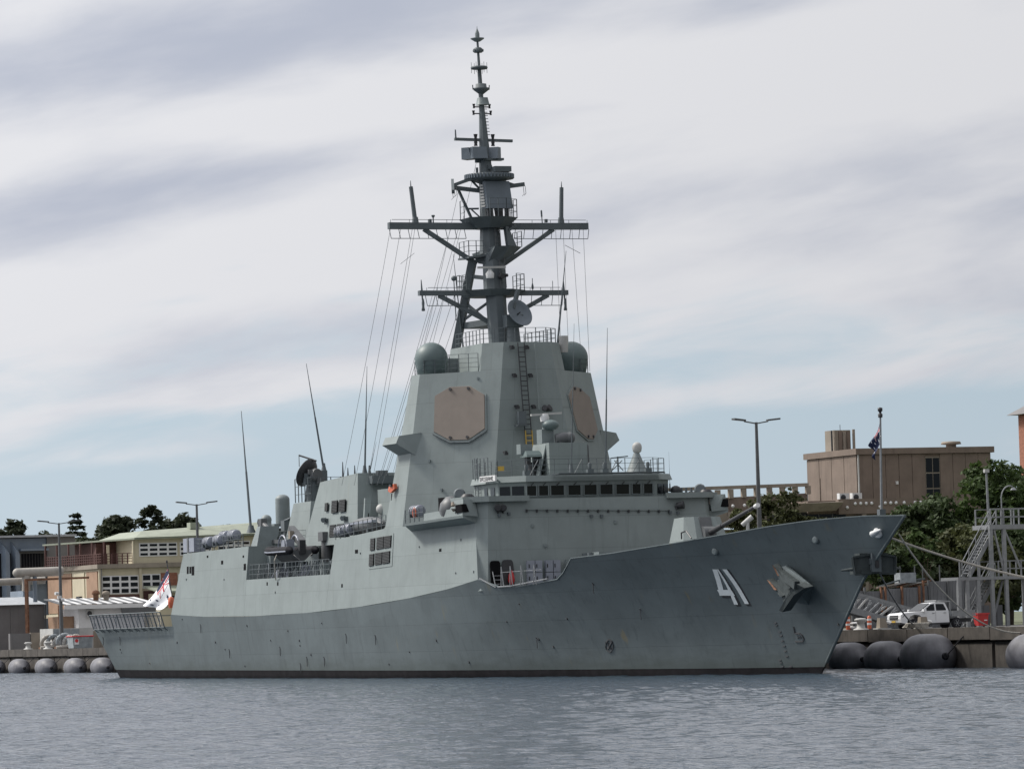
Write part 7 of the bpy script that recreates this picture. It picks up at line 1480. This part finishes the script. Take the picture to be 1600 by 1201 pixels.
m = MB(); m.span(o + V((-3, -2.2, 0)), o + V((2.4, 2.4, 2.3))); m.build('body', 'offwhite', wb)
for k in range(3): m = MB(); m.span(o + V((2.4, -2.1 + k * 1.0, 0.1)), o + V((2.45, -1.2 + k * 1.0, 2.2))); m.build('door', 'skip', wb)
bwall = thing('low_wall', 'low grey concrete barrier wall behind the hoses on the far quay', 'wall', (-108, 26, 2.46))
for k in range(9): wallbox('wall_block', (-109, 12.9 + k * 2.4, 2.46), (-108.3, 12.9 + k * 2.4 + 2.34, 4.35 + 0.05 * (k % 3)), 'slab' if k % 3 else 'greywall', bwall)
def hoses(loc, label, k0):
    t = thing('hose_stack', label, 'hoses', loc, 'coiled flexible hoses on the far quay'); o = V(loc)
    for k in range(3):
        m = MB(); c = o + V((0.3 * k, -0.5 + 0.55 * k, 0.75 + 0.12 * ((k + k0) % 2))); r = 0.72 - 0.08 * k
        m.path([c + V((0.35 * math.sin(t_), r * math.cos(t_), r * math.sin(t_))) for t_ in np.linspace(0, 6.29, 16)], 0.22, 8); m.build('hose_coil', ('pipe', 'skip', 'offwhite')[(k + k0) % 3], t)
    m = MB(); m.path([o + V((0.5, -1.5, 0.2)), o + V((0.6, 0, 0.35)), o + V((0.5, 1.2, 0.2))], 0.2, 8); m.build('hose_end', 'pipe', t)
    m = MB(); m.box(o + V((-0.2, 0, 0.2)), (1.6, 2.6, 0.2)); m.build('pallet', 'rusty', t)
hoses(((-101.95, 16.00, 2.76)[0], 16, 2.46), 'left stack of coiled grey hoses on the far quay beside the first skip', 0); hoses(((-95.43, 16.00, 2.72)[0], 16, 2.46), 'right stack of coiled grey hoses on the far quay next to the second skip', 1)
bollard(((-95.85, 13.80, 2.50)[0], 13.8, 2.55), 'white bollard in front of the coiled hoses on the far quay')
for i, (X, Y, d) in enumerate(((-99.0, 21.5, 1.6), (-93.5, 21.8, 1.2), (-89.5, 22.0, 1.4))):
    m = MB(); m.span((X, Y, 2.46), (X + 1.2, Y + d, 3.5 + 0.3 * i)); m.span((X + 0.1, Y + 0.1, 3.5 + 0.3 * i), (X + 1.1, Y + d - 0.1, 3.7 + 0.3 * i))
    tag(m.build('equipment_crate', ('rusty', 'slab', 'mast')[i]), ('rusty low crate behind the white container on the far quay', 'pale crate behind the left hoses on the far quay', 'dark grey crate behind the right hoses on the far quay')[i], 'crate')

# ------------------------------------------------------------------ trees
def leaf_mesh(name, blobs, n, size, mat, org, seed, flat=0.0):
    g = np.random.default_rng(seed); vol = np.array([b[3] * b[4] * b[5] for b in blobs]) ** 0.72; cnt = np.maximum(12, (n * vol / vol.sum()).astype(int))
    P = []; N = []
    for (cx, cy, cz, rx, ry, rz), k in zip(blobs, cnt):
        nc = max(9, int(k / 16)); cd = g.normal(size=(nc, 3)); cd /= np.linalg.norm(cd, axis=1)[:, None]; cr = g.uniform(0.3, 1.0, nc)[:, None]
        cc = cd * cr                                        # sprays of leaves inside each bough
        which = g.integers(0, nc, k); off = g.normal(size=(k, 3)) * np.array([0.16, 0.16, 0.11 - 0.05 * flat])
        q = (cc[which] + off); P.append(q * np.array([rx, ry, rz]) + np.array([cx, cy, cz])); N.append(q * 0.6 + g.normal(size=(k, 3)) * 0.55 + np.array([0, 0, 0.45 + flat]))
    P = np.concatenate(P); N = np.concatenate(N); N /= np.linalg.norm(N, axis=1)[:, None]; k = len(P)
    A = np.cross(N, g.normal(size=(k, 3))); A /= np.linalg.norm(A, axis=1)[:, None]; Bv = np.cross(N, A); s = (size * g.uniform(0.55, 1.3, k))[:, None]
    quad = np.stack([P - A * s, P - Bv * s * 0.55 + N * s * 0.12, P + A * s, P + Bv * s * 0.55 + N * s * 0.12], 1)
    me = D.meshes.new(name); me.vertices.add(4 * k); me.vertices.foreach_set('co', (quad.reshape(-1, 3) - np.array(org)).astype(np.float32).ravel())
    me.loops.add(4 * k); me.loops.foreach_set('vertex_index', np.arange(4 * k, dtype=np.int32)); me.polygons.add(k); me.polygons.foreach_set('loop_start', np.arange(0, 4 * k, 4, dtype=np.int32))
    me.update(); me.validate(); me.materials.append(M[mat]); return me
def tree(name, label, base, blobs, n, size, mat, cat='tree', trunk=0.3, seed=1, group=None, flat=0.0):
    """blobs: boughs as (dx, dy, height over base, rx, ry, rz)"""
    t = thing(name, label, cat, base, group); b = V(base)
    wb_ = [(b.x + q[0], b.y + q[1], b.z + q[2], q[3], q[4], q[5]) for q in blobs]
    me = leaf_mesh('crown', wb_, n, size, mat, base, seed, flat); o = D.objects.new('crown', me); C.objects.link(o); o.parent = t; ORG[o.name] = b
    m = MB(); top = max(q[2] for q in blobs); fork = b + V((0.1, 0.1, min(q[2] for q in blobs) * 0.7)); m.tube(b, fork, trunk, trunk * 0.75, 9)
    for q in blobs[:14]:
        tip = b + V((q[0], q[1], q[2])); mid_ = fork.lerp(tip, 0.55) + V((0, 0, 0.12 * (tip - fork).length)); m.tube(fork, mid_, trunk * 0.5, trunk * 0.3, 6); m.tube(mid_, tip, trunk * 0.3, trunk * 0.1, 5)
    m.build('trunk', 'bark', t); return t
def boughs(seed, n, R0, H0, H1, rb, taper=0.0, flat=0.75):
    g = random.Random(seed); out = []
    for i in range(n):
        h = H0 + (H1 - H0) * (i + g.random()) / n; k = (h - H0) / max(0.1, H1 - H0); rr = R0 * (1 - taper * k) * math.sqrt(max(0.05, 1 - (2 * k - 0.85) ** 2 * 0.55)); a = g.random() * 6.283; d = rr * (0.35 + 0.65 * g.random())
        r = rb * g.uniform(0.7, 1.25); out.append((d * math.cos(a), d * math.sin(a), h, r, r, r * flat))
    return out
def at_ground(p, z=2.42): return (p[0], p[1], z)
G1 = 'trees on the bank behind the bow'
tree('broadleaf_tree', 'tall tree with bright sunlit top behind the stair tower', at_ground((71.35, 44.37, 11.29)), boughs(3, 30, 3.6, 4.5, 12.3, 1.4, 0.25), 9000, 0.26, 'leafbright', seed=11, group=G1)
tree('broadleaf_tree', 'dark leaning tree at the right edge beside the brick tower', at_ground((58.14, 54.58, 11.54)), boughs(5, 26, 4.6, 4.0, 11.6, 1.7, 0.15), 8000, 0.28, 'leaf', seed=12, group=G1)
tree('broadleaf_tree', 'dense dark tree in front of the gridded window of the brown block', at_ground((61.10, 45.87, 9.54)), boughs(7, 30, 4.0, 3.4, 9.4, 1.5, 0.2), 9000, 0.27, 'leaf', seed=13, group=G1)
tree('broadleaf_tree', 'rounded dark tree just right of the bow, under the terrace ledge', at_ground((71.08, 38.54, 8.42)), boughs(9, 28, 3.4, 2.8, 9.4, 1.4, 0.1), 8500, 0.26, 'leaf', seed=14, group=G1)
tree('broadleaf_tree', 'low leafy tree behind the hoarding between bow and stair tower', at_ground((79.18, 37.50, 6.77)), boughs(21, 26, 4.6, 2.0, 7.0, 1.4, 0.1), 8500, 0.25, 'leafolive', seed=15, group=G1)
tree('broadleaf_tree', 'low dark tree behind the stair tower treads', at_ground((76.94, 42.75, 7.19)), boughs(23, 24, 4.2, 1.6, 7.6, 1.5, 0.1), 8000, 0.25, 'leaf', seed=16, group=G1)
tree('shrub', 'low dark shrub hanging over the hoarding close to the stem', at_ground((79.70, 33.21, 7.35)), boughs(25, 22, 3.4, 1.6, 5.6, 1.2, 0.1), 7000, 0.23, 'leaf', 'shrub', 0.12, 17, G1)
tree('shrub', 'bright green sapling leaning beside the thick mooring line', at_ground((83.71, 32.27, 8.72)), boughs(27, 9, 0.9, 4.6, 7.2, 0.6), 1300, 0.2, 'leafbright', 'shrub', 0.08, 18, G1)
tree('broadleaf_tree', 'olive tree filling the gap under the terrace behind the bow', at_ground((50.32, 45.80, 9.32)), boughs(29, 24, 4.0, 3.0, 9.0, 1.5), 7000, 0.25, 'leafolive', seed=19, group=G1)
G2 = 'bushes showing above the foredeck'
tree('bush', 'rounded olive bush behind the foredeck right of the gun barrel', at_ground((31.49, 43.95, 11.80)), boughs(31, 26, 2.3, 6.0, 11.6, 0.95), 7000, 0.18, 'leafolive', 'bush', 0.15, 21, G2)
tree('bush', 'low olive bush behind the gun mount and its barrel', at_ground((30.37, 41.11, 11.34)), boughs(33, 20, 2.0, 6.0, 10.3, 0.85), 6000, 0.2, 'leafolive', 'bush', 0.15, 22, G2)
tree('bush', 'low thin bush below the pale terrace rail', at_ground((32.47, 46.52, 11.44)), boughs(35, 20, 2.2, 5.5, 9.6, 0.8), 5000, 0.2, 'leafolive', 'bush', 0.12, 23, G2)
tree('bush', 'low hedge like bush under the window strip near the bow staff', at_ground((33.38, 48.84, 11.64)), boughs(37, 20, 2.2, 5.5, 9.3, 0.75), 5000, 0.2, 'leafolive', 'bush', 0.12, 24, G2)
G3 = 'trees on the skyline behind the left buildings'
def far_tree(name, label, p, H0, H1, R0, n, rb, mat, k, seed, size=0.42, taper=0.1, flat=0.7): return tree(name, label, at_ground(p), boughs(seed, k, R0, H0, H1, rb, taper, flat), n, size, mat, 'tree', 0.5, seed, G3)
p = at_ground((-265.81, 65.44, 18.36)); tb = []
for i in range(9):
    h = 11.5 + i * 0.95; rr = 3.0 * (1 - i / 9.5)
    for k in range(5): a = k * 1.257 + i * 0.6; tb.append((rr * 0.75 * math.cos(a), rr * 0.75 * math.sin(a), h + 0.2 * rr, max(0.6, rr * 0.55), max(0.6, rr * 0.55), 0.34))
tree('pine_tree', 'dark layered pine behind the left lamp post', p, tb, 5500, 0.3, 'leafdark', 'tree', 0.45, 41, G3, 0.5)
far_tree('broadleaf_tree', 'broad dark tree below the layered pine', (-255.90, 63.71, 15.33), 4, 15.0, 3.4, 12000, 2.3, 'leafdark', 40, 43)
far_tree('broadleaf_tree', 'round dark crown right of the layered pine', (-273.41, 73.68, 17.44), 8, 18.6, 2.7, 12000, 1.75, 'leafdark', 44, 45)
far_tree('gum_tree', 'sparse gum tree with a tall open top left of the skyline lamp', (-276.36, 79.93, 17.39), 10, 20.9, 2.3, 5200, 0.95, 'leafdark', 26, 47, 0.32)
far_tree('broadleaf_tree', 'wide dark crown behind the green roof, at the foot of the tall gum', (-285.06, 85.18, 17.51), 9, 18.0, 3.0, 10000, 1.6, 'leafdark', 38, 49)
far_tree('broadleaf_tree', 'spreading dark crown behind the lamp post on the green roof skyline', (-284.01, 87.91, 17.42), 9, 18.6, 2.8, 10000, 1.6, 'leafdark', 36, 51)
far_tree('broadleaf_tree', 'low flat crown over the green roof between lamp post and whip antenna', (-286.38, 95.62, 17.80), 10, 17.6, 3.4, 6000, 1.2, 'leafdark', 28, 53, 0.38, 0.1, 0.5)
far_tree('broadleaf_tree', 'low dark crown peeping above the modern building roof', (-298.46, 64.29, 18.32), 9, 18.8, 2.0, 6000, 1.3, 'leafdark', 26, 55)
far_tree('broadleaf_tree', 'dark crown just above the right end of the modern building', (-296.35, 69.78, 18.15), 8, 17.0, 2.6, 7000, 1.4, 'leafdark', 28, 57)

# far wood closing the gaps behind the left buildings: reads as one mass
g_ = random.Random(5); a, b = V((-315.92, 60.89, 17.67)), V((-307.74, 109.84, 17.38)); wb = []
for i in range(70):
    u = (i + g_.random()) / 70; p = a.lerp(b, u); r = g_.uniform(1.8, 2.8); wb.append((p.x + g_.uniform(-4, 4), p.y, p.z - 0.9 + g_.uniform(-1.5, 1.0) - (1.6 if u > 0.68 else 0), r, r, r * 0.8))
    wb.append((p.x, p.y, p.z - 5.5, 2.6, 2.6, 2.2))
me = leaf_mesh('far_wood', wb, 26000, 0.5, 'leafdark', (a.x, a.y, 2.4), 61); o = D.objects.new('far_wood', me); C.objects.link(o); o.location = (a.x, a.y, 2.4)
o['kind'] = 'stuff'; o['label'] = 'dark wood behind the left buildings, reading as one mass'; o['category'] = 'wood'
